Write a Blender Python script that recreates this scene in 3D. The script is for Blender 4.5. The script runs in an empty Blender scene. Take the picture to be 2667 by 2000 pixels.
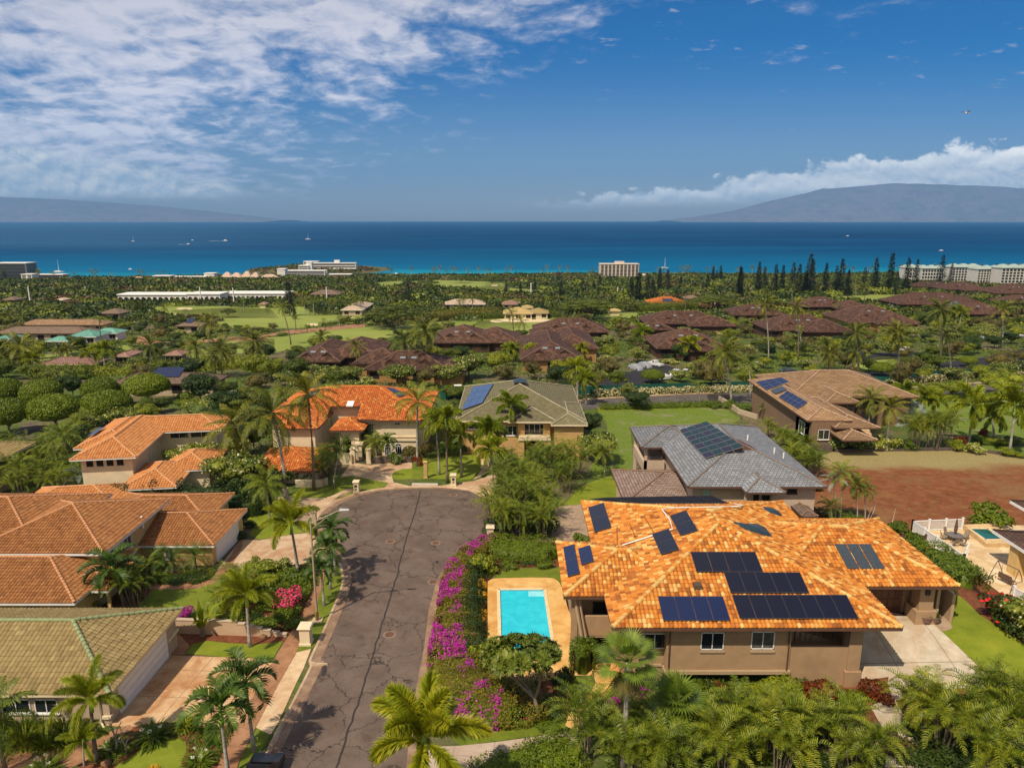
import bpy,math,random
import numpy as np
from mathutils import Vector,Matrix
R=math.radians
sc=bpy.context.scene
COL=sc.collection
# ---------------------------------------------------------------- camera, sky, sun
F=1851.0;PITCH=math.atan(428/1851);CAMZ=32.0;S=0.049;SEA=-56.4;COAST=1150.0
cam=bpy.data.objects.new('camera',bpy.data.cameras.new('camera'));COL.objects.link(cam)
cam.location=(0,0,CAMZ);cam.rotation_euler=(math.pi/2-PITCH,0,0)
cam.data.sensor_width=36;cam.data.lens=36*F/2667;cam.data.clip_start=.5;cam.data.clip_end=120000
sc.camera=cam
SUN_EL,SUN_AZ=R(55),R(218) # azimuth clockwise from +Y (view direction)
world=bpy.data.worlds.new('World');sc.world=world;world.use_nodes=True
sun=bpy.data.objects.new('sun',bpy.data.lights.new('sun','SUN'));COL.objects.link(sun)
sun.data.energy=5.0;sun.data.angle=R(.5);sun.data.color=(1,.87,.69)
sd=Vector((math.sin(SUN_AZ)*math.cos(SUN_EL),math.cos(SUN_AZ)*math.cos(SUN_EL),math.sin(SUN_EL)))
sun.rotation_euler=sd.to_track_quat('Z','Y').to_euler();sun.location=(-40,-40,90)
sc.view_settings.view_transform='Standard';sc.view_settings.look='None'
sc.view_settings.exposure=0.0;sc.view_settings.gamma=1
sc.cycles.max_bounces=5;sc.cycles.diffuse_bounces=2;sc.cycles.glossy_bounces=2
sc.cycles.transmission_bounces=3;sc.cycles.transparent_max_bounces=4;sc.cycles.volume_bounces=0
sc.cycles.use_denoising=True;sc.cycles.caustics_reflective=False;sc.cycles.caustics_refractive=False

class NT:
    "tiny node-tree helper"
    def __init__(s,t):s.t=t;s.n=t.nodes;s.l=t.links;s.n.clear()
    def a(s,typ,**k):
        n=s.n.new(typ)
        for q,v in k.items():
            if q.startswith('i_'):
                key=q[2:];key=int(key) if key.isdigit() else key.replace('_',' ')
                s.put(n.inputs[key],v)
            else:setattr(n,q,v)
        return n
    def put(s,sock,v):
        if isinstance(v,bpy.types.NodeSocket):s.l.new(v,sock)
        elif isinstance(v,bpy.types.Node):s.l.new(v.outputs[0],sock)
        else:
            if isinstance(v,tuple) and len(v)==3 and sock.type=='RGBA':v=(*v,1)
            sock.default_value=v
    def math(s,op,a,b=0.0,c=None,clamp=False):
        n=s.n.new('ShaderNodeMath');n.operation=op;n.use_clamp=clamp
        s.put(n.inputs[0],a);s.put(n.inputs[1],b)
        if c is not None:s.put(n.inputs[2],c)
        return n.outputs[0]
    def mix(s,f,a,b,mode='MIX'):
        n=s.n.new('ShaderNodeMix');n.data_type='RGBA';n.blend_type=mode;n.clamp_factor=True
        s.put(n.inputs[0],f);s.put(n.inputs[6],a);s.put(n.inputs[7],b);return n.outputs[2]
    def sm(s,x,lo,hi):
        n=s.n.new('ShaderNodeMapRange');n.interpolation_type='SMOOTHSTEP'
        s.put(n.inputs[0],x);s.put(n.inputs[1],lo);s.put(n.inputs[2],hi);return n.outputs[0]
    def noise(s,vec,scale,det=4,rough=.55,dist=0.0,out=0):
        n=s.a('ShaderNodeTexNoise',i_Scale=scale,i_Detail=det,i_Roughness=rough,i_Distortion=dist)
        if vec is not None:s.put(n.inputs['Vector'],vec)
        return n.outputs[out]
    def ramp(s,f,stops,interp='LINEAR'):
        n=s.n.new('ShaderNodeValToRGB');s.put(n.inputs[0],f);cr=n.color_ramp;cr.interpolation=interp
        while len(cr.elements) < len(stops):cr.elements.new(.5)
        for e,(p,c) in zip(cr.elements,stops):e.position=p;e.color=(*c,1)
        return n.outputs[0]
    def scalev(s,vec,sc3):
        n=s.n.new('ShaderNodeMapping');s.put(n.inputs[0],vec);n.inputs['Scale'].default_value=sc3;return n.outputs[0]

# sky: Nishita light with procedural cloud layers in direction space
t=NT(world.node_tree)
sky=t.a('ShaderNodeTexSky');sky.sky_type='NISHITA';sky.sun_disc=False
sky.sun_elevation=SUN_EL;sky.sun_rotation=SUN_AZ;sky.altitude=100;sky.air_density=1.0;sky.dust_density=.6;sky.ozone_density=3.0
tc=t.a('ShaderNodeTexCoord')
sep=t.a('ShaderNodeSeparateXYZ',i_0=tc.outputs['Generated'])
X,Y,Z=sep.outputs
yy=t.math('MAXIMUM',Y,.05)
az=t.math('DIVIDE',X,yy) # tan of bearing from the sea direction
el=t.math('DIVIDE',Z,yy) # tan of elevation
front=t.sm(Y,.05,.3)
skycol=t.mix(1.0,sky.outputs[0],t.mix(t.sm(el,-.02,.24),(1.08,1.0,1.12),(0,.49,1.0)),'MULTIPLY')
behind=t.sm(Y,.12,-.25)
# high layer (perspective plane)
zz=t.math('MAXIMUM',t.math('ADD',Z,.22),.05)
cv=t.a('ShaderNodeCombineXYZ',i_0=t.math('DIVIDE',X,zz),i_1=t.math('MULTIPLY',t.math('DIVIDE',Y,zz),1.0),i_2=0.0)
wv=t.a('ShaderNodeVectorMath',operation='ADD');t.put(wv.inputs[0],cv.outputs[0])
wn=t.a('ShaderNodeVectorMath',operation='SCALE');t.put(wn.inputs[0],t.noise(cv.outputs[0],2.2,3,out=1));wn.inputs['Scale'].default_value=.22
t.put(wv.inputs[1],wn.outputs[0])
big=t.noise(wv.outputs[0],1.5,3,.5)
fine=t.noise(wv.outputs[0],15,7,.62)
dens=t.math('ADD',t.math('ADD',t.math('MULTIPLY',big,.34),t.math('MULTIPLY',t.noise(wv.outputs[0],6.5,4,.55),.50)),t.math('MULTIPLY',fine,.28))
# where the layer lives: upper left, a tongue reaching right at el ~.35
edge=t.math('SUBTRACT',az,t.math('ADD',-.32,t.math('MULTIPLY',t.math('MINIMUM',el,.6),1.75)))
cover=t.math('SUBTRACT',1.0,t.sm(edge,-.40,.26))
tongue=t.math('MULTIPLY',t.math('SUBTRACT',1.0,t.sm(az,-.05,.30)),t.math('SUBTRACT',1.0,t.sm(t.math('ABSOLUTE',t.math('SUBTRACT',el,.27)),.02,.10)))
lowveil=t.math('MULTIPLY',t.math('SUBTRACT',1.0,t.sm(az,-.75,-.05)),t.math('SUBTRACT',1.0,t.sm(el,.05,.2)))
thr=t.math('SUBTRACT',.69,t.math('ADD',t.math('MULTIPLY',cover,.25),t.math('ADD',t.math('MULTIPLY',tongue,.07),t.math('MULTIPLY',lowveil,.10))))
a1=t.sm(dens,t.math('SUBTRACT',thr,.03),t.math('ADD',thr,.22))
topfade=t.sm(el,.015,.06)
a1=t.math('MULTIPLY',t.math('MULTIPLY',a1,topfade),.93)
cv2=t.a('ShaderNodeVectorMath',operation='ADD',i_0=wv.outputs[0]);cv2.inputs[1].default_value=(.03,-.05,0)
thick=t.math('ADD',t.math('ADD',.35,t.math('MULTIPLY',t.math('SUBTRACT',t.noise(wv.outputs[0],6.5,6,.6),t.noise(cv2.outputs[0],6.5,6,.6)),3.2)),t.math('MULTIPLY',t.sm(dens,thr,t.math('ADD',thr,.3)),.45),clamp=True)
# small scattered puffs on the right side
puffn=t.noise(t.scalev(cv.outputs[0],(1.0,1.5,1)),8,6,.62)
puffm=t.math('SUBTRACT',1.0,t.sm(t.math('ABSOLUTE',t.math('SUBTRACT',el,.235)),.03,.10))
a2=t.math('MULTIPLY',t.math('MULTIPLY',t.sm(puffn,.60,.70),puffm),.6)
# cumulus caps over the two far islands, drawn with height-dependent noise in (bearing, elevation)
ce=t.a('ShaderNodeCombineXYZ',i_0=t.math('MULTIPLY',az,1.0),i_1=t.math('MULTIPLY',el,1.5),i_2=0.0)
n1=t.noise(ce.outputs[0],26,7,.62,.25)
n1b=t.noise(t.scalev(ce.outputs[0],(1,1,1)),9,5,.6)
ce2=t.a('ShaderNodeCombineXYZ',i_0=t.math('SUBTRACT',az,.004),i_1=t.math('ADD',t.math('MULTIPLY',el,1.5),.012),i_2=0.0)
n2=t.noise(ce2.outputs[0],26,7,.62,.25)
bump=t.math('ADD',t.math('SUBTRACT',n1,.5),t.math('MULTIPLY',t.math('SUBTRACT',n1b,.5),.9))
# right cap: top height rises with bearing
rt=t.math('ADD',t.math('MULTIPLY',t.sm(az,-.05,.80),.078),.026)
rt=t.math('ADD',rt,t.math('MULTIPLY',t.math('SUBTRACT',t.noise(t.a('ShaderNodeCombineXYZ',i_0=az,i_1=0.0,i_2=3.0).outputs[0],6,2),.5),.035))
rbase=t.math('ADD',.020,t.math('MULTIPLY',t.sm(az,-.02,.6),.012))
rtop=t.math('ADD',rt,t.math('MULTIPLY',bump,.055))
up=t.math('SUBTRACT',1.0,t.sm(el,t.math('SUBTRACT',rtop,.006),t.math('ADD',rtop,.003)))
dn=t.sm(el,t.math('SUBTRACT',rbase,.012),t.math('ADD',rbase,t.math('ADD',.012,t.math('MULTIPLY',bump,.03))))
a3=t.math('MULTIPLY',t.math('MULTIPLY',up,dn),t.math('MULTIPLY',t.sm(az,-.03,.18),front))
# left cap low over the near-horizon island
lt=t.math('ADD',.115,t.math('MULTIPLY',t.sm(az,-.72,-.12),-.10))
ltop=t.math('ADD',lt,t.math('MULTIPLY',bump,.05))
upl=t.math('SUBTRACT',1.0,t.sm(el,t.math('SUBTRACT',ltop,.035),ltop))
dnl=t.sm(el,.024,.040)
a4=t.math('MULTIPLY',t.math('MULTIPLY',upl,dnl),t.math('MULTIPLY',t.math('SUBTRACT',1.0,t.sm(az,-.45,-.20)),front))
a4=t.math('MULTIPLY',a4,.92)
light3=t.math('ADD',.5,t.math('MULTIPLY',t.math('SUBTRACT',n1,n2),3.4),clamp=True)
h3=t.math('DIVIDE',t.math('SUBTRACT',el,rbase),.06,clamp=True)
lit3=t.math('ADD',t.math('MULTIPLY',light3,.55),t.math('MULTIPLY',h3,.5),clamp=True)
CW=1.0
boost=t.math('ADD',1.15,t.math('MULTIPLY',t.math('SUBTRACT',1.0,t.sm(el,.03,.34)),.55))
bv=lambda c:t.mix(1.0,c,t.a('ShaderNodeCombineColor',i_0=boost,i_1=boost,i_2=boost).outputs[0],'MULTIPLY')
c_hi=t.mix(thick,(4.6,5.0,6.5),(8.0,7.7,8.3))
c_cu=t.mix(lit3,(8.0,9.4,11),(22,21,19))
col=t.mix(a1,skycol,bv(c_hi))
col=t.mix(a2,col,(6.0,6.4,7.4))
col=t.mix(a4,col,t.mix(light3,(7.8,9.0,10.4),(17,16.3,14.8)))
col=t.mix(a3,col,c_cu)
col=t.mix(t.math('MULTIPLY',behind,.75),col,(8.6,7.9,6.9))  # unseen warm cloud glow behind the camera, added as fill light
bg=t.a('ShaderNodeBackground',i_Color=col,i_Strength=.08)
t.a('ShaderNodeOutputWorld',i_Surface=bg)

# ---------------------------------------------------------------- drafting helpers
CR=dict(a=(0,1200,2.0733),b=(800,1200,2.074),c=(1400,1200,2.074),d=(1967,1200,2.074),e=(0,860,3.16),f=(600,900,3.16),
          g=(1150,900,2.949),h=(1850,900,2.7075),i=(0,560,3.16),j=(600,560,3.16),k=(1250,560,3.16),l=(1900,560,2.884),
          m=(1430,1280,3.881),n=(1950,1280,3.881),o=(2267,1280,4.1475),w=(0,0,.82943))
def ray(cr,x,y):
    cx,cy,s=CR[cr];X=(cx+x/s-1333.5)/F;b=(1000-cy-y/s)/F
    return Vector((X,math.cos(PITCH)+b*math.sin(PITCH),-math.sin(PITCH)+b*math.cos(PITCH)))
def sm01(t):t=max(0.0,min(1.0,t));return t*t*(3-2*t)
def hT(x,y):
    "graded terrace that carries the right-hand driveway up to the garage"
    return 2.0*sm01((y-45.5)/8.5)*sm01((x-24.5)/3)*(1-sm01((y-61)/9))*(1-sm01((x-41)/5))
def coast_y(x):return COAST-70*max(0,min(1,(-x-260)/300))+14*math.sin(x*.011)+30*max(0,min(1,(x-200)/500))
def coast_z(x,y):
    z=-S*y;c=coast_y(x)
    if y > 860:e=(y-860)/(c-860);z=-S*860+(SEA+.6+S*860)*min(e,1.0)-(max(0,y-c)*.12)
    return z
def gz(x,y):return coast_z(x,y) if y > 860 else (-S*y+hT(x,y) if y < 72 and x > 24 else -S*y)
def G(cr,x,y,h=0.0):
    "surveyed point: where a sight line meets the hillside raised by h"
    d=ray(cr,x,y);lo=15.0;Y=15.0
    def f(Y):k=Y/d.y;return CAMZ+k*d.z-gz(k*d.x,Y)-h
    while Y < 1500:
        Y2=Y*1.06
        if f(Y2) < 0:break
        Y=Y2
    a,b=Y,Y*1.06
    for _ in range(22):
        m_=(a+b)/2
        if f(m_) > 0:a=m_
        else:b=m_
    k=a/d.y;return Vector((k*d.x,a,CAMZ+k*d.z))
def Zp(cr,x,y,z):
    d=ray(cr,x,y);k=(z-CAMZ)/d.z;return Vector((k*d.x,k*d.y,z))
def Yp(cr,x,y,Y):
    d=ray(cr,x,y);k=Y/d.y;return Vector((k*d.x,Y,CAMZ+k*d.z))
def Xp(cr,x,y,X):
    d=ray(cr,x,y);k=X/d.x;return Vector((X,k*d.y,CAMZ+k*d.z))
def onplane(cr,x,y,p0,n):
    d=ray(cr,x,y);o=Vector((0,0,CAMZ));k=(Vector(p0)-o).dot(n)/d.dot(n);return o+d*k
def T(cr,bx,by,ty):
    "base point and height of something whose foot and top are seen"
    b=G(cr,bx,by);d=ray(cr,bx,ty);return b,CAMZ+d.z/d.y*b.y-b.z
def pip(x,y,poly):
    c=False;j=len(poly)-1
    for i in range(len(poly)):
        xi,yi=poly[i][0],poly[i][1];xj,yj=poly[j][0],poly[j][1]
        if (yi > y) !=(yj > y) and x < (xj-xi)*(y-yi)/(yj-yi)+xi:c=not c
        j=i
    return c
def pipv(P,poly):
    x,y=P[:,0],P[:,1];c=np.zeros(len(P),bool);j=len(poly)-1
    for i in range(len(poly)):
        xi,yi=poly[i][0],poly[i][1];xj,yj=poly[j][0],poly[j][1]
        if yi !=yj:c ^=((yi > y) !=(yj > y)) & (x < (xj-xi)*(y-yi)/(yj-yi)+xi)
        j=i
    return c
def catmull(P,closed=False,n=6):
    P=[Vector(p) for p in P];out=[];N=len(P)
    for i in range(N if closed else N-1):
        p=[P[(i+k) % N] if closed else P[min(max(i+k,0),N-1)] for k in (-1,0,1,2)]
        for q in range(n):
            u=q/n
            out.append(.5*((2*p[1])+(p[2]-p[0])*u+(2*p[0]-5*p[1]+4*p[2]-p[3])*u*u+(3*p[1]-p[0]-3*p[2]+p[3])*u**3))
    if not closed:out.append(P[-1])
    return out

class MB:
    def __init__(s):s.v=[];s.f=[];s.m=[];s.t=[]
    def add(s,vs,fs,m=0,tint=0.5):
        o=len(s.v);s.v +=[tuple(v) for v in vs]
        for f in fs:s.f.append([i+o for i in f]);s.m.append(m);s.t.append(tint)
    def box(s,x0,x1,y0,y1,z0,z1,m=0,M=None,tint=.5):
        v=[Vector((x,y,z)) for z in (z0,z1) for x,y in ((x0,y0),(x1,y0),(x1,y1),(x0,y1))]
        if M is not None:v=[M @ p for p in v]
        s.add(v,[(3,2,1,0),(4,5,6,7),(0,1,5,4),(1,2,6,5),(2,3,7,6),(3,0,4,7)],m,tint)
    def prism(s,pts,z0,z1,m=0):
        "pts: plan polygon; z0,z1 numbers, or None to follow pts' own z plus offsets"
        n=len(pts);a=[(p[0],p[1],z0) for p in pts];b=[(p[0],p[1],z1) for p in pts]
        s.add(a+b,[tuple(range(n-1,-1,-1)),tuple(range(n,2*n))]+[(i,(i+1) % n,n+(i+1) % n,n+i) for i in range(n)],m)
    def hull(s,low,high,m=0):
        n=len(low)
        s.add(list(low)+list(high),[tuple(range(n-1,-1,-1)),tuple(range(n,2*n))]+[(i,(i+1) % n,n+(i+1) % n,n+i) for i in range(n)],m)
    def beam(s,p,q,w,h,m=0,up=(0,0,1),tint=.5):
        p=Vector(p);q=Vector(q);d=(q-p).normalized();sd_=d.cross(Vector(up))
        if sd_.length < 1e-4:sd_=Vector((1,0,0))
        sd_.normalize();u=sd_.cross(d)
        c=[(-w/2,-h/2),(w/2,-h/2),(w/2,h/2),(-w/2,h/2)]
        v=[p+sd_*a+u*b for a,b in c]+[q+sd_*a+u*b for a,b in c]
        s.add(v,[(3,2,1,0),(4,5,6,7),(0,1,5,4),(1,2,6,5),(2,3,7,6),(3,0,4,7)],m,tint)
    def tube(s,pts,rad,n=7,m=0,cap=True):
        pts=[Vector(p) for p in pts];o=len(s.v);k=len(pts)
        if not hasattr(rad,'__len__'):rad=[rad]*k
        for i,p in enumerate(pts):
            d=(pts[min(i+1,k-1)]-pts[max(i-1,0)]).normalized()
            a=d.cross(Vector((0,0,1)));
            if a.length < 1e-3:a=Vector((1,0,0))
            a.normalize();b=a.cross(d)
            for j in range(n):
                th=2*math.pi*j/n;s.v.append(tuple(p+a*math.cos(th)*rad[i]+b*math.sin(th)*rad[i]))
        for i in range(k-1):
            for j in range(n):
                s.f.append([o+i*n+j,o+i*n+(j+1) % n,o+(i+1)*n+(j+1) % n,o+(i+1)*n+j]);s.m.append(m);s.t.append(.5)
        if cap:
            s.f.append([o+(k-1)*n+j for j in range(n)]);s.m.append(m);s.t.append(.5)
            s.f.append([o+j for j in range(n)][::-1]);s.m.append(m);s.t.append(.5)
    def lathe(s,prof,c=(0,0,0),n=12,m=0):
        o=len(s.v);c=Vector(c)
        for r,z in prof:
            for j in range(n):
                th=2*math.pi*j/n;s.v.append((c.x+r*math.cos(th),c.y+r*math.sin(th),c.z+z))
        for i in range(len(prof)-1):
            for j in range(n):
                s.f.append([o+i*n+j,o+i*n+(j+1) % n,o+(i+1)*n+(j+1) % n,o+(i+1)*n+j]);s.m.append(m);s.t.append(.5)
        s.f.append([o+(len(prof)-1)*n+j for j in range(n)]);s.m.append(m);s.t.append(.5)
    def mesh(s,name,mats,smooth=False):
        me=bpy.data.meshes.new(name);me.from_pydata(s.v,[],s.f)
        for mt in (mats if isinstance(mats,(list,tuple)) else [mats]):me.materials.append(mt)
        if any(s.m):me.polygons.foreach_set('material_index',s.m)
        if len(set(s.t)) > 1:
            at=me.attributes.new('tint','FLOAT','FACE');at.data.foreach_set('value',s.t)
        if smooth:me.polygons.foreach_set('use_smooth',[True]*len(s.f))
        return me
    def build(s,name,mats,parent=None,smooth=False):
        return link(name,s.mesh(name,mats,smooth),parent)
def link(name,me,parent=None):
    o=bpy.data.objects.new(name,me);COL.objects.link(o)
    if parent is not None:
        o.parent=parent;o.matrix_parent_inverse=Matrix.LocRotScale(parent.location,parent.rotation_euler,parent.scale).inverted()
    return o
def tag(o,label=None,cat=None,group=None,kind=None):
    if label:o['label']=label
    if cat:o['category']=cat
    if group:o['group']=group
    if kind:o['kind']=kind
    return o
def thing(name,loc,label,cat,group=None,rz=0):
    o=bpy.data.objects.new(name,None);COL.objects.link(o);o.location=loc;o.rotation_euler.z=rz
    o.empty_display_size=.2
    return tag(o,label,cat,group)
def child(name,me,parent,loc=(0,0,0),rot=(0,0,0),scale=(1,1,1)):
    "child placed in its parent's own frame"
    o=bpy.data.objects.new(name,me);COL.objects.link(o);o.parent=parent
    o.location=loc;o.rotation_euler=rot;o.scale=scale;return o

# ---------------------------------------------------------------- materials
MATS={}
def mat(name,fn):
    m=bpy.data.materials.new(name);m.use_nodes=True;q=NT(m.node_tree);fn(q);MATS[name]=m;return m
def out(q,sh):q.a('ShaderNodeOutputMaterial',i_Surface=sh)
def plain(name,col,rough=.7,var=.12,scale=2.0,bump=0.0,bscale=20,metal=0.0,spec=.4,dirt=None):
    def fn(q):
        g=q.a('ShaderNodeTexCoord').outputs['Object']
        n=q.noise(g,scale,5,.6)
        lo=tuple(c*(1-var) for c in col);hi=tuple(min(1,c*(1+var)) for c in col)
        c=q.mix(q.sm(n,.3,.7),lo,hi)
        if dirt:c=q.mix(q.math('MULTIPLY',q.sm(q.noise(g,scale*.45,6,.65,.4),.48,.68),dirt[1]),c,dirt[0])
        p=q.a('ShaderNodeBsdfPrincipled',i_Base_Color=c,i_Roughness=rough,i_Metallic=metal)
        p.inputs['Specular IOR Level'].default_value=spec
        if bump:
            b=q.a('ShaderNodeBump',i_Strength=bump,i_Distance=.03,i_Height=q.noise(g,bscale,4));q.put(p.inputs['Normal'],b)
        out(q,p)
    return mat(name,fn)
def leafmat(name,cols,trans=.22,rough=.5,vs=.55,spec=.3,shift=True,iw=.5,dk=.93):
    "leaf material: colour from per-leaf random, per-plant random and slow noise"
    def fn(q):
        ge=q.a('ShaderNodeNewGeometry');ob=q.a('ShaderNodeObjectInfo')
        n=q.noise(ge.outputs['Position'],vs,3,.6)
        f=q.math('ADD',q.math('MULTIPLY',ge.outputs['Random Per Island'],iw),q.math('MULTIPLY',ob.outputs['Random'],.32))
        f=q.math('ADD',f,q.math('MULTIPLY',q.math('SUBTRACT',n,.5),.75),clamp=True)
        cc_=cols if not shift else [(dk*(c_[0]*1.05+c_[1]*.17),dk*c_[1]*.96,dk*c_[2]*.55) for c_ in cols]
        k=len(cc_);c=q.ramp(f,[(i/(k-1),cc) for i,cc in enumerate(cc_)])
        p=q.a('ShaderNodeBsdfPrincipled',i_Base_Color=c,i_Roughness=rough);p.inputs['Specular IOR Level'].default_value=spec
        tr=q.a('ShaderNodeBsdfTranslucent',i_Color=q.mix(1.0,c,(1.0,1.12,.45) if shift else (1.,1.,1.),'MULTIPLY'))
        mx=q.a('ShaderNodeMixShader',i_0=trans);q.l.new(p.outputs[0],mx.inputs[1]);q.l.new(tr.outputs[0],mx.inputs[2])
        out(q,mx)
    return mat(name,fn)
def tilemat(name,stops,rough=.75,nz=.25):
    def fn(q):
        at=q.a('ShaderNodeAttribute',attribute_name='tint')
        g=q.a('ShaderNodeNewGeometry').outputs['Position']
        c=q.ramp(at.outputs['Fac'],stops,'LINEAR')
        c=q.mix(q.math('MULTIPLY',q.sm(q.noise(g,7,4,.6),.35,.75),nz),c,tuple(x*.45 for x in stops[0][1]))
        c=q.mix(q.math('MULTIPLY',q.sm(q.noise(g,.35,4,.6),.45,.75),nz*.8),c,tuple(x*.6 for x in stops[1][1]))
        p=q.a('ShaderNodeBsdfPrincipled',i_Base_Color=c,i_Roughness=rough);p.inputs['Specular IOR Level'].default_value=.25
        out(q,p)
    return mat(name,fn)
# vegetation
L_PALM=leafmat('palm_leaf',[(.035,.075,.010),(.08,.16,.016),(.17,.26,.025),(.33,.36,.05)])
L_DARKPALM=leafmat('dark_palm_leaf',[(.018,.065,.012),(.04,.125,.02),(.10,.21,.03)])
L_FOX=leafmat('foxtail_leaf',[(.05,.12,.008),(.13,.24,.014),(.27,.36,.02),(.42,.38,.04)])
L_FAN=leafmat('fan_leaf',[(.05,.14,.035),(.12,.25,.05),(.28,.38,.11)],rough=.4)
L_ARECA=leafmat('areca_leaf',[(.035,.085,.010),(.085,.17,.014),(.19,.28,.02),(.34,.37,.05)])
L_SILVER=leafmat('silver_leaf',[(.16,.22,.17),(.30,.36,.30),(.42,.46,.40)],trans=.15,shift=False)
L_COCO=leafmat('coconut_leaf',[(.035,.07,.010),(.08,.135,.016),(.18,.23,.03),(.36,.33,.07)])
L_TREE=leafmat('tree_leaf',[(.022,.055,.008),(.055,.115,.012),(.115,.19,.018),(.19,.26,.03)],vs=.35)
L_DARK=leafmat('dark_leaf',[(.012,.038,.010),(.028,.075,.014),(.06,.125,.02)],vs=.35)
L_LIGHT=leafmat('light_leaf',[(.06,.12,.010),(.13,.22,.018),(.24,.34,.03),(.34,.38,.06)],vs=.4)
L_MONKEY=leafmat('canopy_leaf',[(.03,.06,.008),(.07,.125,.010),(.13,.19,.014)],vs=.2)
L_CLIP=leafmat('clipped_leaf',[(.05,.11,.008),(.11,.21,.010),(.20,.31,.016)],vs=1.2)
L_DULL=leafmat('dull_leaf',[(.05,.06,.025),(.11,.12,.045),(.18,.17,.07)],vs=.4)
L_PLUM=leafmat('plumeria_leaf',[(.035,.085,.014),(.085,.16,.025),(.18,.27,.05),(.30,.36,.12)],vs=.5)
L_PINE=leafmat('pine_leaf',[(.010,.028,.010),(.022,.05,.014),(.045,.08,.02)],trans=.1,vs=.2)
L_HEDGE=leafmat('hedge_leaf',[(.035,.09,.010),(.085,.18,.014),(.17,.28,.02)],vs=1.0)
L_OLIVE=leafmat('olive_leaf',[(.05,.07,.010),(.11,.14,.014),(.20,.21,.03),(.24,.15,.05)],vs=1.2)
L_RED=leafmat('red_leaf',[(.10,.012,.012),(.22,.03,.02),(.18,.10,.02),(.30,.08,.02)],vs=1.5)
L_YEL=leafmat('yellow_leaf',[(.30,.20,.015),(.50,.34,.02),(.62,.46,.04),(.16,.22,.02)],vs=1.5)
L_CROT=leafmat('croton_leaf',[(.035,.07,.012),(.12,.02,.012),(.20,.05,.014),(.30,.10,.02)],vs=2)
F_MAG=leafmat('magenta_flower',[(.26,.006,.17),(.46,.012,.32),(.62,.03,.46)],trans=.2,vs=1.5,shift=False)
F_PINK=leafmat('pink_flower',[(.55,.02,.10),(.75,.07,.20),(.80,.16,.16)],trans=.15,shift=False)
F_RED=leafmat('red_flower',[(.55,.01,.01),(.75,.03,.02)],trans=.1,shift=False)
F_WHITE=leafmat('white_flower',[(.75,.72,.55),(.85,.83,.70)],trans=.3,shift=False)
F_CREAM=leafmat('cream_flower',[(.60,.56,.26),(.75,.70,.42)],trans=.3,shift=False)
BARK=plain('bark',(.20,.16,.12),.9,.35,3,.5,14)
PBARK=plain('palm_bark',(.34,.31,.27),.9,.35,3,.6,9,dirt=((.12,.09,.07),.6))
DBARK=plain('dark_palm_bark',(.16,.12,.085),.9,.35,4,.6,10)
GSHAFT=plain('green_crownshaft',(.22,.34,.05),.5,.25,3)
# ---------------------------------------------------------------- plants
rng=np.random.default_rng(7)
random.seed(11)
def npmesh(name,V,Fq,mats,midx=None,smooth=False):
    "V (n,3); Fq list of (k,m) int arrays, all faces of one array the same size"
    me=bpy.data.meshes.new(name);V=np.asarray(V,np.float32)
    Fq=[np.asarray(f,np.int32) for f in Fq if len(f)]
    loops=np.concatenate([f.ravel() for f in Fq]);tot=np.concatenate([np.full(len(f),f.shape[1],np.int32) for f in Fq])
    start=np.concatenate([[0],np.cumsum(tot)[:-1]]).astype(np.int32)
    me.vertices.add(len(V));me.vertices.foreach_set('co',V.ravel())
    me.loops.add(len(loops));me.loops.foreach_set('vertex_index',loops)
    me.polygons.add(len(tot));me.polygons.foreach_set('loop_start',start);me.polygons.foreach_set('loop_total',tot)
    for m in (mats if isinstance(mats,(list,tuple)) else [mats]):me.materials.append(m)
    if midx is not None:me.polygons.foreach_set('material_index',np.asarray(midx,np.int32))
    if smooth:me.polygons.foreach_set('use_smooth',np.ones(len(tot),bool))
    me.update(calc_edges=True);return me
def unit(a):return a/np.maximum(np.linalg.norm(a,axis=-1,keepdims=True),1e-6)
def leafquads(P,D,N,Ln,Wd):
    "diamond leaves at P along D, facing N"
    D=unit(D);N=unit(N-D*np.sum(N*D,-1,keepdims=True));Sd=np.cross(D,N)
    Ln=np.asarray(Ln).reshape(-1,1);Wd=np.asarray(Wd).reshape(-1,1)
    V=np.stack([P,P+D*Ln*.5+Sd*Wd*.5,P+D*Ln,P+D*Ln*.5-Sd*Wd*.5],1).reshape(-1,3)
    return V,np.arange(len(V)).reshape(-1,4)
def blob(lumps,n,leaf,rnd=.5,up=.25,aspect=.5,drng=None,fill=.25,shape=None):
    "leaves on the outsides of overlapping lumps [(cx,cy,cz,rx,ry,rz)]; inner ones are dropped"
    g=drng or rng;L=np.array(lumps,float);ar=(L[:,3]*L[:,4]+L[:,3]*L[:,5]*.9)
    idx=g.choice(len(L),n,p=ar/ar.sum());d=unit(g.normal(size=(n,3)))
    d[:,2]=np.where(d[:,2] < -.35,-d[:,2]*.6,d[:,2]);d=unit(d)
    rad=1-g.random(n)**2*fill
    P=L[idx,:3]+d*L[idx,3:]*rad[:,None]
    keep=np.ones(n,bool)
    for k in range(len(L)):
        q=np.sum(((P-L[k,:3])/L[k,3:])**2,1);keep &=~((q < .62) & (idx !=k))
    P,d=P[keep],d[keep];m=len(P)
    nn=unit(d+g.normal(size=(m,3))*rnd+np.array([0,0,up]))
    dd=unit(np.cross(nn,g.normal(size=(m,3)))+d*.25-np.array([0,0,.25]))
    s=leaf*(.7+.6*g.random(m))
    return leafquads(P-dd*s[:,None]*.5,dd,nn,s,s*aspect)
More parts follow.
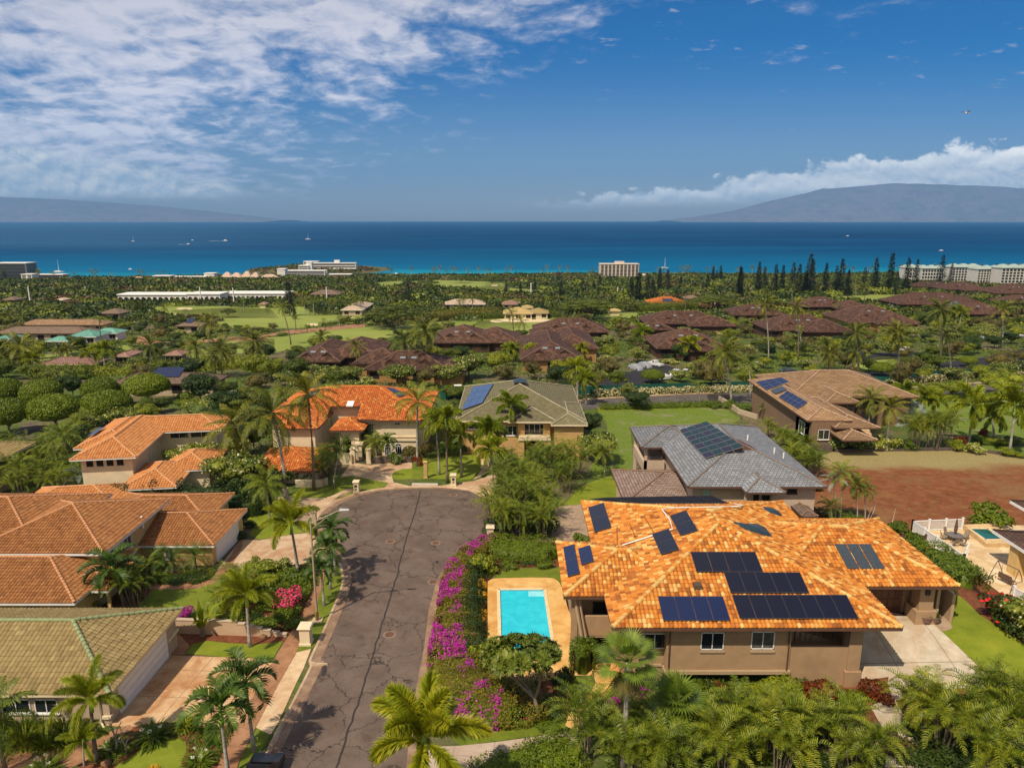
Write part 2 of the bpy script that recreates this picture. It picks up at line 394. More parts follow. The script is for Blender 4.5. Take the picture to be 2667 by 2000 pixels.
def core(lumps,sc=.72,n=7):
    Vs=[];Fs=[];o=0
    for c in lumps:
        th=np.linspace(0,2*np.pi,n,endpoint=False)
        rows=[]
        for ph in (-.9,-.3,.35,.95):
            rows.append(np.stack([c[0]+c[3]*sc*np.cos(ph)*np.cos(th),c[1]+c[4]*sc*np.cos(ph)*np.sin(th),np.full(n,c[2]+c[5]*sc*np.sin(ph))],1))
        V=np.concatenate(rows+[np.array([[c[0],c[1],c[2]+c[5]*sc]])]);Vs.append(V)
        f=[[o+i*n+j,o+i*n+(j+1) % n,o+(i+1)*n+(j+1) % n,o+(i+1)*n+j] for i in range(3) for j in range(n)]
        f +=[[o+3*n+j,o+3*n+(j+1) % n,o+4*n,o+4*n] for j in range(n)]
        Fs +=[q for q in f];o +=len(V)
    return np.concatenate(Vs),Fs
def joinm(name,parts,mats,smooth=False):
    "parts: (V, F quads/tris (list or array), material index)"
    V=[];Fd=[];mi=[];o=0
    for v,f,m in parts:
        V.append(np.asarray(v,float));
        f=[[*dict.fromkeys(x)] if len(set(x)) < len(x) else list(x) for x in (f.tolist() if isinstance(f,np.ndarray) else f)]
        Fd +=[[i+o for i in x] for x in f];mi +=[m]*len(f);o +=len(v)
    me=bpy.data.meshes.new(name)
    V=np.concatenate(V);tot=np.array([len(x) for x in Fd],np.int32);loops=np.array([i for x in Fd for i in x],np.int32)
    me.vertices.add(len(V));me.vertices.foreach_set('co',V.astype(np.float32).ravel())
    me.loops.add(len(loops));me.loops.foreach_set('vertex_index',loops)
    me.polygons.add(len(tot));me.polygons.foreach_set('loop_start',np.concatenate([[0],np.cumsum(tot)[:-1]]).astype(np.int32));me.polygons.foreach_set('loop_total',tot)
    for m in mats:me.materials.append(m)
    me.polygons.foreach_set('material_index',np.array(mi,np.int32))
    if smooth:me.polygons.foreach_set('use_smooth',np.ones(len(tot),bool))
    me.update(calc_edges=True);return me
def tubenp(pts,rad,n=6):
    mb=MB();mb.tube(pts,rad,n);return np.array(mb.v),mb.f

def frond(az,el,Ln,droop,nl,ll,lw,style='flat',vee=.35,ldroop=.5,g=None,base=(0,0,0),pet=.12,roll=0.0):
    "one feather leaf: rachis ribbon and paired leaflets, each two faces that bend"
    g=g or rng;k=nl+1;u=np.linspace(0,1,k)
    ca,sa=math.cos(az),math.sin(az)
    ang=el-droop*u**1.3;seg=Ln/nl
    hx=np.concatenate([[0],np.cumsum(np.cos(ang[:-1])*seg)]);hz=np.concatenate([[0],np.cumsum(np.sin(ang[:-1])*seg)])
    side=np.array([-sa,ca,0]);bow=roll*Ln*u**2
    P=np.stack([ca*hx,sa*hx,hz],1)+side*bow[:,None]+np.array(base)
    Tn=unit(np.gradient(P,axis=0));Nn=unit(np.cross(np.tile(side,(k,1)),Tn));Nn *=np.sign(Nn[:,2:3]+1e-6)
    Vs=[];Fs=[];o=0
    w=(.05*(1-u*.8))[:,None]*max(.6,Ln/4)
    V=np.stack([P-side*w,P+Nn*w*.8,P+side*w],1).reshape(-1,3);Vs.append(V)
    for i in range(k-1):a=3*i;Fs +=[[a,a+1,a+4,a+3],[a+1,a+2,a+5,a+4]]
    o=len(V)
    prof=np.sin(np.pi*np.clip((u-pet)/(1-pet),0,1)*.86+.18)**.8
    i0=np.arange(int(k*pet),k)
    rows=[]
    if style=='brush':
        for a_ in (-2.4,-1.7,-1.1,-.5,0,.5,1.1,1.7,2.4):rows.append((math.sin(a_),math.cos(a_)))
    else:rows=[(1,vee),(-1,vee)]
    for sx,cz in rows:
        ii=i0;m=len(ii);jit=g.normal(size=(m,3))*.10
        d1=unit(side*sx+Nn[ii]*cz+Tn[ii]*(.55+.5*u[ii,None])+jit)
        L1=(ll*prof[ii]*(.85+.3*g.random(m)))[:,None]
        mid=P[ii]+d1*L1*.5;d2=unit(d1-np.array([0,0,ldroop*1.3]));tip=mid+d2*L1*.5
        wv=Tn[ii]*lw*.5
        V=np.stack([P[ii]-wv*.6,P[ii]+wv*.6,mid-wv,mid+wv,tip],1).reshape(-1,3);Vs.append(V)
        b=o+np.arange(m)*5
        Fs +=np.stack([b,b+1,b+3,b+2],1).tolist()+np.stack([b+2,b+3,b+4],1).tolist()
        o +=5*m
    return np.concatenate(Vs),Fs
def crown(name,mt,nf,Ln,el=(1.25,-.35),droop=(.7,1.3),nl=26,ll=.6,lw=.06,style='flat',vee=.35,ldroop=.5,seed=1,wind=0.0,extra=None,roll=.05):
    g=np.random.default_rng(seed);parts=[]
    for i in range(nf):
        f=i/(nf-1);az=i*2.39996+g.normal()*.15;e=el[0]+(el[1]-el[0])*f+g.normal()*.08
        e -=0 if not wind else wind*.35*math.cos(az-wind_az)*-1
        if wind:az=az+wind*.45*math.sin(wind_az-az)
        V,Fc=frond(az,e,Ln*(.85+.25*g.random())*(.8 if f < .1 else 1),droop[0]+(droop[1]-droop[0])*f,nl,ll,lw,style,vee,ldroop,g,(math.cos(az)*.06,math.sin(az)*.06,.3*(1-f)),roll=g.normal()*roll)
        parts.append((V,Fc,0))
    mats=[mt]
    if extra:
        mats=[mt]+[e[2] for e in extra]
        for q,e in enumerate(extra):parts.append((e[0],e[1],q+1))
    return joinm(name,parts,mats)
wind_az=2.9
def shaft(r,h,m=GSHAFT):
    V,Fc=tubenp([(0,0,-h),(0,0,-h*.6),(0,0,0),(0,0,.35)],[r*1.05,r*1.25,r*.8,r*.35],8);return (V,Fc,m)
def nuts(seed,m,r=.13,n=10):
    g=np.random.default_rng(seed);V,Fc=core([(math.cos(a)*.3,math.sin(a)*.3,-.15+.1*g.random(),r,r,r*1.2) for a in g.random(n)*6.3],1,5);return (V,Fc,m)
NUT=plain('coconut_husk',(.32,.24,.05),.6,.3,4)
CR_COCO=[crown('coconut_crown',L_COCO,25,4.3,(1.35,-.85),(.9,1.15),30,1.05,.12,ldroop=1.0,vee=.15,seed=s,wind=w,extra=[nuts(s,NUT)]) for s,w in ((1,.5),(2,.8),(3,.25))]
CR_COCO_FAR=[crown('coconut_crown',L_COCO,20,4.3,(1.3,-.8),(.9,1.1),9,1.1,.30,ldroop=1.0,vee=.15,seed=s,wind=.5) for s in (4,5)]
CR_FOX=[crown('foxtail_crown',L_FOX,14,2.9,(1.42,.15),(.9,1.7),44,.62,.055,'brush',ldroop=.4,seed=s,extra=[shaft(.13,.9)]) for s in (6,7)]
CR_PLUME=crown('foxtail_crown',L_FOX,12,2.8,(1.42,.0),(.9,1.6),74,.68,.075,'brush',ldroop=.35,seed=66,extra=[shaft(.15,1.0)])
CR_FOX_MID=[crown('foxtail_crown',L_FOX,13,2.5,(1.35,-.1),(1.1,1.8),18,.62,.12,'brush',ldroop=.5,seed=s,extra=[shaft(.13,.9)]) for s in (16,17)]
CR_MAN=[crown('arching_palm_crown',L_DARKPALM,15,1.7,(1.35,-.05),(1.5,2.2),26,.60,.085,vee=.9,ldroop=.45,seed=s,extra=[shaft(.09,.7)]) for s in (8,9)]
CR_QUEEN=[crown('feather_palm_crown',L_PALM,20,2.8,(1.3,-.45),(1.1,1.6),26,.78,.09,vee=.4,ldroop=.9,seed=s) for s in (10,11)]
CR_ROYAL=crown('royal_palm_crown',L_DARKPALM,16,4.0,(1.3,-.35),(1.0,1.5),34,.8,.07,vee=.6,ldroop=.8,seed=12,extra=[shaft(.24,2.2)])
CR_MID=[crown('feather_palm_crown',L_PALM,14,2.6,(1.25,-.2),(1.2,1.6),10,.75,.16,vee=.4,ldroop=.8,seed=s) for s in (13,14)]
CR_DATE=[crown('date_palm_crown',L_DARKPALM,26,1.4,(1.35,-.4),(.9,1.5),20,.3,.03,vee=.4,ldroop=.4,seed=s) for s in (18,19)]
def fan_crown(name,mt,nf,pet,rad,seed,dead=0,blades=34):
    g=np.random.default_rng(seed);parts=[]
    for i in range(nf+dead):
        f=i/(nf-1);az=i*2.39996+g.normal()*.12;e=1.3-1.5*f+g.normal()*.1
        if i >=nf:e=-1.0-.3*g.random()
        d=np.array([math.cos(az)*math.cos(e),math.sin(az)*math.cos(e),math.sin(e)]);L=pet*(.8+.3*g.random())
        sag=np.array([0,0,-.25*L]);c=d*L+sag*.5
        V,Fc=tubenp([(0,0,0),tuple(d*L*.5),tuple(c)],[.03,.022,.015],4);parts.append((V,Fc,0))
        ax=unit(c-d*L*.5);s_=unit(np.cross(ax,[0,0,1.0]));n_=np.cross(s_,ax)
        a=np.linspace(-2.2,2.2,blades);r=rad*(1-.25*(np.abs(a)/2.2)**2)*(.9+.15*g.random(blades))
        dirs=ax*np.cos(a)[:,None]+s_*np.sin(a)[:,None]+n_*.18
        w=rad*2.2*2.2/blades*.46
        tang=-ax*np.sin(a)[:,None]+s_*np.cos(a)[:,None]
        p1=c+dirs*r[:,None]*.5;tip=p1+unit(dirs+np.array([0,0,-.35]))*r[:,None]*.52
        V=np.concatenate([np.stack([np.tile(c,(blades,1)),p1-tang*w*.5,tip,p1+tang*w*.5],1).reshape(-1,3)])
        parts.append((V,np.arange(len(V)).reshape(-1,4),0 if i < nf else 1))
    return joinm(name,parts,[mt,L_DULL])
CR_FAN=fan_crown('fan_palm_crown',L_FAN,20,1.25,1.0,20,5,26)
CR_FANB=fan_crown('fan_palm_crown',L_FAN,18,.8,1.0,21,0,22)
CR_SILVER=fan_crown('silver_fan_crown',L_SILVER,26,1.4,1.3,22,0,22)

def areca(seed,stems=9,H=2.6,spread=.9,L=1.9,nf=6,nl=18,mt=None,lw=.06,far=False):
    g=np.random.default_rng(seed);P=[];St=MB()
    for i in range(stems):
        a=g.random()*6.283;r=spread*math.sqrt(g.random());h=H*(.45+.65*g.random())
        b=(math.cos(a)*r*.45,math.sin(a)*r*.45,-.2);tp=(math.cos(a)*r,math.sin(a)*r,h)
        St.tube([b,((b[0]+tp[0])/2*1.05,(b[1]+tp[1])/2*1.05,h*.5),tp],[.05,.04,.035],5)
        for j in range(nf):
            f=j/(nf-1)
            V,Fc=frond(a*0+j*2.4+g.random(),1.3-.9*f+g.normal()*.1,L*(.8+.35*g.random()),1.1+.7*f,nl,.42,lw,'flat',.9,.5,g,tp,roll=g.normal()*.1)
            P.append((V,Fc,0))
    return joinm('fronds',P,[mt or L_ARECA]),St.mesh('stems',DBARK)
ARECA=[areca(s) for s in (30,31,32)]
ARECA_BIG=[areca(s,12,4.2,1.6,2.4,7,18) for s in (33,34)]
ARECA_MID=[areca(s,9,3.6,1.5,2.2,5,8,None,.15) for s in (35,36)]

def lumps(seed,n,R_,H,flat=1.0,lo=.3):
    g=np.random.default_rng(seed);L=[(0,0,H*.55,R_*.7,R_*.7,H*.42)]
    for i in range(n):
        a=i*2.4+g.normal()*.3;rr=R_*(.35+.4*g.random());z=H*(lo+(.85-lo)*g.random());s=R_*(.28+.22*g.random())
        L.append((math.cos(a)*rr,math.sin(a)*rr,z,s,s,s*flat*(.75+.3*g.random())))
    return L
def tree_mesh(name,mt,Lm,n,leaf,seed,core_s=.7,rnd=.5,aspect=.55,flowers=None,up=.25):
    g=np.random.default_rng(seed);V,Q=blob(Lm,n,leaf,rnd,up,aspect,g)
    Vc,Fc=core(Lm,core_s);parts=[(V,Q,0),(Vc,Fc,0)];mats=[mt]
    if flowers:
        for fm,fn,fs in flowers:
            V2,Q2=blob(Lm,fn,fs,1.0,.3,.9,g,0.02);V2=V2*1.02;parts.append((V2,Q2,len(mats)));mats.append(fm)
    return joinm(name,parts,mats)
def limbs(seed,h,R_,r0,n=6,zt=.75,bm=None,fork=True):
    g=np.random.default_rng(seed);mb=MB()
    mb.tube([(0,0,-.3),(g.normal()*.05*h,g.normal()*.05*h,h*.22),(g.normal()*.04*h,0,h*.42)],[r0*1.25,r0*.9,r0*.8],7)
    for i in range(n):
        a=i*6.283/n+g.normal()*.25;rr=R_*(.4+.35*g.random());q=(math.cos(a)*rr*.5,math.sin(a)*rr*.5,h*(.55+.08*g.random()));e=(math.cos(a)*rr,math.sin(a)*rr,h*zt)
        mb.tube([(0,0,h*.35),q,e],[r0*.6,r0*.4,r0*.16],5)
        if fork:
            for s_ in (-1,1):mb.tube([q,(math.cos(a+s_*.5)*rr*.9,math.sin(a+s_*.5)*rr*.9,h*(zt+.04))],[r0*.32,r0*.1],4)
    return mb.mesh('trunk',bm or BARK)
# generic broadleaf prototypes: unit size about radius 3 m, height 5.5 m
def proto_tree(seed,mt,n,leaf,R_=3.0,H=5.5,k=9,flat=.9,flowers=None,rnd=.5,lo=.45,aspect=.55):
    return tree_mesh('crown',mt,lumps(seed,k,R_,H,flat,lo),n,leaf,seed,.66,rnd,aspect,flowers),limbs(seed,H,R_,.16)
PT={
 'tree':[proto_tree(40+i,L_TREE,2600,.34) for i in range(3)],
 'dark':[proto_tree(45+i,L_DARK,2600,.34) for i in range(2)],
 'light':[proto_tree(50+i,L_LIGHT,2600,.32) for i in range(2)],
 'dull':[proto_tree(55+i,L_DULL,1500,.28,k=7,rnd=.9) for i in range(2)],
 'plum':[proto_tree(60+i,L_PLUM,2300,.40,3.2,4.2,10,.55,[(F_CREAM,190,.22)],.7,.55,.4) for i in range(3)],
 'far':[proto_tree(70+i,L_TREE,420,.85,k=6) for i in range(3)],
 'fard':[proto_tree(75+i,L_DARK,420,.85,k=6) for i in range(2)],
 'farl':[proto_tree(78+i,L_LIGHT,420,.85,k=6) for i in range(2)],
}
def monkey(seed,n=5200,leaf=.42):
    g=np.random.default_rng(seed);L=[(0,0,6.6,4.6,4.6,1.5)]
    for i in range(26):
        a=i*2.4;rr=8.0*math.sqrt((i+.5)/26);s=1.7+.9*g.random();L.append((math.cos(a)*rr,math.sin(a)*rr,6.7-rr*rr*.028+g.normal()*.25,s,s,s*.42))
    return tree_mesh('crown',L_MONKEY,L,n,leaf,seed,.6,.4),limbs(seed,7.6,9.5,.42,8,.83)
PT['monkey']=[monkey(80),monkey(81)]
def clipped(seed,n=8000):
    L=[(0,0,2.15,3.0,3.0,1.45)]
    g=np.random.default_rng(seed);V,Q=blob(L,n,.24,.6,.3,.6,g,.13);Vc,Fc=core(L,.84,16)
    return joinm('crown',[(V,Q,0),(Vc,Fc,0)],[L_CLIP]),limbs(seed,2.2,2.4,.16,6,.7)
PT['clip']=[clipped(85),clipped(86)]
def conifer(seed,H=16,R_=2.6,tiers=30,narrow=.8):
    g=np.random.default_rng(seed);Ps=[];Ds=[];Ns=[];Ls=[]
    for t_ in range(tiers):
        f=(t_+.5)/tiers;z=H*(.07+.92*f);r=R_*(1-f**1.6)*(.78+.35*g.random())+.12;m=int(20*(1-f)+9)
        for j in range(m):
            a=g.random()*6.283;k=3
            for q in range(k):
                rr=r*(q+.6)/k*(.8+.4*g.random());Ps.append((math.cos(a)*rr,math.sin(a)*rr,z+g.normal()*.22-rr*.12));Ds.append((math.cos(a),math.sin(a),.25));Ns.append((g.normal()*.5,g.normal()*.5,1));Ls.append(.55+.3*g.random())
    V,Q=leafquads(np.array(Ps),np.array(Ds),np.array(Ns),np.array(Ls),np.array(Ls)*.6)
    Vt,Ft=tubenp([(0,0,-.4),(0,0,H*.5),(0,0,H*.98)],[.26,.16,.03],6)
    return joinm('crown',[(V,Q,0)],[L_PINE]),joinm('trunk',[(Vt,Ft,0)],[DBARK])
PT['pine']=[conifer(90),conifer(91,16,2.2),conifer(92,16,3.2,26)]
# shrubs: radius 1, height 1
def shrub(seed,mt,n=1100,leaf=.16,k=6,fl=None,rnd=.6,aspect=.5):
    g=np.random.default_rng(seed);return tree_mesh('shrub',mt,[(a,b,max(.15,c),d,e,f) for a,b,c,d,e,f in lumps(seed,k,1.0,1.0,.8,.2)],n,leaf,seed,.58,rnd,aspect,fl)
def straps(seed,mt,n=90,L=1.0,W=.09,el=(.35,1.4),fl=None):
    g=np.random.default_rng(seed);parts=[];Vs=[];Fs=[];o=0
    a=g.random(n)*6.283;e=el[0]+(el[1]-el[0])*g.random(n);r0=.35*np.sqrt(g.random(n));ln=L*(.6+.5*g.random(n))
    b=np.stack([np.cos(a)*r0,np.sin(a)*r0,np.zeros(n)],1);d=np.stack([np.cos(a)*np.cos(e),np.sin(a)*np.cos(e),np.sin(e)],1);s=np.stack([-np.sin(a),np.cos(a),0*a],1)*W*.5
    m1=b+d*ln[:,None]*.55;d2=unit(d-np.array([0,0,.75]));tp=m1+d2*ln[:,None]*.45
    V=np.stack([b-s*.6,b+s*.6,m1-s,m1+s,tp],1).reshape(-1,3);i=np.arange(n)*5
    Fc=np.stack([i,i+1,i+3,i+2],1).tolist()+np.stack([i+2,i+3,i+4],1).tolist();parts.append((V,Fc,0));mats=[mt]
    if fl:
        V2,Q2=blob([(math.cos(k)*.5,math.sin(k)*.5,L*.85,.12,.12,.1) for k in (0,2,4,5)],60,.12,1,0,.5,g);parts.append((V2,Q2,1));mats.append(fl)
    return joinm('leaves',parts,mats)
SH={
 'green':[shrub(100+i,L_HEDGE) for i in range(3)],'dark':[shrub(105+i,L_DARK) for i in range(2)],
 'light':[shrub(110+i,L_LIGHT) for i in range(2)],'yellow':[shrub(115,L_YEL)],'red':[shrub(117,L_RED,1300,.14)],
 'croton':[shrub(119,L_CROT,1100,.2,aspect=.35)],'pink':[shrub(121,L_TREE,1000,.13,fl=[(F_PINK,900,.12)])],
 'magenta':[shrub(123,L_TREE,500,.13,fl=[(F_MAG,1300,.12)])],'redflower':[shrub(125,L_DARK,1400,.14,fl=[(F_RED,160,.14)])],
 'white':[shrub(127,L_HEDGE,1200,.15,fl=[(F_WHITE,160,.09)])],'cream':[shrub(129,L_LIGHT,900,.2,fl=[(F_CREAM,260,.12)])],
 'lily':[straps(131,L_HEDGE,150,1.3,.1,fl=F_WHITE),straps(132,L_LIGHT,130,1.2,.1)],'dull':[shrub(134,L_DULL,900,.16,rnd=1)],
 'ladypalm':[straps(136,L_ARECA,260,.9,.07,(-.3,1.5))],'ti':[straps(138,L_RED,70,.8,.14,(.2,1.4))],'goldlily':[straps(139,L_YEL,120,.8,.12,(.2,1.4))],
}
def copyname(base):return base
def trunk_tube(h,lean,r0,r1,mt,rings=7,bow=0.0):
    mb=MB();pts=[];rr=[]
    for i in range(rings):
        f=i/(rings-1);pts.append((lean[0]*h*f**1.5+bow*math.sin(f*3.14),lean[1]*h*f**1.5,h*f-(.3 if i==0 else 0)));rr.append((r0*(1.5-2.5*f) if f < .2 else r0+(r1-r0)*f))
    mb.tube(pts,rr,7);return mb.mesh('trunk',mt,True),pts[-1]
ALLTREES=[]
def palm(name,base,h,crownme,label,cat='palm tree',group=None,r=(.16,.11),lean=(0,0),scale=1.0,bark=None,bow=0.0,rz=None):
    t_=thing(name,base,label,cat,group);me,top=trunk_tube(h,lean,r[0],r[1],bark or PBARK,bow=bow)
    child('trunk',me,t_);c=child('crown',crownme,t_,top,(lean[1]*-.4,lean[0]*.4,random.random()*6.28 if rz is None else rz),(scale,)*3)
    ALLTREES.append((base[0],base[1],1.2));return t_
def tree(name,base,pr,label,cat='tree',group=None,s=(1,1),rz=None):
    t_=thing(name,base,label,cat,group,random.random()*6.28 if rz is None else rz);t_.scale=(s[0],s[0],s[1])
    child('trunk',pr[1],t_);child('crown',pr[0],t_);ALLTREES.append((base[0],base[1],2.2*s[0]));return t_
def bush(kind,base,rx,h,label,name='shrub',cat='shrub',group=None,ry=None,i=None):
    L_=SH[kind];o=bpy.data.objects.new(name,L_[random.randrange(len(L_)) if i is None else i % len(L_)]);COL.objects.link(o)
    o.location=(base[0],base[1],base[2]-.05);o.rotation_euler.z=random.random()*6.28;o.scale=(rx,ry or rx,h);return tag(o,label,cat,group)
def clump(base,pr,label,s=1.0,sz=None,name='areca_palm',cat='palm clump',group=None):
    t_=thing(name,base,label,cat,group,random.random()*6.28);t_.scale=(s,s,sz or s)
    child('stems',pr[1],t_);child('fronds',pr[0],t_);return t_
def hedge(name,path,w,h,mt,dens,leaf,label,cat='hedge',flowers=None,group=None,seed=5,core_m=None):
    "leafy box along a path of ground points; flowers=[(mat, n, size, fn(u, side))]"
    g=np.random.default_rng(seed);P=np.array([tuple(p) for p in path],float);seg=np.linalg.norm(np.diff(P,axis=0),axis=1);cum=np.concatenate([[0],np.cumsum(seg)]);L=cum[-1]
    W=np.interp(np.linspace(0,1,40),np.linspace(0,1,len(w)),w) if hasattr(w,'__len__') else np.full(40,w)
    def at(u):
        x=np.stack([np.interp(u*L,cum,P[:,k]) for k in range(3)],-1);e=.004
        y=np.stack([np.interp(np.clip(u+e,0,1)*L,cum,P[:,k]) for k in range(3)],-1)-np.stack([np.interp(np.clip(u-e,0,1)*L,cum,P[:,k]) for k in range(3)],-1)
        y[:,2]=0;return x,unit(y)
    def scatter(n,sel=None,lift=1.0):
        u=g.random(n);x,d=at(u);s=np.stack([-d[:,1],d[:,0],0*u],1);ww=np.interp(u,np.linspace(0,1,40),W)
        wob=1+.12*np.sin(u*L*1.7)+.10*np.sin(u*L*3.9+1)
        ph=g.random(n)*(2+2*h/np.mean(W));tot=2*h/np.mean(W)+1;q=g.random(n)*tot;hs=h/np.mean(W)
        side=np.where(q < hs,-1,np.where(q < hs+1,(q-hs)*2-1,1));z=np.where(q < hs,q/hs,np.where(q < hs+1,1,(tot-q)/hs))
        soft=1-.25*np.clip(np.abs(side),0,1)**4
        pt=x+s*(side*ww*.5*(.85+.15*np.sqrt(np.clip(z,0,1))))[:,None]+np.array([0,0,1])*(z*h*soft*wob)[:,None]*lift+g.normal(size=(n,3))*leaf*.35
        nn=s*np.where(np.abs(side) > .97,side,side*.4)[:,None]+np.array([0,0,1])*np.where(z > .95,1,.25)[:,None]
        return pt,nn,u,side,z
    n=int(L*(np.mean(W)+2*h)*dens);pt,nn,*_=scatter(n);nn=unit(nn)+g.normal(size=(n,3))*.45;dd=np.cross(nn,g.normal(size=(n,3)))
    sz=leaf*(.7+.6*g.random(n));V,Q=leafquads(pt,dd,nn,sz,sz*.55);parts=[(V,Q,0)];mats=[mt]
    if flowers:
        for fm,fn,fs,sel in flowers:
            pt,nn,u,sd_,z=scatter(fn);k=sel(u,sd_,z,pt,g);pt,nn=pt[k],nn[k];m=len(pt)
            if not m:continue
            nn=unit(nn)+g.normal(size=(m,3))*.6;V,Q=leafquads(pt+unit(nn)*leaf*.3,np.cross(nn,g.normal(size=(m,3))),nn,np.full(m,fs),np.full(m,fs*.8));parts.append((V,Q,len(mats)));mats.append(fm)
    uu=np.linspace(.05,.95,max(6,int(L/1.0)));x,d=at(uu);s=np.stack([-d[:,1],d[:,0],0*uu],1);ww=np.interp(uu,np.linspace(0,1,40),W)[:,None];up=np.array([0,0,1.0])
    ww=ww*np.clip(np.minimum(uu,1-uu)[:,None]*8,.25,.85);C=np.stack([x-s*ww*.40-up*.3,x-s*ww*.38+up*h*.6,x-s*ww*.22+up*h*.76,x+s*ww*.22+up*h*.76,x+s*ww*.38+up*h*.6,x+s*ww*.40-up*.3],1).reshape(-1,3)
    k=len(uu);Fc=[[6*i+j,6*i+j+1,6*i+j+7,6*i+j+6] for i in range(k-1) for j in range(5)]+[[0,1,2,3],[0,3,4,5],[6*k-6,6*k-5,6*k-4,6*k-3],[6*k-6,6*k-3,6*k-2,6*k-1]]
    parts.append((C,Fc,0));me=joinm(name,parts,mats);o=link(name,me);return tag(o,label,cat,group)
import bmesh
# ---------------------------------------------------------------- ground, roads, water, hills
def gmat(name,fn_col,rough=.9,bump=.25,bs=18,bd=.05):
    def fn(q):
        g=q.a('ShaderNodeNewGeometry').outputs['Position'];c=fn_col(q,g)
        p=q.a('ShaderNodeBsdfPrincipled',i_Base_Color=c,i_Roughness=rough);p.inputs['Specular IOR Level'].default_value=.2
        b=q.a('ShaderNodeBump',i_Strength=bump,i_Distance=bd,i_Height=q.noise(g,bs,5,.65));q.put(p.inputs['Normal'],b);out(q,p)
    return mat(name,fn)
def c_lawn(a,b,c,sc_=.5):
    def f(q,g):
        n1=q.noise(g,sc_,5,.65);n2=q.noise(g,9,4,.7)
        x=q.math('ADD',q.math('MULTIPLY',n1,.65),q.math('MULTIPLY',n2,.35))
        return q.ramp(x,[(.3,a),(.5,b),(.68,c)])
    return f
M_LAWN=gmat('lawn_grass',c_lawn((.075,.105,.010),(.13,.165,.014),(.20,.215,.025)))
M_LAWN2=gmat('bright_lawn_grass',c_lawn((.10,.135,.010),(.165,.20,.014),(.235,.25,.025)))
M_FAIR=gmat('fairway_grass',c_lawn((.16,.20,.032),(.215,.255,.045),(.29,.31,.075),.03),bs=2)
M_MEADOW=gmat('meadow_grass',lambda q,g:q.mix(q.sm(q.noise(g,.35,6,.7,.6),.50,.70),q.ramp(q.noise(g,3,5,.7),[(.3,(.07,.11,.012)),(.6,(.15,.21,.02)),(.8,(.26,.28,.06))]),(.24,.20,.13)),bump=.6,bs=6,bd=.15)
def c_dirt(q,g):
    yv=q.a('ShaderNodeSeparateXYZ',i_0=g).outputs[1]
    w=q.math('ADD',yv,q.math('MULTIPLY',q.math('SUBTRACT',q.noise(g,.12,5,.6),.5),14.0))
    straw=q.sm(w,101,107)
    red=q.ramp(q.noise(g,.8,8,.75),[(.32,(.12,.036,.012)),(.5,(.19,.062,.022)),(.68,(.26,.098,.038))])
    dry=q.ramp(q.noise(g,3.5,6,.8),[(.3,(.15,.13,.045)),(.5,(.28,.225,.095)),(.7,(.36,.29,.14))])
    sp=q.sm(q.noise(g,1.1,9,.82,.5),.50,.60)
    c=q.mix(q.math('MULTIPLY',sp,.6),red,(.20,.13,.05))
    patch=q.sm(q.noise(g,.09,4,.6),.50,.66)
    c=q.mix(q.math('MULTIPLY',patch,.45),c,(.22,.14,.055))
    # worn wheel ring
    v=q.a('ShaderNodeVectorMath',operation='DISTANCE');q.put(v.inputs[0],g);v.inputs[1].default_value=tuple(G('h',2080,960))
    r=q.math('ABSOLUTE',q.math('SUBTRACT',v.outputs['Value'],9.0));ring=q.math('SUBTRACT',1.0,q.sm(r,.1,.55))
    c=q.mix(q.math('MULTIPLY',ring,.45),c,(.20,.07,.03))
    return q.mix(straw,c,dry)
M_DIRT=gmat('red_dirt',c_dirt,bump=.5,bs=5,bd=.12)
M_SOIL=gmat('garden_soil',lambda q,g:q.ramp(q.noise(g,2.5,7,.75),[(.3,(.085,.028,.014)),(.55,(.18,.062,.028)),(.75,(.26,.11,.05))]),bump=.6,bs=9)
M_BASE=gmat('scrub_ground',lambda q,g:q.mix(q.sm(q.noise(g,.05,6,.65),.45,.6),q.ramp(q.noise(g,.5,7,.75),[(.3,(.035,.06,.010)),(.55,(.09,.13,.02)),(.75,(.15,.17,.04))]),q.ramp(q.noise(g,.8,6,.7),[(.3,(.09,.07,.035)),(.7,(.20,.16,.09))])),bump=.8,bs=1.5,bd=.4)
def c_conc(a,b,stain,amt,grid=0.0,rot=0.0):
    def f(q,g):
        c=q.mix(q.sm(q.noise(g,.9,6,.7),.35,.68),a,b)
        c=q.mix(q.math('MULTIPLY',q.sm(q.noise(g,.33,7,.7,.8),.42,.66),amt),c,stain)
        c=q.mix(q.math('MULTIPLY',q.sm(q.noise(g,14,3,.7),.55,.8),.25),c,tuple(x*.6 for x in a))
        if grid:
            m=q.a('ShaderNodeMapping');q.put(m.inputs[0],g);m.inputs['Rotation'].default_value[2]=rot
            s_=q.a('ShaderNodeSeparateXYZ',i_0=m)
            l=None
            for k in (0,1):
                x=q.math('DIVIDE',s_.outputs[k],grid);fr=q.math('ABSOLUTE',q.math('SUBTRACT',q.math('FRACT',x),.5));d=q.math('SUBTRACT',.5,fr);w=q.math('SUBTRACT',1.0,q.sm(d,.004,.016))
                l=w if l is None else q.math('MAXIMUM',l,w)
            c=q.mix(q.math('MULTIPLY',l,.6),c,tuple(x*.35 for x in a))
        return c
    return f
M_DRIVE_L=gmat('stained_concrete',c_conc((.50,.30,.15),(.60,.42,.24),(.34,.135,.045),.75,3.4,.06),bump=.08,rough=.8)
M_APRON=gmat('pale_concrete',c_conc((.52,.36,.21),(.66,.50,.31),(.42,.22,.10),.5),bump=.08,rough=.8)
M_WALK_L=gmat('red_stained_walk',c_conc((.30,.15,.075),(.40,.22,.12),(.20,.085,.035),.7,1.8,.2),bump=.08,rough=.85)
M_DRIVE_R=gmat('grey_concrete',c_conc((.42,.36,.27),(.55,.48,.38),(.36,.23,.12),.55,4.4,-.02),bump=.06,rough=.8)
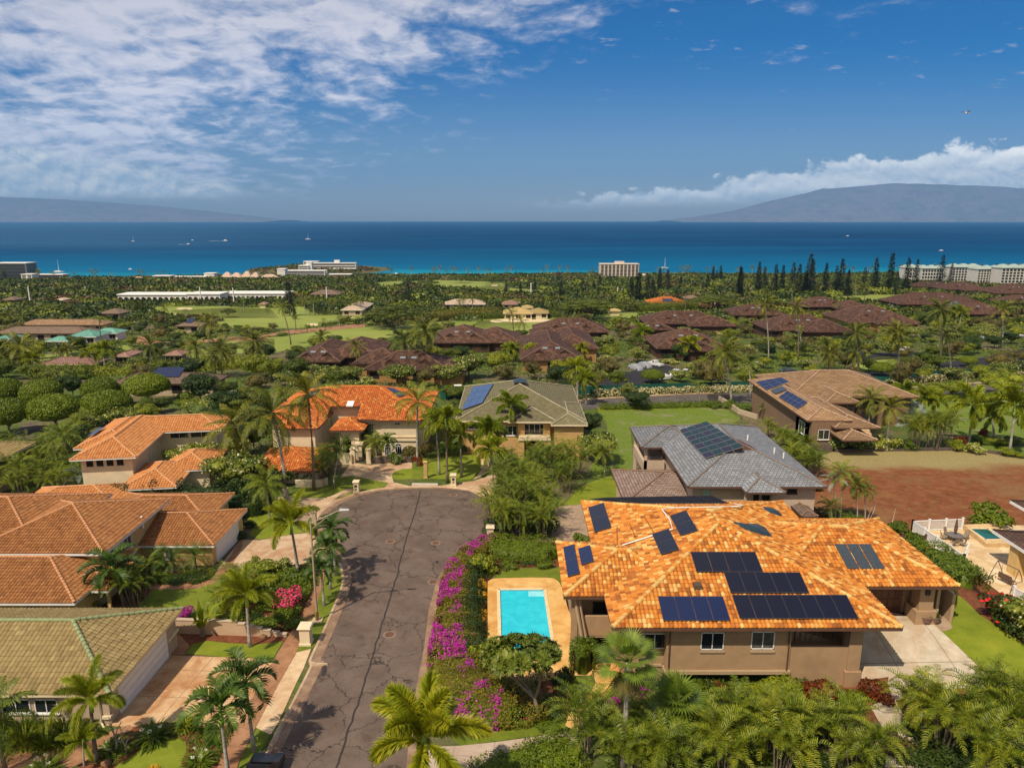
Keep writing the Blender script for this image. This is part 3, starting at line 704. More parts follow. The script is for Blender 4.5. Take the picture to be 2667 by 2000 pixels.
M_WALK_R=gmat('pinkish_concrete',c_conc((.42,.33,.26),(.52,.43,.34),(.33,.22,.14),.5,2.6,.1),bump=.08,rough=.8)
M_CUL=gmat('sandy_concrete',c_conc((.46,.32,.19),(.58,.44,.29),(.36,.17,.08),.65,2.4,.2),bump=.08,rough=.8)
M_KERB=gmat('kerb_concrete',c_conc((.42,.29,.18),(.56,.42,.28),(.30,.15,.075),.6),bump=.1)
M_GUT=gmat('gutter_concrete',c_conc((.24,.15,.095),(.34,.23,.15),(.15,.08,.045),.6),bump=.1)
M_DECK=gmat('pool_deck_stone',c_conc((.60,.35,.11),(.68,.44,.17),(.46,.20,.04),.75),bump=.06,rough=.75)
M_PATIO=gmat('travertine',lambda q,g:q.mix(q.math('MULTIPLY',q.sm(q.noise(g,1.2,6,.7),.5,.7),.5),q.ramp(q.a('ShaderNodeTexVoronoi',i_Scale=1.1,i_Vector=g).outputs['Color'],[(.1,(.50,.34,.17)),(.5,(.62,.46,.27)),(.9,(.70,.56,.36))]),(.42,.24,.10)),bump=.1)
M_PAVER=gmat('paver_court',c_conc((.30,.21,.14),(.40,.29,.20),(.20,.13,.08),.6,1.2,.3),bump=.15)
M_SAND=gmat('bunker_sand',lambda q,g:q.mix(q.noise(g,.5,4),(.55,.43,.24),(.70,.58,.36)))
M_BEACH=gmat('beach_sand',lambda q,g:q.mix(q.noise(g,.05,4),(.50,.42,.28),(.64,.55,.40)))
def c_asph(base,hi,crack=True):
    def f(q,g):
        c=q.mix(q.sm(q.noise(g,.35,6,.65),.35,.65),base,hi)
        c=q.mix(q.math('MULTIPLY',q.sm(q.noise(g,40,2,.8),.5,.75),.25),c,tuple(x*1.7 for x in hi))
        c=q.mix(q.math('MULTIPLY',q.sm(q.noise(g,.5,4,.6,.5),.58,.72),.45),c,tuple(x*.45 for x in base))
        if crack:
            nv=q.noise(g,.8,5,.65,out=1);ws=q.a('ShaderNodeVectorMath',operation='SCALE',i_0=nv);ws.inputs['Scale'].default_value=1.9
            w=q.a('ShaderNodeVectorMath',operation='ADD',i_0=g,i_1=ws)
            for scl,wd,am in ((.27,.015,.85),(.62,.010,.45)):
                v=q.a('ShaderNodeTexVoronoi',feature='DISTANCE_TO_EDGE',i_Scale=scl,i_Vector=w)
                l=q.math('SUBTRACT',1.0,q.sm(v.outputs['Distance'],wd*.35,wd));br=q.sm(q.noise(g,.22,3),.34,.46)
                c=q.mix(q.math('MULTIPLY',q.math('MULTIPLY',l,br),am),c,(.022,.017,.015))
        return c
    return f
M_ASPH=gmat('worn_asphalt',c_asph((.108,.076,.059),(.152,.112,.088)),bump=.15,bs=30)
M_ASPH2=gmat('far_asphalt',c_asph((.085,.072,.062),(.12,.10,.085)),bump=.1)
M_BLACKTOP=gmat('blacktop',c_asph((.022,.021,.024),(.035,.033,.036),False),bump=.1)
M_SEAM=plain('seam_tar',(.035,.028,.025),.9,.3,6)

KEEP=[]
def sheet(name,pts,m,lev=1,closed_smooth=False,label=None):
    if closed_smooth:pts=catmull(pts,True,5)
    if name in ('fairway','road','car_park','meadow','bunker','driveway','dirt_lot','patio','traffic_island'):KEEP.append(pts)
    v=[(p[0],p[1],gz(p[0],p[1])+.012*lev+(.03*lev if p[1] > 180 else 0)) for p in pts]
    me=bpy.data.meshes.new(name);me.from_pydata(v,[],[list(range(len(v)))]);me.materials.append(m);me.update()
    if me.polygons[0].normal.z < 0:me.flip_normals()
    if any(24 < p[0] < 50 and p[1] < 75 for p in pts):
        bm=bmesh.new();bm.from_mesh(me);bmesh.ops.triangulate(bm,faces=bm.faces[:])
        for _ in range(6):
            es=[e for e in bm.edges if e.calc_length() > .6 and 20 < e.verts[0].co.x < 60]
            if not es or len(es) > 16000:break
            bmesh.ops.subdivide_edges(bm,edges=es,cuts=1);bmesh.ops.triangulate(bm,faces=[f for f in bm.faces if len(f.verts) > 3])
        for v_ in bm.verts:v_.co.z=gz(v_.co.x,v_.co.y)+.012*lev
        bm.to_mesh(me);bm.free()
    o=link(name,me);o['kind']='structure';return o
def Gs(cr,*xy):return [G(cr,*xy[i]) for i in range(len(xy))]
# base terrain: one sheet out past the shore
def ground_mesh():
    xs=np.concatenate([np.linspace(-3600,-1100,9),np.linspace(-1000,1000,41),np.linspace(1100,3600,9)])
    ys=np.array([-250,-100,0,100,250,400,500,600,700,800,860,920,960,1000,1030,1060,1090,1120,1150,1180,1210,1240,1280,1350])
    V=[];nx=len(xs)
    for y in ys:
        for x in xs:V.append((x,y,coast_z(x,y)))
    Fc=[[j*nx+i,j*nx+i+1,(j+1)*nx+i+1,(j+1)*nx+i] for j in range(len(ys)-1) for i in range(nx-1)]
    me=bpy.data.meshes.new('ground');me.from_pydata(V,[],Fc);me.materials.append(M_BASE);return me
TV=[(22+i*.8,43+j*.8) for j in range(37) for i in range(33)]
me=bpy.data.meshes.new('terrace');me.from_pydata([(x,y,gz(x,y)+.006) for x,y in TV],[],[[j*33+i,j*33+i+1,(j+1)*33+i+1,(j+1)*33+i] for j in range(36) for i in range(32)]);me.materials.append(M_SOIL)
link('garden_terrace',me)['kind']='structure'
g_=link('ground',ground_mesh());g_['kind']='structure'
# sea
def seamat(q):
    g=q.a('ShaderNodeNewGeometry').outputs['Position'];s_=q.a('ShaderNodeSeparateXYZ',i_0=g);x,y=s_.outputs[0],s_.outputs[1]
    wob=q.math('MULTIPLY',q.math('SUBTRACT',q.noise(q.scalev(g,(.0022,.0045,0)),1,5,.6),.5),420.0)
    yv=q.math('ADD',q.math('ADD',y,wob),q.math('MULTIPLY',x,-.05))
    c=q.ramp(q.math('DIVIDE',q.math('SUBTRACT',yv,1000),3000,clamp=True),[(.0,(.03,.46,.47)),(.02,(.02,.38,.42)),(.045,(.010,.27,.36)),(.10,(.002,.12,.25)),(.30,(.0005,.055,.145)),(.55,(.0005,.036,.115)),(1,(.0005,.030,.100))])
    band=q.noise(q.scalev(g,(.0007,.0035,0)),1,6,.62,.4)
    c=q.mix(q.math('MULTIPLY',q.sm(band,.42,.66),.42),c,(.004,.10,.22))
    c=q.mix(q.math('MULTIPLY',q.sm(q.noise(q.scalev(g,(.02,.06,0)),1,6,.7),.5,.75),.25),c,(.012,.14,.26))
    glare=q.math('MULTIPLY',q.math('SUBTRACT',1.0,q.sm(q.math('DIVIDE',x,y),-.62,-.08)),q.sm(q.math('ADD',y,q.math('MULTIPLY',wob,2.5)),1700,2900))  # sky glare on the left sea, painted into the water colour
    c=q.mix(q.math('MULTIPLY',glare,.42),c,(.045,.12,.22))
    reef=q.sm(q.noise(q.scalev(g,(.012,.03,0)),1,4,.6),.56,.64);near=q.math('SUBTRACT',1.0,q.sm(y,1250,1420))
    c=q.mix(q.math('MULTIPLY',q.math('MULTIPLY',reef,near),.45),c,(.006,.12,.17))
    foam=q.sm(q.noise(q.scalev(g,(.03,.12,0)),1,7,.75),.735,.76)
    c=q.mix(q.math('MULTIPLY',foam,.35),c,(.5,.6,.65))
    p=q.a('ShaderNodeBsdfDiffuse',i_Color=c);gl=q.a('ShaderNodeBsdfGlossy',i_Roughness=.35,i_Color=(.8,.9,1.));mx=q.a('ShaderNodeMixShader',i_0=.03);q.l.new(p.outputs[0],mx.inputs[1]);q.l.new(gl.outputs[0],mx.inputs[2])
    h=q.math('ADD',q.noise(q.scalev(g,(.05,.13,.05)),1,8,.65),q.math('MULTIPLY',q.noise(q.scalev(g,(.4,.9,.4)),1,4,.6),.35))
    b=q.a('ShaderNodeBump',i_Strength=1.0,i_Distance=1.6,i_Height=h);q.put(p.inputs['Normal'],b);q.put(gl.inputs['Normal'],b);out(q,mx)
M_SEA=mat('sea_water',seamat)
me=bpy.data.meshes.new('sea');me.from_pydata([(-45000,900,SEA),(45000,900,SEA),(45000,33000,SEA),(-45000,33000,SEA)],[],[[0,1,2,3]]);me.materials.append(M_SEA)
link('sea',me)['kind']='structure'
# beach strip
bt=[(x,coast_y(x)-16,SEA+.6+2.2) for x in range(-1100,1500,50)];bb=[(x,coast_y(x)+8,SEA-.3) for x in range(-1100,1500,50)];bm_=MB()
bm_.add(bt+bb,[(i,i+len(bt),i+1+len(bt),i+1) for i in range(len(bt)-1)]);o=bm_.build('beach',M_BEACH);o['kind']='structure'
# headland: low lava hill running out into the sea
def bumpmesh(name,cx,cy,rx,ry,H,m,nx=40,ny=26,seed=1,pw=1.4,rough=.12,ridge=None,z0=SEA-3):
    g=np.random.default_rng(seed);V=[];ph=g.random(12)*6.28
    for j in range(ny+1):
        for i in range(nx+1):
            u,v=2*i/nx-1,2*j/ny-1;x=cx+rx*u;y=cy+ry*v;d=min(1,math.hypot(u,v));h=(math.cos(d*math.pi)*.5+.5)**(1/pw)
            n_=sum(math.sin(x/rx*(2+k*2.3)+ph[k])*math.cos(y/ry*(2+k*1.9)+ph[k+6])/(1+k) for k in range(6));V.append((x,y,z0+(H+3)*h*(1+rough*n_)))
    me=bpy.data.meshes.new(name);me.from_pydata(V,[],[[j*(nx+1)+i,j*(nx+1)+i+1,(j+1)*(nx+1)+i+1,(j+1)*(nx+1)+i] for j in range(ny) for i in range(nx)]);me.materials.append(m);return me
M_HEAD=gmat('headland_rock',lambda q,g:q.ramp(q.noise(g,.05,7,.7),[(.3,(.07,.035,.02)),(.5,(.11,.10,.03)),(.7,(.17,.13,.07))]),bs=.3,bd=1)
HEAD=(-345,1290,150,150,10)
o=link('headland',bumpmesh('headland',*HEAD,M_HEAD,seed=3,pw=1.8));o['kind']='structure'
def head_z(x,y):
    u,v=(x-HEAD[0])/HEAD[2],(y-HEAD[1])/HEAD[3];d=min(1,math.hypot(u,v));return SEA-3+13*(math.cos(d*math.pi)*.5+.5)**(1/1.8)
# far islands: outlines traced as ridge heights, built as long ridged hills 27 km out
M_ISL=gmat('island_slopes',lambda q,g:q.ramp(q.noise(q.scalev(g,(.0009,.0009,.0022)),1,8,.68,.5),[(.3,(.10,.09,.10)),(.48,(.20,.17,.18)),(.58,(.13,.13,.12)),(.75,(.28,.24,.24))]),bs=.002,bd=200,bump=.6)  # slope colours lightened to violet-grey, some distance haze in the albedo
def island(name,prof,seed,y0=26500,depth=3600):
    g=np.random.default_rng(seed);n=130;rows=16;xs=np.linspace(prof[0][0],prof[-1][0],n);hs=np.interp(xs,[p[0] for p in prof],[p[1] for p in prof]);V=[]
    ph=g.random(24)*6.28;am=[1/(1+.55*k) for k in range(12)]
    for j in range(rows+1):
        v=j/rows
        for i,x in enumerate(xs):
            gul=sum(am[k]*math.sin(x/2400*(1.2+1.4*k)+ph[k]+v*1.2*math.sin(ph[k+12])) for k in range(12))/3
            h=hs[i]*math.sin(v*math.pi/2)**.9*(1+.13*gul*(1-v)*v*4+.012*gul);V.append((x,y0-depth*.5+depth*v+250*gul*(1-v),SEA-8+max(0,h)+(9 if h > 1 else 0)))
    top=len(V)-n
    for i,x in enumerate(xs):V.append((x,y0+depth*1.2,SEA-8))
    Fc=[[j*n+i,j*n+i+1,(j+1)*n+i+1,(j+1)*n+i] for j in range(rows+1) for i in range(n-1)]
    me=bpy.data.meshes.new(name);me.from_pydata(V,[],Fc);me.materials.append(M_ISL);me.polygons.foreach_set('use_smooth',[True]*len(Fc));o=link(name,me);o['kind']='structure'
def isl_pts(L,Y=27500):
    r=[]
    for x,y in L:
        p=Yp('w',x,y,Y);r.append((p.x,max(0,p.z-SEA)))
    return r
island('island_hills',isl_pts([(1440,477),(1500,470),(1600,455),(1680,433),(1760,416),(1800,404),(1810,406),(1870,401),(1960,396),(2050,397),(2130,401),(2230,406),(2400,420),(2700,470)]),5)
island('distant_hills',isl_pts([(-500,430),(-300,418),(-60,424),(60,428),(160,434),(300,443),(420,455),(520,466),(620,476)]),9)

# cul-de-sac road
ROAD_R=Gs('b',(520,1900),(545,1659),(570,1400),(595,1240),(615,1130),(640,1000),(655,880),(665,800),(688,720),(705,650),(740,590),(790,530),(860,480),(925,440),(965,390),(985,330),(995,260),(985,190),(940,175),(890,165),(800,155),(700,150),(570,150),(450,157),(350,170),(250,197),(170,235),(110,280),(80,330),(82,390),(105,440),(150,482),(192,520),(222,575),(232,640),(222,700),(188,790),(135,920),(65,1080))
ROAD_R +=Gs('a',(1740,1090),(1650,1280),(1560,1455),(1475,1640),(1390,1850))
road_s=catmull(ROAD_R,False,4)
sheet('road',road_s,M_ASPH,2)
def ribbon(name,path,offs,m,side=1,seg=None):
    "extruded strip beside a path; offs=[(outward distance, height)]"
    P=[Vector(p) for p in path];n=len(P);V=[]
    for i,p in enumerate(P):
        d=P[min(i+1,n-1)]-P[max(i-1,0)];d.z=0;d.normalize();s=Vector((d.y,-d.x,0))*side
        for w,h in offs:q=p+s*w;V.append((q.x,q.y,gz(q.x,q.y)+h))
    k=len(offs);Fc=[[i*k+j,(i+1)*k+j,(i+1)*k+j+1,i*k+j+1] for i in range(n-1) for j in range(k-1)]
    me=bpy.data.meshes.new(name);me.from_pydata(V,[],Fc);me.materials.append(m);o=link(name,me);o['kind']='structure';return o
ribbon('gutter',road_s,[(-.12,.026),(0,.034),(.55,.030)],M_GUT)
ribbon('kerb',road_s,[(.50,.033),(.62,.15),(.80,.16),(.84,0)],M_KERB)
# longitudinal tar seam
seam=catmull(Gs('b',(160,1659),(230,1440),(290,1260),(345,1080),(400,900),(440,760),(490,600),(530,440),(575,300),(610,160)),False,6)
g0=random.Random(3);seam=[p+Vector((g0.uniform(-.07,.07),0,0)) for p in seam]
ribbon('road_seam',seam,[(-.07,.040),(.07,.040)],M_SEAM)
# manhole covers and drain inlet set in the road
M_IRON=plain('rusty_iron',(.12,.055,.03),.8,.3,8);M_COVER_RIM=plain('cover_concrete',(.22,.155,.11),.85,.2,4)
for (cx_,cy_,lab) in ((445,940,'rusty round manhole cover in the lower road beside the centre crack'),(695,445,'pale ringed utility cover at the mouth of the cul-de-sac'),(680,655,'pale ringed utility cover close to the right kerb'),(450,437,'small dark manhole cover in the middle of the cul-de-sac circle'),(790,185,'dark manhole cover near the far edge of the cul-de-sac')):
    b_=G('b',cx_,cy_);t_=thing('manhole_cover',b_,lab,'manhole cover','round covers set in the road');q=MB();q.lathe([(.55,.03),(.55,.05),(.42,.052)],(0,0,0),20);child('rim',q.mesh('rim',M_COVER_RIM),t_);q=MB();q.lathe([(.40,.03),(.40,.058),(.36,.062)],(0,0,0),18);child('lid',q.mesh('lid',M_IRON),t_)
p0,p1=G('b',565,136),G('b',705,138);q=MB();q.beam(p0+Vector((0,.3,.1)),p1+Vector((0,.3,.1)),.75,.22);tag(q.build('drain_inlet',plain('drain_concrete',(.5,.43,.35),.8,.15)),'pale concrete storm drain inlet in the kerb at the end of the cul-de-sac','drain inlet')
sheet('road_stain',catmull(Gs('b',(75,1160),(85,1115),(100,1105),(106,1130),(95,1158)),True,3),M_SEAM,4)
sheet('road_stain',catmull(Gs('b',(690,548),(700,540),(712,546),(702,556)),True,3),M_SEAM,4)
# left side
sheet('sidewalk',Gs('a',(1165,1680),(1225,1520),(1290,1410),(1390,1230),(1480,1070),(1560,940),(1620,850),(1690,700),(1720,590),(1762,585),(1738,680),(1705,800),(1640,935),(1600,1035),(1512,1195),(1440,1330),(1380,1440),(1285,1640),(1276,1680)),M_WALK_L,3)
sheet('driveway',Gs('a',(570,1430),(610,1380),(840,1080),(865,1045),(990,1053),(1480,1070),(1290,1410),(1180,1440),(1000,1420),(880,1410),(700,1440)),M_DRIVE_L,2)
sheet('driveway_apron',Gs('a',(1602,1035),(1680,1015),(1640,1120),(1600,1200),(1500,1420),(1460,1480),(1382,1440),(1440,1330),(1512,1195)),M_APRON,3)
sheet('lawn',Gs('a',(1000,1040),(1040,990),(1120,972),(1240,985),(1390,992),(1530,975),(1476,1066),(1200,1060)),M_LAWN2,3)
sheet('soil_bed',Gs('a',(890,920),(960,930),(1550,945),(1530,985),(1240,1000),(1120,985),(1030,1010)),M_SOIL,2)
sheet('path',Gs('a',(860,930),(960,930),(1025,1000),(992,1050),(868,1045),(840,1000)),M_WALK_L,3)
sheet('soil_bed',Gs('a',(300,1900),(430,1640),(560,1500),(700,1425),(900,1400),(1100,1420),(1290,1405),(1165,1680),(1100,1800)),M_SOIL,1)
sheet('lawn',Gs('a',(560,1800),(620,1660),(690,1610),(760,1560),(850,1515),(940,1495),(1000,1515),(1005,1570),(980,1640),(1000,1750)),M_LAWN2,3,True)
sheet('path',Gs('a',(-200,1700),(60,1560),(110,1528),(380,1530),(520,1510),(600,1460),(700,1425),(720,1445),(560,1560),(430,1640),(300,1690),(-100,1900)),M_WALK_L,3)
sheet('verge_grass',Gs('a',(1280,1700),(1300,1610),(1345,1520),(1390,1440),(1460,1475),(1410,1570),(1360,1700)),M_LAWN,2)
sheet('verge_grass',Gs('a',(1595,1035),(1640,935),(1705,800),(1735,690),(1770,590),(1800,480),(1845,470),(1866,560),(1850,680),(1790,830),(1735,930),(1690,1010)),M_LAWN,2)
sheet('lawn',Gs('a',(740,790),(830,690),(1040,692),(1140,660),(1240,590),(1340,590),(1350,640),(1290,700),(1250,800),(1200,860),(900,860)),M_LAWN,2)
sheet('soil_bed',Gs('a',(1150,860),(1250,700),(1340,590),(1540,560),(1690,560),(1700,680),(1620,850),(1560,940),(1340,900)),M_SOIL,3)
sheet('soil_bed',Gs('a',(600,800),(640,640),(800,600),(1160,590),(1150,650),(1040,680),(840,680),(740,790)),M_SOIL,1)
sheet('path',catmull(Gs('a',(800,665),(1050,662),(1150,618),(1225,545),(1290,440),(1310,455),(1255,560),(1185,640),(1070,688),(815,692)),True,4),M_WALK_L,3)
sheet('driveway',Gs('a',(1172,590),(1300,425),(1400,430),(1560,400),(1700,385),(1830,420),(1850,480),(1790,500),(1740,560),(1540,560),(1340,585)),M_CUL,2)
sheet('lawn',Gs('a',(1310,300),(1440,262),(1500,300),(1640,385),(1540,405),(1400,425),(1350,400),(1370,340)),M_LAWN2,2)
sheet('driveway',Gs('a',(1480,195),(1745,202),(1700,260),(1660,330),(1600,340),(1500,260)),M_PAVER,2)
sheet('lawn',Gs('a',(1560,195),(1620,160),(1700,120),(1900,80),(2100,120),(2050,170),(1866,185),(1745,200)),M_LAWN,2)
sheet('sidewalk',Gs('f',(700,1270),(830,1240),(960,1180),(1010,1180),(1010,1200),(900,1260),(780,1330),(640,1390),(560,1400)),M_CUL,4)
sheet('verge_grass',Gs('f',(840,1275),(930,1215),(1020,1200),(1030,1225),(940,1250)),M_LAWN2,4)
sheet('driveway',Gs('f',(560,1400),(640,1350),(760,1260),(900,1200),(960,1120),(880,1130),(930,1050),(1000,960),(1150,985),(1490,945),(1500,1020),(1330,1080),(1345,1125),(1500,1160),(1710,1150),(1850,1170),(2000,1210),(2120,1260),(1990,1320),(1700,1270),(1300,1240),(1000,1300),(700,1420)),M_CUL,1)
sheet('lawn',Gs('f',(1325,1075),(1345,1040),(1420,1015),(1500,1015),(1500,1100),(1350,1105)),M_LAWN2,3)
sheet('lawn',Gs('f',(1630,1095),(1640,900),(1800,880),(2000,850),(2060,940),(2070,1020),(1980,1100),(1860,1110)),M_LAWN2,3)
sheet('lawn',Gs('f',(1490,1010),(1520,960),(1650,890),(1650,1098),(1490,1100)),M_LAWN,2)
sheet('path',Gs('f',(1990,885),(2110,880),(2130,1000),(2100,1060),(2000,1105),(2070,1020),(2060,930)),M_CUL,4)
sheet('driveway',Gs('g',(0,1075),(100,1060),(250,1040),(420,980),(440,1020),(400,1100),(340,1180),(200,1110),(0,1090)),M_CUL,3)
# right side
sheet('lawn',Gs('b',(690,960),(655,1050),(640,1180),(630,1300),(700,1430),(830,1540),(1290,1478),(1400,1440),(1400,1380),(1200,1400),(900,1400),(780,1330),(730,1250),(705,1100)),M_LAWN,2)
sheet('soil_bed',Gs('b',(700,1100),(705,900),(720,760),(745,650),(800,560),(900,470),(1010,430),(1340,440),(1360,570),(1100,580),(1010,615),(975,660),(980,940),(1050,1040),(1400,1160),(1420,1260),(1400,1440),(1250,1420),(900,1420),(780,1330)),M_SOIL,1)
sheet('lawn',Gs('b',(1000,640),(1040,600),(1100,580),(1365,580),(1400,700),(1360,700),(1200,680)),M_LAWN,3)
sheet('lawn',Gs('b',(1400,1165),(1430,1160),(1550,1200),(1545,1230),(1500,1295),(1420,1270),(1395,1200)),M_LAWN,3)
PZ=-2.33
def Zs(cr,*xy):return [Zp(cr,*q_,PZ) for q_ in xy]
DECK=catmull(Zs('b',(975,680),(985,645),(1040,633),(1290,630),(1350,645),(1382,700),(1410,800),(1440,870),(1445,1000),(1430,1165),(1390,1160),(1200,1200),(1020,1160),(978,1100),(976,900)),True,3)
POOL=Zs('b',(1037,698),(1280,697),(1332,1040),(1046,1045))
def deck():
    mb=MB();n=len(DECK)
    c=sum((Vector(p) for p in POOL),Vector())/4;ring=[]
    for p in DECK:
        d=Vector(p)-c;best=1
        for i in range(4):
            a,b=POOL[i],POOL[(i+1) % 4];e=b-a;den=d.x*e.y-d.y*e.x
            if abs(den) < 1e-6:continue
            k=((a.x-c.x)*e.y-(a.y-c.y)*e.x)/den;u=((a.x-c.x)*d.y-(a.y-c.y)*d.x)/den
            if 0 < k < best and -1e-3 <=u <=1.001:best=k
        ring.append(c+d*best)
    V=[(p[0],p[1],PZ) for p in DECK]+[(p[0],p[1],PZ) for p in ring]+[(p[0],p[1],gz(p[0],p[1])-.2) for p in DECK]
    mb.add(V,[(i,(i+1) % n,n+(i+1) % n,n+i) for i in range(n)]+[(2*n+i,2*n+(i+1) % n,(i+1) % n,i) for i in range(n)]);return mb
o=deck().build('pool_deck',M_DECK);o['kind']='structure'
def pmat(q):
    g=q.a('ShaderNodeNewGeometry').outputs['Position']
    c=q.mix(q.sm(q.noise(g,.9,4,.6,.6),.3,.75),(.014,.46,.58),(.03,.56,.66))
    p=q.a('ShaderNodeBsdfPrincipled',i_Base_Color=c,i_Roughness=.08)
    b=q.a('ShaderNodeBump',i_Strength=.15,i_Distance=.05,i_Height=q.noise(g,3,4,.6,.6));q.put(p.inputs['Normal'],b);out(q,p)
M_POOLW=mat('pool_water',pmat);M_POOLT=plain('pool_tile',(.10,.42,.55),.3,.2,12);M_WHITE=plain('white_paint',(.78,.77,.74),.5,.05,2);M_COPING=plain('coping_stone',(.66,.52,.30),.7,.15,3)
pl=thing('swimming_pool',(POOL[0]+POOL[2])/2,'turquoise rectangular swimming pool in an ochre deck beside the tiled house','swimming pool')
q=MB();q.add([(p.x,p.y,PZ-.10) for p in POOL],[(3,2,1,0)]);q.build('water',M_POOLW,pl)
q=MB()
for i in range(4):
    a,b=POOL[i],POOL[(i+1) % 4];q.add([(a.x,a.y,PZ-.12),(b.x,b.y,PZ-.12),(b.x,b.y,PZ+.01),(a.x,a.y,PZ+.01)],[(3,2,1,0)])
q.build('tile_band',M_POOLT,pl)
q=MB()
for i in range(4):
    a,b=POOL[i],POOL[(i+1) % 4];c_=sum(POOL,Vector())/4;f_=Vector((0,0,.02));a,b=c_+(a-c_)*1.03+f_,c_+(b-c_)*1.03+f_;q.beam(a,b,.3,.05)
q.build('coping',M_COPING,pl)
M_PSTEP=plain('pool_step',(.25,.66,.74),.3,.1)
q=MB();c0=POOL[1];q.box(c0.x-1.5,c0.x-.02,c0.y-1.0,c0.y-.05,PZ-.14,PZ-.085);q.build('step',M_PSTEP,pl)
sheet('path',Gs('b',(1395,1430),(1410,1370),(1500,1300),(1560,1200),(1545,1160),(1440,1160),(1450,1100),(1700,1090),(1700,1180),(1640,1250),(1560,1300),(1480,1400),(1460,1470)),M_DECK,3)
sheet('path',Gs('b',(700,1545),(830,1540),(1020,1520),(1290,1483),(1430,1470),(1480,1500),(1440,1545),(1240,1572),(1050,1640),(990,1700),(800,1900),(560,1900),(580,1600)),M_WALK_R,4)
sheet('driveway',Gs('b',(860,480),(925,440),(970,385),(1000,360),(1100,330),(1300,330),(1350,250),(1400,235),(1660,195),(1700,300),(1560,440),(1340,440),(1010,430),(900,470)),M_PAVER,1)
sheet('lawn',Gs('g',(930,1230),(980,1180),(1050,1090),(1200,1030),(1300,1000),(1360,1080),(1400,1180),(1300,1190),(1060,1220)),M_LAWN2,2)
sheet('meadow',Gs('g',(1190,500),(1500,488),(1850,478),(2150,470),(2300,560),(2212,620),(1850,630),(1450,640),(1480,960),(1300,985),(1170,1020),(1120,960),(1200,850),(1290,840),(1270,600)),M_MEADOW,1)
sheet('driveway',Gs('d',(300,900),(560,780),(860,850),(960,880),(1000,920),(1260,1165),(1300,1240),(1130,1230),(900,1240),(760,1300),(850,1480),(1000,1659),(700,1659),(720,1500),(620,1330),(700,1290),(720,1170),(560,1200),(200,1050)),M_DRIVE_R,6)
sheet('paver_landing',catmull(Gs('o',(640,1330),(720,1310),(800,1360),(880,1450),(860,1490),(740,1505),(640,1420)),True,4),M_PAVER,3)
sheet('lawn',Gs('o',(760,1300),(860,1200),(830,1060),(900,1080),(1040,1190),(1180,1330),(1330,1430),(1500,1540),(1659,1640),(1750,2000),(1500,2100),(900,1680),(740,1500),(880,1470),(800,1350)),M_LAWN2,2)
sheet('soil_bed',Gs('o',(580,620),(1000,830),(1180,960),(1500,1170),(1900,1300),(1900,1800),(1500,1540),(1180,1330),(1040,1190),(900,1080),(700,900),(560,700)),M_SOIL,1)
sheet('dirt_lot',Gs('h',(740,790),(860,750),(1200,742),(1830,735),(2260,790),(3200,900),(3400,1500),(2300,1500),(1400,1420),(1000,1400),(600,1300),(560,1100),(700,950)),M_DIRT,2)
sheet('meadow',Gs('h',(1480,390),(1700,372),(1920,360),(2900,330),(3000,900),(2212,790),(1830,735),(1700,600),(1500,560)),M_MEADOW,2)
sheet('patio',Gs('o',(430,440),(1000,405),(1300,360),(2300,380),(2300,1350),(1500,1175),(1250,985),(1000,830),(640,590)),M_PATIO,4)
# middle distance
sheet('road',Gs('g',(1000,440),(1200,412),(1700,385),(2212,362),(2212,450),(2130,458),(1700,468),(1300,478),(1000,500)),M_ASPH2,2)
sheet('road',Gs('h',(-20,345),(150,340),(420,330),(420,400),(150,405),(-20,410)),M_ASPH2,2)
sheet('road',Gs('h',(1300,310),(1500,285),(1920,262),(2300,240),(3200,215),(3200,310),(2212,345),(1700,362),(1450,372),(1300,370)),M_ASPH2,2)
sheet('verge_grass',Gs('g',(1190,475),(1700,463),(2130,455),(2140,475),(1700,492),(1200,505)),M_LAWN2,3)
ribbon('kerb',catmull(Gs('g',(1000,432),(1200,408),(1700,381),(2212,358)),False,5),[(-.3,.04),(-.2,.18),(.35,.18),(.4,0)],M_KERB,1)
ribbon('kerb',catmull(Gs('h',(1420,296),(1600,283),(1920,262),(2300,245)),False,5),[(-.3,.04),(-.2,.18),(.35,.18),(.4,0)],M_KERB,1)
sheet('car_park',Gs('g',(1180,265),(1290,230),(1330,200),(1450,205),(1500,180),(1560,140),(1690,140),(1820,182),(1790,240),(1700,275),(1560,290),(1540,318),(1200,330)),M_BLACKTOP,2)
sheet('traffic_island',catmull(Gs('g',(1150,240),(1250,205),(1370,230),(1370,248),(1200,250)),True,4),M_LAWN,4)
sheet('road',Gs('l',(1000,1075),(1130,1035),(1390,1035),(1400,1065),(1200,1085),(1010,1100)),M_BLACKTOP,2)
sheet('road',Gs('l',(880,1215),(1050,1180),(1500,1125),(1880,1075),(2212,1005),(2400,960),(2900,880),(2900,960),(2212,1095),(1900,1140),(1500,1185),(1200,1235),(900,1270)),M_BLACKTOP,2)
sheet('verge_grass',Gs('l',(900,1180),(1000,1100),(1250,1085),(1390,1070),(1700,1060),(1880,1060),(1500,1120),(1050,1175)),M_LAWN,1)
sheet('verge_grass',Gs('l',(1150,1240),(1500,1190),(1900,1145),(2212,1095),(2900,980),(2900,1010),(2212,1140),(1900,1185),(1240,1235)),M_LAWN,3)
sheet('lawn',Gs('l',(430,1040),(620,1040),(600,1100),(480,1100)),M_LAWN2,3)
sheet('road',Gs('e',(320,440),(560,405),(760,415),(780,440),(640,490),(420,495)),M_ASPH,2)
sheet('road',Gs('e',(50,880),(200,780),(260,760),(420,840),(400,880),(100,930)),M_ASPH,2)
sheet('road',Gs('j',(-40,1020),(300,985),(500,950),(800,925),(1110,893),(1110,925),(760,955),(420,990),(0,1035)),M_WALK_L,3)
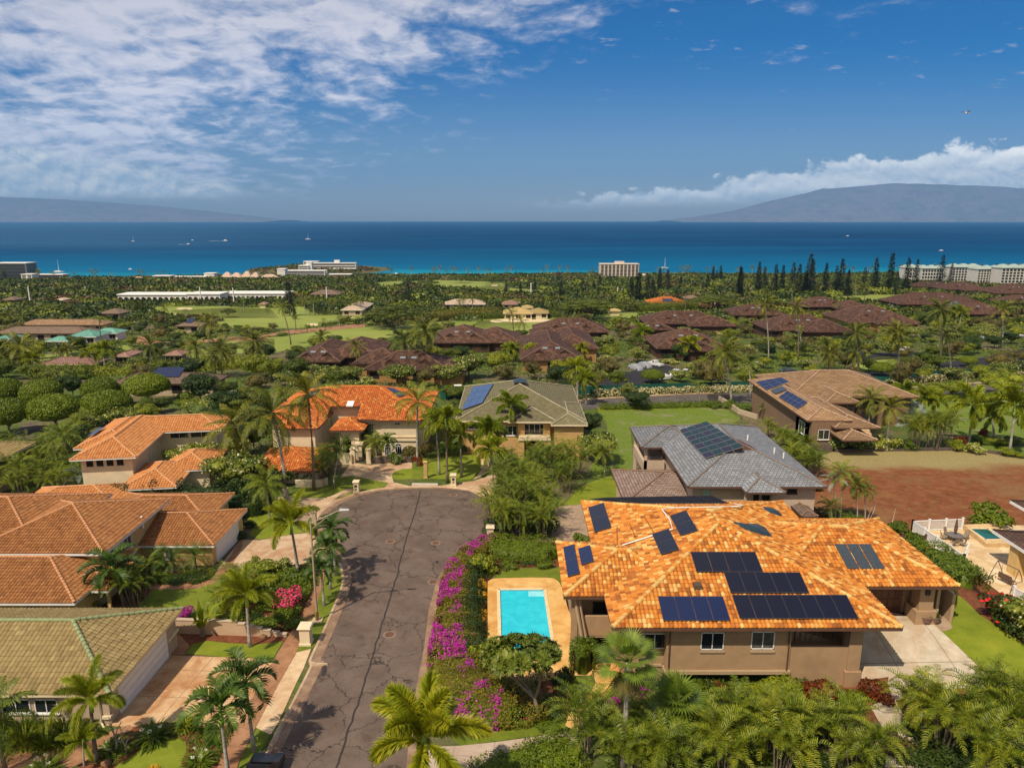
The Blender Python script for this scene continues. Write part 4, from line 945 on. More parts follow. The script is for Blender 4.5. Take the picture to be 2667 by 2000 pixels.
sheet('road',Gs('i',(960,1010),(1150,1000),(1330,1045),(1500,1050),(1900,1005),(2212,1010),(2212,1035),(1850,1040),(1300,1085),(1000,1040)),M_WALK_L,3)
FAIR=[Gs('j',(-400,1130),(60,1050),(90,1030),(440,1000),(720,958),(1110,925),(1300,925),(1690,880),(2212,862),(2500,850),(2212,1000),(2000,960),(1750,925),(1400,985),(1150,1050),(840,1060),(480,1110),(300,1150),(60,1140),(-300,1180)),
 Gs('k',(0,858),(350,848),(690,838),(760,870),(500,950),(450,990),(200,990),(0,960),(-40,900)),Gs('k',(900,860),(1100,812),(1500,790),(1880,762),(1940,800),(1600,815),(1400,830),(1290,880),(1080,915),(950,900)),
 Gs('j',(-500,790),(0,762),(270,772),(600,752),(690,765),(700,812),(960,825),(1175,820),(1190,880),(900,900),(740,915),(560,935),(0,930),(-200,860)),
 Gs('i',(1110,760),(1370,752),(1700,750),(2212,760),(2300,850),(2212,850),(1600,850),(1370,830),(1250,800)),Gs('i',(-300,775),(0,768),(170,758),(90,800),(-200,810)),Gs('i',(200,850),(240,810),(330,830),(350,860),(230,870)),
 Gs('j',(1460,548),(1700,536),(2060,548),(2300,560),(2300,620),(1900,612),(1720,600),(1480,575)),Gs('j',(1150,575),(1230,555),(1380,540),(1460,560),(1400,600),(1200,605)),
 Gs('k',(-60,560),(90,568),(250,600),(640,632),(640,655),(400,645),(100,640),(-60,620)),Gs('l',(190,655),(340,628),(620,640),(900,605),(1330,595),(1600,620),(1300,645),(1150,668),(900,640),(520,655),(330,672)),
 Gs('i',(320,1160),(640,1120),(700,1150),(660,1180),(500,1185),(330,1200)),Gs('i',(940,1090),(1050,1070),(1100,1120),(1000,1140)),Gs('i',(1850,1040),(2260,1020),(2260,1120),(2212,1150),(2000,1110),(1860,1075)),Gs('h',(1000,150),(1130,90),(1330,70),(1100,180))]
for p_ in FAIR:sheet('fairway',p_,M_FAIR,2)
for cr_,cx_,cy_,rx_,ry_ in (('k',350,869,235,16),('j',965,846,48,7),('j',680,903,48,10),('j',830,892,62,12),('i',1520,772,66,9),('i',1440,838,70,22),('j',2190,875,50,12),('k',120,580,30,6),('j',1350,535,40,6),('l',1210,632,60,8)):
    sheet('bunker',catmull([G(cr_,cx_+rx_*math.cos(a*.785)*(1+.1*math.sin(a*2.2)),cy_+ry_*math.sin(a*.785)*(1+.12*math.sin(a*1.7))) for a in range(8)],True,4),M_SAND,3)
# ---------------------------------------------------------------- houses
TM_MAIN=tilemat('blend_clay_tile',[(0,(.24,.078,.018)),(.22,(.40,.135,.026)),(.45,(.54,.185,.028)),(.68,(.59,.24,.042)),(.82,(.62,.35,.095)),(1,(.66,.45,.16))],.8,.18)
TM_ORANGE=tilemat('orange_clay_tile',[(0,(.28,.075,.02)),(.3,(.46,.12,.025)),(.7,(.56,.175,.035)),(.92,(.60,.26,.06)),(1,(.64,.36,.11))])
TM_TERRA=tilemat('terracotta_tile',[(0,(.19,.078,.026)),(.5,(.305,.125,.04)),(1,(.38,.175,.062))])
TM_PEACH=tilemat('peach_clay_tile',[(0,(.36,.135,.042)),(.5,(.50,.205,.065)),(1,(.58,.27,.10))],.8,.15)
TM_OLIVE=tilemat('olive_concrete_tile',[(0,(.20,.145,.058)),(.5,(.275,.20,.083)),(1,(.35,.265,.115))],.8,.2)
def flat_tile(name,a,b,c,row=.36,col=.36,moss=None,rough=.8):
    "flat roof tile: courses and joints follow the slope through UVs"
    def fn(q):
        uv=q.a('ShaderNodeUVMap').outputs[0];g=q.a('ShaderNodeNewGeometry').outputs['Position']
        br=q.a('ShaderNodeTexBrick',i_Vector=uv,i_Scale=1.0,i_Color1=(0,0,0),i_Color2=(1,1,1),i_Mortar=(.5,.5,.5));br.offset=.5
        br.inputs['Brick Width'].default_value=col;br.inputs['Row Height'].default_value=row;br.inputs['Mortar Size'].default_value=.045;br.inputs['Mortar Smooth'].default_value=.2
        base=q.ramp(br.outputs['Color'],[(0,a),(.5,b),(1,c)])
        base=q.mix(q.math('MULTIPLY',br.outputs['Fac'],.75),base,tuple(x*.32 for x in a))
        orr=q.math('ADD',.78,q.math('MULTIPLY',q.a('ShaderNodeObjectInfo').outputs['Random'],.44));base=q.mix(1.0,base,q.a('ShaderNodeCombineColor',i_0=orr,i_1=orr,i_2=orr),'MULTIPLY')
        base=q.mix(q.math('MULTIPLY',q.sm(q.noise(g,.4,6,.7),.45,.7),.35),base,moss or tuple(x*.7 for x in a))
        s_=q.a('ShaderNodeSeparateXYZ',i_0=uv);st=q.math('SUBTRACT',1.0,q.math('FRACT',q.math('DIVIDE',s_.outputs[1],row)))
        base=q.mix(q.math('MULTIPLY',q.sm(st,.80,1.0),.0),base,a)
        p=q.a('ShaderNodeBsdfPrincipled',i_Base_Color=base,i_Roughness=rough);p.inputs['Specular IOR Level'].default_value=.3
        hgt=q.math('SUBTRACT',st,q.math('MULTIPLY',br.outputs['Fac'],.6))
        bp=q.a('ShaderNodeBump',i_Strength=.7,i_Distance=.045,i_Height=hgt);q.put(p.inputs['Normal'],bp);out(q,p)
    return mat(name,fn)
TM_GREY=flat_tile('grey_slate_tile',(.17,.18,.195),(.225,.235,.25),(.28,.29,.31),.40,.5,(.14,.13,.12))
TM_BROWNSL=flat_tile('brown_slate_tile',(.16,.105,.08),(.21,.145,.115),(.26,.19,.155),.36,.5,(.30,.24,.21))
TM_SAGE=flat_tile('sage_flat_tile',(.155,.135,.065),(.20,.175,.09),(.25,.225,.12),.38,.38,(.12,.10,.05))
TM_TAN=flat_tile('tan_flat_tile',(.215,.125,.062),(.28,.17,.088),(.33,.21,.115),.50,1.1,(.19,.105,.05))
TM_SHAKE=flat_tile('dark_shake',(.034,.016,.010),(.070,.032,.018),(.13,.062,.036),.9,.7,(.15,.085,.055))
TM_SHAKE2=flat_tile('weathered_shake',(.16,.105,.07),(.21,.14,.095),(.26,.18,.13),.45,.35)
TM_PINK=flat_tile('pink_tile',(.26,.13,.10),(.33,.18,.14),(.38,.23,.18),.45,.4)
TM_YELT=flat_tile('yellow_tile',(.38,.27,.09),(.48,.35,.13),(.56,.42,.18),.45,.4)
TM_GRNM=flat_tile('green_metal_roof',(.10,.26,.20),(.13,.32,.25),(.17,.38,.30),30,.5)
TM_THATCH=flat_tile('pale_shingle',(.44,.32,.22),(.52,.39,.28),(.58,.46,.34),.8,.6)
TM_DARKBR=flat_tile('dark_brown_tile',(.07,.04,.03),(.10,.058,.042),(.13,.078,.058),.4,.5)
W_TAN=plain('tan_stucco',(.37,.238,.132),.9,.07,1.1,.25,40,dirt=((.22,.14,.085),.3));W_TAN2=plain('light_tan_trim',(.40,.28,.17),.85,.06,2)
W_CREAM=plain('cream_stucco',(.68,.56,.38),.9,.07,1.2,.15,30);W_YEL=plain('yellow_stucco',(.60,.40,.16),.9,.08,1.2,.15,30)
W_BEIGE=plain('beige_stucco',(.44,.34,.24),.9,.07,1.2,.15,30);W_PINKB=plain('pink_beige_stucco',(.50,.38,.29),.9,.08,1.4,.15,30)
W_BROWN=plain('brown_stucco',(.20,.125,.075),.9,.08,1.5);W_DKBR=plain('dark_wood',(.07,.035,.02),.8,.25,3);W_COND=plain('ochre_wall',(.34,.19,.07),.9,.15,2)
W_WHITE=plain('white_render',(.74,.71,.66),.85,.05,.2);W_OCHRE=plain('ochre_stucco',(.52,.32,.13),.9,.08,1.2);W_CONCB=plain('hotel_concrete',(.62,.52,.43),.9,.05,.1)
FAS_BR=plain('brown_fascia',(.11,.055,.035),.7,.1,2);FAS_W=MATS['white_paint']
GLASS=plain('dark_glass',(.018,.022,.026),.08,.2,2,spec=.8);GLASSB=plain('curtained_glass',(.10,.095,.085),.25,.3,3);BLACK=plain('opening_shade',(.016,.013,.011),.9,.2,2)  # BLACK: shade inside openings, put into a near-black colour
GAR_BR=plain('brown_garage_door',(.13,.055,.03),.6,.12,3);GAR_RED=plain('dark_red_door',(.14,.015,.012),.6,.12,3);IRONB=plain('black_iron',(.03,.028,.027),.5,.1,3)

def tiles_on(poly,W,L,hgt,seed,tint,extra_drop=.06,skip=None):
    "barrel tiles over a planar roof face; poly[0]-poly[1] is the eave"
    P=[Vector(p) for p in poly];u=(P[1]-P[0]).normalized();n=u.cross(P[2]-P[0]).normalized()
    if n.z < 0:n=-n
    v=n.cross(u);
    if v.z < 0:v=-v
    o=P[0];p2=[((p-o).dot(u),(p-o).dot(v)) for p in P];us=[p[0] for p in p2];vs=[p[1] for p in p2]
    g=np.random.default_rng(seed);U=np.arange(math.floor(min(us)/W)*W+W/2,max(us),W);V_=np.arange(-extra_drop,max(vs),L)
    A,B=np.meshgrid(U,V_);A=A.ravel();B=B.ravel();test=np.stack([A,B+L*.5],1);k=pipv(test,p2);
    first=(B < 0) & pipv(np.stack([A,np.full(len(A),L*.3)],1),p2);k |=first
    A,B=A[k],B[k];m=len(A)
    if not m:return None
    prof=np.array([(-.5,.0),(-.3,.75),(0,1.0),(.3,.75),(.5,.0)]);un,vn,nn=np.array(u),np.array(v),np.array(n);oo=np.array(o)
    jit=g.normal(size=m)*.006
    Vs=[]
    for (du,dh) in prof: # lower end
        Vs.append(oo+np.outer(A+du*W,un)+np.outer(B,vn)+np.outer(.035+dh*hgt+jit,nn))
    for (du,dh) in prof:
        Vs.append(oo+np.outer(A+du*W*.94,un)+np.outer(B+L*1.02,vn)+np.outer(.004+dh*hgt*.85+jit,nn))
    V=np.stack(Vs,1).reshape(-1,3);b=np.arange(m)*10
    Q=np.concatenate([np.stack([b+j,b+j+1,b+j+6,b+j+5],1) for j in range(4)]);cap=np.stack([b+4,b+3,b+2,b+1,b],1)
    tv=tint(g,m);return V,Q,cap,np.concatenate([np.tile(tv,4),tv*.6]),(oo,un,vn)  # front end caps tinted darker, shadow of the tile thickness in colour
def tint_blend(g,m):r=g.random(m);return np.where(r < .30,g.random(m)*.35,np.where(r < .72,.35+.3*g.random(m),np.where(r < .89,.65+.15*g.random(m),.82+.18*g.random(m))))
def tint_even(g,m):return np.clip(.5+g.normal(size=m)*.2,0,1)
def tint_orange(g,m):r=g.random(m);return np.where(r < .6,.25+.4*g.random(m),np.where(r < .85,g.random(m)*.25,.7+.3*g.random(m)))
STYLE={ # material, tile (W, L, height, tint) or None, fascia, cap tint function, cap radius
 'main':(TM_MAIN,(.32,.42,.115,tint_blend),FAS_BR,.19),'orange':(TM_ORANGE,(.34,.42,.09,tint_orange),FAS_BR,.14),'terra':(TM_TERRA,(.30,.40,.08,tint_even),FAS_W,.13),
 'peach':(TM_PEACH,(.34,.42,.08,tint_even),FAS_W,.13),'olive':(TM_OLIVE,(.33,.42,.06,tint_even),W_CREAM,.15),'grey':(TM_GREY,None,FAS_BR,.10),'sage':(TM_SAGE,None,W_CREAM,.12),
 'tan':(TM_TAN,None,FAS_BR,.12),'shake':(TM_SHAKE,None,W_DKBR,.10),'shake2':(TM_SHAKE2,None,W_DKBR,.1),'pink':(TM_PINK,None,W_BEIGE,.1),'yellow':(TM_YELT,None,W_BEIGE,.1),'green':(TM_GRNM,None,W_WHITE,.08),'thatch':(TM_THATCH,None,W_WHITE,.1),'brownsl':(TM_BROWNSL,None,FAS_BR,.1),'darkbr':(TM_DARKBR,None,FAS_W,.1),'tangreen':(TM_OLIVE,(.33,.42,.06,tint_even),W_CREAM,.15)}
CAP_TINT={}
CAPM={'terra':plain('terracotta_ridge',(.46,.22,.10),.8,.2,4),'peach':plain('peach_ridge',(.55,.28,.13),.8,.2,4),'grey':plain('grey_ridge',(.19,.15,.125),.8,.2,4),'sage':plain('mottled_ridge',(.34,.30,.20),.8,.6,7),'tan':plain('pinkish_ridge',(.42,.28,.19),.8,.6,7),'olive':plain('green_ridge',(.23,.27,.13),.8,.15,3),'shake':plain('shake_ridge',(.22,.125,.085),.8,.2,4),'brownsl':plain('brown_ridge',(.22,.13,.08),.8,.2,4)}
FOOT=[]
def hip_faces(x0,x1,y0,y1,ze,s,notch=None):
    w,d=x1-x0,y1-y0;m=min(w,d)/2;zr=ze+m*s
    a,b,c,e=(x0,y0,ze),(x1,y0,ze),(x1,y1,ze),(x0,y1,ze)
    if w >=d:r0,r1=(x0+m,y0+m,zr),(x1-m,y0+m,zr);F_=[[a,b,r1,r0],[b,c,r1],[c,e,r0,r1],[e,a,r0]]
    else:r0,r1=(x0+m,y0+m,zr),(x0+m,y1-m,zr);F_=[[a,b,r0],[b,c,r1,r0],[c,e,r1],[e,a,r0,r1]]
    R_=[(a,r0),(b,r0 if w < d else r1),(c,r1),(e,r1 if w < d else r0),(r0,r1)]
    return F_,R_
def roof(house,x0,x1,y0,y1,ze,s=.333,style='main',rz=0,o=(0,0),walls=None,wz=None,ov=.9,notch=None,fas=.24,seed=1,ridge=True,label=None):
    Mx=Matrix.Translation((o[0],o[1],0)) @ Matrix.Rotation(rz,4,'Z');tm,tl,fm,cr_=STYLE[style]
    fc,rl=hip_faces(x0,x1,y0,y1,ze,s);tr=lambda p:Mx @ Vector(p)
    FOOT.append([tr((x0,y0,0)),tr((x1,y0,0)),tr((x1,y1,0)),tr((x0,y1,0))])
    V,Fd,ti,uv=[],[],[],[]
    for fi,f in enumerate(fc):
        P=[tr(p) for p in f];src=P
        if notch and fi==0:
            nx0,nx1,nd=notch;src=[P[0],tr((nx0,y0,ze)),tr((nx0,y0+nd,ze+nd*s)),tr((nx1,y0+nd,ze+nd*s)),tr((nx1,y0,ze))]+P[1:]
        u=(P[1]-P[0]).normalized();n=u.cross(P[2]-P[0]).normalized();v=n.cross(u);oo=P[0]
        k=len(V);V +=[tuple(p) for p in src];Fd.append(list(range(k,k+len(src))));ti.append(.3);uv +=[((p-oo).dot(u),(p-oo).dot(v)) for p in src]
        if tl:
            r=tiles_on(src if not notch or fi else [src[0]]+src[-len(P)+1:],tl[0],tl[1],tl[2],seed*10+fi,tl[3])
            if r:
                TV_,Q,cap,tt,_=r
                if notch and fi==0:
                    inv=Mx.inverted();cen=TV_.reshape(-1,10,3).mean(1);loc=np.array([tuple(inv @ Vector(c)) for c in cen]);kp=~((loc[:,0] > nx0) & (loc[:,0] < nx1) & (loc[:,1] < y0+nd-.1));m_=len(kp)
                    Q=Q[np.tile(kp,4)];cap=cap[kp];tt=tt[np.tile(kp,5)]
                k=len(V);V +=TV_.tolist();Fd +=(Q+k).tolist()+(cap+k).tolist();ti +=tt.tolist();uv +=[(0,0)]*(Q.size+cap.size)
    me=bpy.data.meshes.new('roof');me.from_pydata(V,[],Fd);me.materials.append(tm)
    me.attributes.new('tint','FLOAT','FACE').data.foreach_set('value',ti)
    if not tl:l=me.uv_layers.new(name='UVMap');l.data.foreach_set('uv',[c for q_ in uv for c in q_])
    ro=link('roof',me,house)
    if label:ro['label']=label
    if ridge:
        mb=MB();g=np.random.default_rng(seed)
        for p,q_ in rl:
            p,q_=tr(p),tr(q_);d=q_-p;L=d.length
            if L < .3:continue
            d.normalize();k=max(1,int(L/.42));up=Vector((0,0,1));sd_=d.cross(up).normalized();up=sd_.cross(d)
            for i in range(k):
                a=p+d*(L*i/k)+up*.07;b=p+d*(L*(i+1)/k+.03)+up*.04;vs=[]
                for c,rr in ((a,cr_*1.1),(b,cr_*.92)):
                    for th in (-.15,.55,1.1,1.57,2.04,2.6,3.3):vs.append(c+sd_*math.cos(th)*rr+up*(math.sin(th)*rr*.9))
                mb.add(vs,[(j,j+1,j+8,j+7) for j in range(6)]+[tuple(range(7))],0,float(g.choice([.95,.88,.5,.7,.99])) if style=='main' else float(g.random()*.6+.4))
        mb.build('ridge_tiles',CAPM.get(style,tm),ro)
    mb=MB();cs=[(x0,y0),(x1,y0),(x1,y1),(x0,y1)]
    segs=[(cs[i],cs[(i+1) % 4]) for i in range(4)]
    if notch:segs[0:1]=[((x0,y0),(notch[0],y0)),((notch[1],y0),(x1,y0))]
    for a,b in segs:mb.beam(tr((*a,ze-fas/2-.01)),tr((*b,ze-fas/2-.01)),.10,fas)
    if notch:mb.beam(tr((notch[0],y0+notch[2],ze+notch[2]*s-.15)),tr((notch[1],y0+notch[2],ze+notch[2]*s-.15)),.1,fas);[mb.beam(tr((nx,y0,ze-.12)),tr((nx,y0+notch[2],ze+notch[2]*s-.12)),.1,fas) for nx in notch[:2]]
    else:
        vs=[tr((c[0],c[1],ze-fas*.7)) for c in cs];mb.add(vs,[(3,2,1,0)])
    fo=mb.build('eave_trim',fm,house)
    if walls:
        zb=wz if wz is not None else min(gz(*tr((c[0],c[1],0)).xy) for c in cs)-.3
        mb=MB()
        if notch:
            mb.box(x0+ov,notch[0]-.3,y0+ov,y1-ov,zb,ze-fas*.6,M=Mx);mb.box(notch[1]+.3,x1-ov,y0+ov,y1-ov,zb,ze-fas*.6,M=Mx);mb.box(notch[0]-.3,notch[1]+.3,y0+ov+notch[2],y1-ov,zb,ze+notch[2]*s-.3,M=Mx)
        else:mb.box(x0+ov,x1-ov,y0+ov,y1-ov,zb,ze-fas*.6,M=Mx)
        mb.build('wall',walls,house)
    return ro
def planeof(x0,y0,ze,s,side):
    "front/left/right/back slope as (point, normal)"
    n={'f':(0,-s,1),'b':(0,s,1),'l':(-s,0,1),'r':(s,0,1)}[side];return Vector((x0,y0,ze)),Vector(n).normalized()
M_PV=plain('solar_glass',(.012,.014,.032),.22,.25,6,spec=.7);M_PVB=plain('blue_solar_glass',(.012,.035,.13),.2,.3,5,spec=.7);M_PVF=plain('dark_panel_frame',(.07,.07,.08),.4,.1,5);M_PVS=plain('silver_panel_frame',(.45,.46,.48),.4,.1,5,metal=.5)
M_THERM=plain('thermal_glass',(.05,.062,.07),.3,.15,4,spec=.6)
def pvmat(name,a,grid,cell=.16,lw=.03):
    def fn(q):
        uv=q.a('ShaderNodeTexCoord').outputs['UV'];s_=q.a('ShaderNodeSeparateXYZ',i_0=uv);l=None
        for k in (0,1):
            fr=q.math('ABSOLUTE',q.math('SUBTRACT',q.math('FRACT',q.math('DIVIDE',s_.outputs[k],cell)),.5));w=q.math('SUBTRACT',1.0,q.sm(q.math('SUBTRACT',.5,fr),lw*.5,lw*1.3));l=w if l is None else q.math('MAXIMUM',l,w)
        c=q.mix(q.math('MULTIPLY',l,.8),a,grid);p=q.a('ShaderNodeBsdfPrincipled',i_Base_Color=c,i_Roughness=.25);p.inputs['Specular IOR Level'].default_value=.5;out(q,p)
    return mat(name,fn)
PV_DARK=pvmat('dark_pv_cells',(.012,.012,.022),(.018,.019,.032));PV_BLUE=pvmat('blue_pv_cells',(.012,.018,.060),(.022,.036,.10));PV_LB=pvmat('light_blue_pv_cells',(.03,.065,.17),(.10,.16,.28));PV_VIO=pvmat('violet_pv_cells',(.016,.006,.022),(.03,.06,.055));PV_TEAL=pvmat('teal_pv_cells',(.004,.018,.015),(.03,.07,.06))
PV_MATT=plain('matt_black_cells',(.016,.014,.016),.6,.2,4,spec=.1)
def panels(house,quad,n,mt=PV_DARK,fr=M_PVF,lift=.25,m=1,gap=.011,seam=0.0):
    "quad: 4 world points (top-left, top-right, bottom-right, bottom-left) on a roof slope, split into n x m separate panels"
    TL,TR,BR,BL=[Vector(p) for p in quad];nn_=(TR-TL).cross(BL-TL).normalized()
    if nn_.z < 0:nn_=-nn_
    out_=[]
    for j in range(m):
        for i in range(n):
            def pt(a,b):return (TL*(1-a)+TR*a)*(1-b)+(BL*(1-a)+BR*a)*b+nn_*lift
            a0,a1,b0,b1=i/n+gap/n,(i+1)/n-gap/n,j/m+gap/m,(j+1)/m-gap/m
            c=[pt(a0,b0),pt(a1,b0),pt(a1,b1),pt(a0,b1)];mb=MB();up=nn_*.045
            mb.hull([p-up for p in c],[p for p in c],1);k=.03;cc=sum(c,Vector())/4;ins=[p+(cc-p)*(.02) + nn_*.004 for p in c];mb.add(ins,[(3,2,1,0)],0)
            me=mb.mesh('solar_panel',[mt if not isinstance(mt,list) else mt[(i*3+j*5+(i*j)) % len(mt)],fr]);l=me.uv_layers.new(name='UVMap');w_=(c[1]-c[0]).length;h_=(c[3]-c[0]).length
            uvv=[]
            for pl_ in me.polygons:
                vs=list(pl_.vertices)
                uvv +=[((0,0),(w_,0),(w_,h_),(0,h_))[v_-8] if v_ >=8 else (0.08,.08) for v_ in vs]
            l.data.foreach_set('uv',[c_ for q_ in uvv for c_ in q_])
            out_.append(link('solar_panel',me,house))
    return out_
def rect_on(cr,tl,br,pl,side):
    "axis-aligned rectangle on a slope from two sighted corners"
    a=onplane(*tl,*pl) if len(tl)==3 else onplane(cr,*tl,*pl);b=onplane(*br,*pl) if len(br)==3 else onplane(cr,*br,*pl);p0,n=pl
    def z(x,y):return p0.z-(n.x*(x-p0.x)+n.y*(y-p0.y))/n.z
    x0,x1=sorted((a.x,b.x));y0,y1=sorted((a.y,b.y));return [(x0,y1,z(x0,y1)),(x1,y1,z(x1,y1)),(x1,y0,z(x1,y0)),(x0,y0,z(x0,y0))]
def winf(house,x0,x1,z0,z1,Y,cols=2,frame=None,glass=None,rows=1,arch=False,name='window',proud=.05,sill=True,M=None):
    "window in a wall that faces the camera side (normal -y in M's frame)"
    fm=frame or FAS_W;mb=MB();t_=.07;T_=M or Matrix.Identity(4)
    bars=[(x0,x0+t_,z0,z1),(x1-t_,x1,z0,z1),(x0,x1,z0,z0+t_),(x0,x1,z1-t_,z1)]+[(x0+(x1-x0)*i/cols-t_*.4,x0+(x1-x0)*i/cols+t_*.4,z0,z1) for i in range(1,cols)]+[(x0,x1,z0+(z1-z0)*j/rows-.03,z0+(z1-z0)*j/rows+.03) for j in range(1,rows)]
    for a,b,c,d in bars:mb.box(a,b,Y-proud,Y+.02,c,d,M=T_)
    if sill:mb.box(x0-.08,x1+.08,Y-proud-.06,Y+.02,z0-.10,z0,M=T_)
    if arch:
        r=(x1-x0)/2;cx_=(x0+x1)/2;pts=[(cx_+r*math.cos(a*.314),z1+r*.8*math.sin(a*.314)) for a in range(11)]
        for p,q_ in zip(pts,pts[1:]):mb.beam(T_ @ Vector((p[0],Y-.02,p[1])),T_ @ Vector((q_[0],Y-.02,q_[1])),.07,.07,up=(0,1,0))
        if rows > 1 or cols > 1:mb.beam(T_ @ Vector((cx_,Y-.02,z1)),T_ @ Vector((cx_,Y-.02,z1+r*.8)),.05,.05,up=(0,1,0))
    f=mb.build(name,fm,house);mb=MB();vs=[(x0+.02,Y-.015,z0+.02),(x1-.02,Y-.015,z0+.02),(x1-.02,Y-.015,z1)]
    if arch:vs +=[(p[0],Y-.015,p[1]) for p in pts[1:-1]]
    vs.append((x0+.02,Y-.015,z1));mb.add([T_ @ Vector(v) for v in vs],[tuple(range(len(vs)))]);mb.build('pane',glass or GLASS,f);return f
def winside(house,y0,y1,z0,z1,X,sgn,**k):
    "window in a wall facing +x (sgn=1) or -x (sgn=-1)"
    M=Matrix.Translation((X,0,0)) @ Matrix.Rotation(math.pi/2*sgn,4,'Z')
    return winf(house,y0*sgn if sgn > 0 else -y1,y1*sgn if sgn > 0 else -y0,z0,z1,0,M=M,**k)
def bx(house,name,m,*boxes,M=None,parent=None):
    mb=MB()
    for b in boxes:mb.box(*b,M=M)
    return mb.build(name,m,house)
def wpx(house,cr,xa,ya,xb,yb,Y,**k):
    a,b=Yp(cr,xa,ya,Y),Yp(cr,xb,yb,Y);return winf(house,a.x,b.x,b.z,a.z,Y,**k)

# ---- main house with the mottled tile roof
H=thing('tiled_house',(17.8,58,gz(17,50)),'large tan house beside the pool, mottled orange and cream tiles, dark solar arrays','house')
zb=-2.9
roof(H,7.3,28.3,46.2,69.7,3.2,.333,'main',seed=2)
roof(H,4.1,14.5,50.6,60.1,3.2,.333,'main',seed=3)
roof(H,21.0,36.1,52.15,65.3,3.2,.333,'main',seed=4)
bx(H,'wall',W_TAN,(8.4,11.5,47.9,68,zb,3.02),(11.5,20.75,47.15,68,-.95,3.02),(20.6,27.4,51.6,68.5,zb,3.02),(5.2,8.6,52.6,59.2,zb,3.02),(11.5,20.75,48.9,60,zb-.5,-.95),(26.5,29.3,54.8,64.3,-1.4,3.02),(33.2,35.2,54.8,64.4,-1.4,3.02),(27,34.5,55.0,64.4,-1.4,3.0))
bx(H,'ledge',W_TAN2,(11.4,20.85,47.02,48.95,-1.22,-.93),(8.3,11.6,47.8,48.2,-1.1,-.93))
bx(H,'parapet',W_TAN,(20.74,25.9,47.25,47.5,zb,.92),(25.65,25.9,47.45,51.6,zb,.92))
bx(H,'parapet',W_TAN,(4.95,8.45,51.25,51.5,-.65,1.05),(4.95,5.2,51.45,59,-.65,1.05))
bx(H,'balcony_floor',W_TAN2,(20.74,25.9,47.5,51.7,-.25,-.05))
bx(H,'balcony_floor',W_TAN2,(4.9,8.45,51.3,52.7,-.85,-.62))
bx(H,'column',W_TAN,(25.1,26.05,47.12,48.1,zb,3.0));bx(H,'column',W_TAN,(24.95,26.2,46.98,48.25,zb,-1.0));bx(H,'column',W_TAN,(4.75,5.25,51.15,51.65,zb-.3,3.0))
bx(H,'column',W_TAN,(33.55,34.75,53.0,54.2,-1.4,3.0));bx(H,'column',W_TAN,(33.3,35.0,52.8,54.4,-1.4,.55));bx(H,'column',W_TAN,(8.0,8.45,51.2,51.65,zb-.3,3.0))
bx(H,'wing_wall',W_TAN2,(35.3,35.55,53.5,57.5,-1.4,2.3),(36.4,36.65,53.2,57.5,-1.4,1.9))
q=MB();q.beam((4.98,51.2,2.9),(5.6,50.7,-.5),.2,.2);q.beam((5.3,51.2,2.9),(5.9,50.7,-.5),.12,.12)
q.build('brace',W_TAN2,H)
for xa,ya,xb,yb in (('c',0,0,0),) and ((572,930,692,1012),(885,925,1003,1018),(1158,920,1275,1015)):
    Y_=47.15 if xa > 800 else 47.9;wpx(H,'c',xa,ya,xb,yb,Y_,glass=GLASS if xb < 1100 else GLASSB,frame=FAS_W,sill=False)
for a,b in ((885,1003),(1158,1275)):bx(H,'window_trim',W_TAN2,(Yp('c',a-8,1000,47.15).x,Yp('c',b+8,1000,47.15).x,47.06,47.2,Yp('c',a,1027,47.15).z-.1,Yp('c',a,1022,47.15).z))
wpx(H,'c',298,758,400,828,52.6,glass=BLACK,frame=FAS_BR,cols=1);wpx(H,'c',815,1165,940,1215,48.9,glass=GLASS,cols=3)
winf(H,9.3,11.1,-2.6,-1.55,47.9,glass=BLACK,frame=W_TAN2,arch=True,cols=1,sill=False,name='door')
winf(H,21.2,24.8,.2,2.6,51.6,glass=BLACK,frame=FAS_BR,cols=3)
winf(H,5.6,8.2,-2.5,-.9,52.6,glass=BLACK,frame=FAS_BR,cols=2)
f=bx(H,'garage_door',GAR_BR,(28.6,33.1,54.92,55.05,-1.2,2.3));q=MB()
for i in range(4):
    for j in range(8):q.box(28.75+j*.55,29.2+j*.55,54.88,54.94,-1.05+i*.85,-.35+i*.85)
q.build('door_panel',plain('garage_panel',(.16,.07,.04),.6,.1,3),f)
q=MB();q.box(33.95,34.3,52.85,53.0,2.0,2.55);q.build('wall_lamp',IRONB,H)
for i in range(7):pass
q=MB()
for i in range(8):q.box(21.6+i*.42,22.1+i*.42,49.6,51.5,-.1,.95-i*.14)
q.build('stair',W_TAN2,H)
q=MB()
for dx in (0,.5):q.tube([(21.9+dx,49.4,1.9),(25.0+dx,49.4,.8)],.03,5)
for k in range(5):q.tube([(22.1+k*.7,49.4,1.85-k*.25),(22.1+k*.7,49.4,.9-k*.2)],.02,4)
q.build('handrail',IRONB,H)
PF=planeof(7.3,46.2,3.2,.333,'f');PLf=planeof(7.3,46.2,3.2,.333,'l');PRt=planeof(28.3,46.2,3.2,.333,'r');PWl=planeof(4.1,50.6,3.2,.333,'l');PGf=planeof(21,52.15,3.2,.333,'f');PBk=planeof(7.3,69.7,3.2,.333,'b')
def qd(cr,pts,pl):return [onplane(cr,x,y,*pl) for x,y in pts]
panels(H,rect_on('m',(1425,628),('m',2160,832),PF,'f'),4)
panels(H,rect_on('m',(1760,835),('n',608,1046),PF,'f'),5)
panels(H,rect_on('m',(1840,1062),('n',1105,1305),PF,'f'),7)
panels(H,rect_on('m',(1095,1078),('m',1832,1325),PF,'f'),4,PV_BLUE)
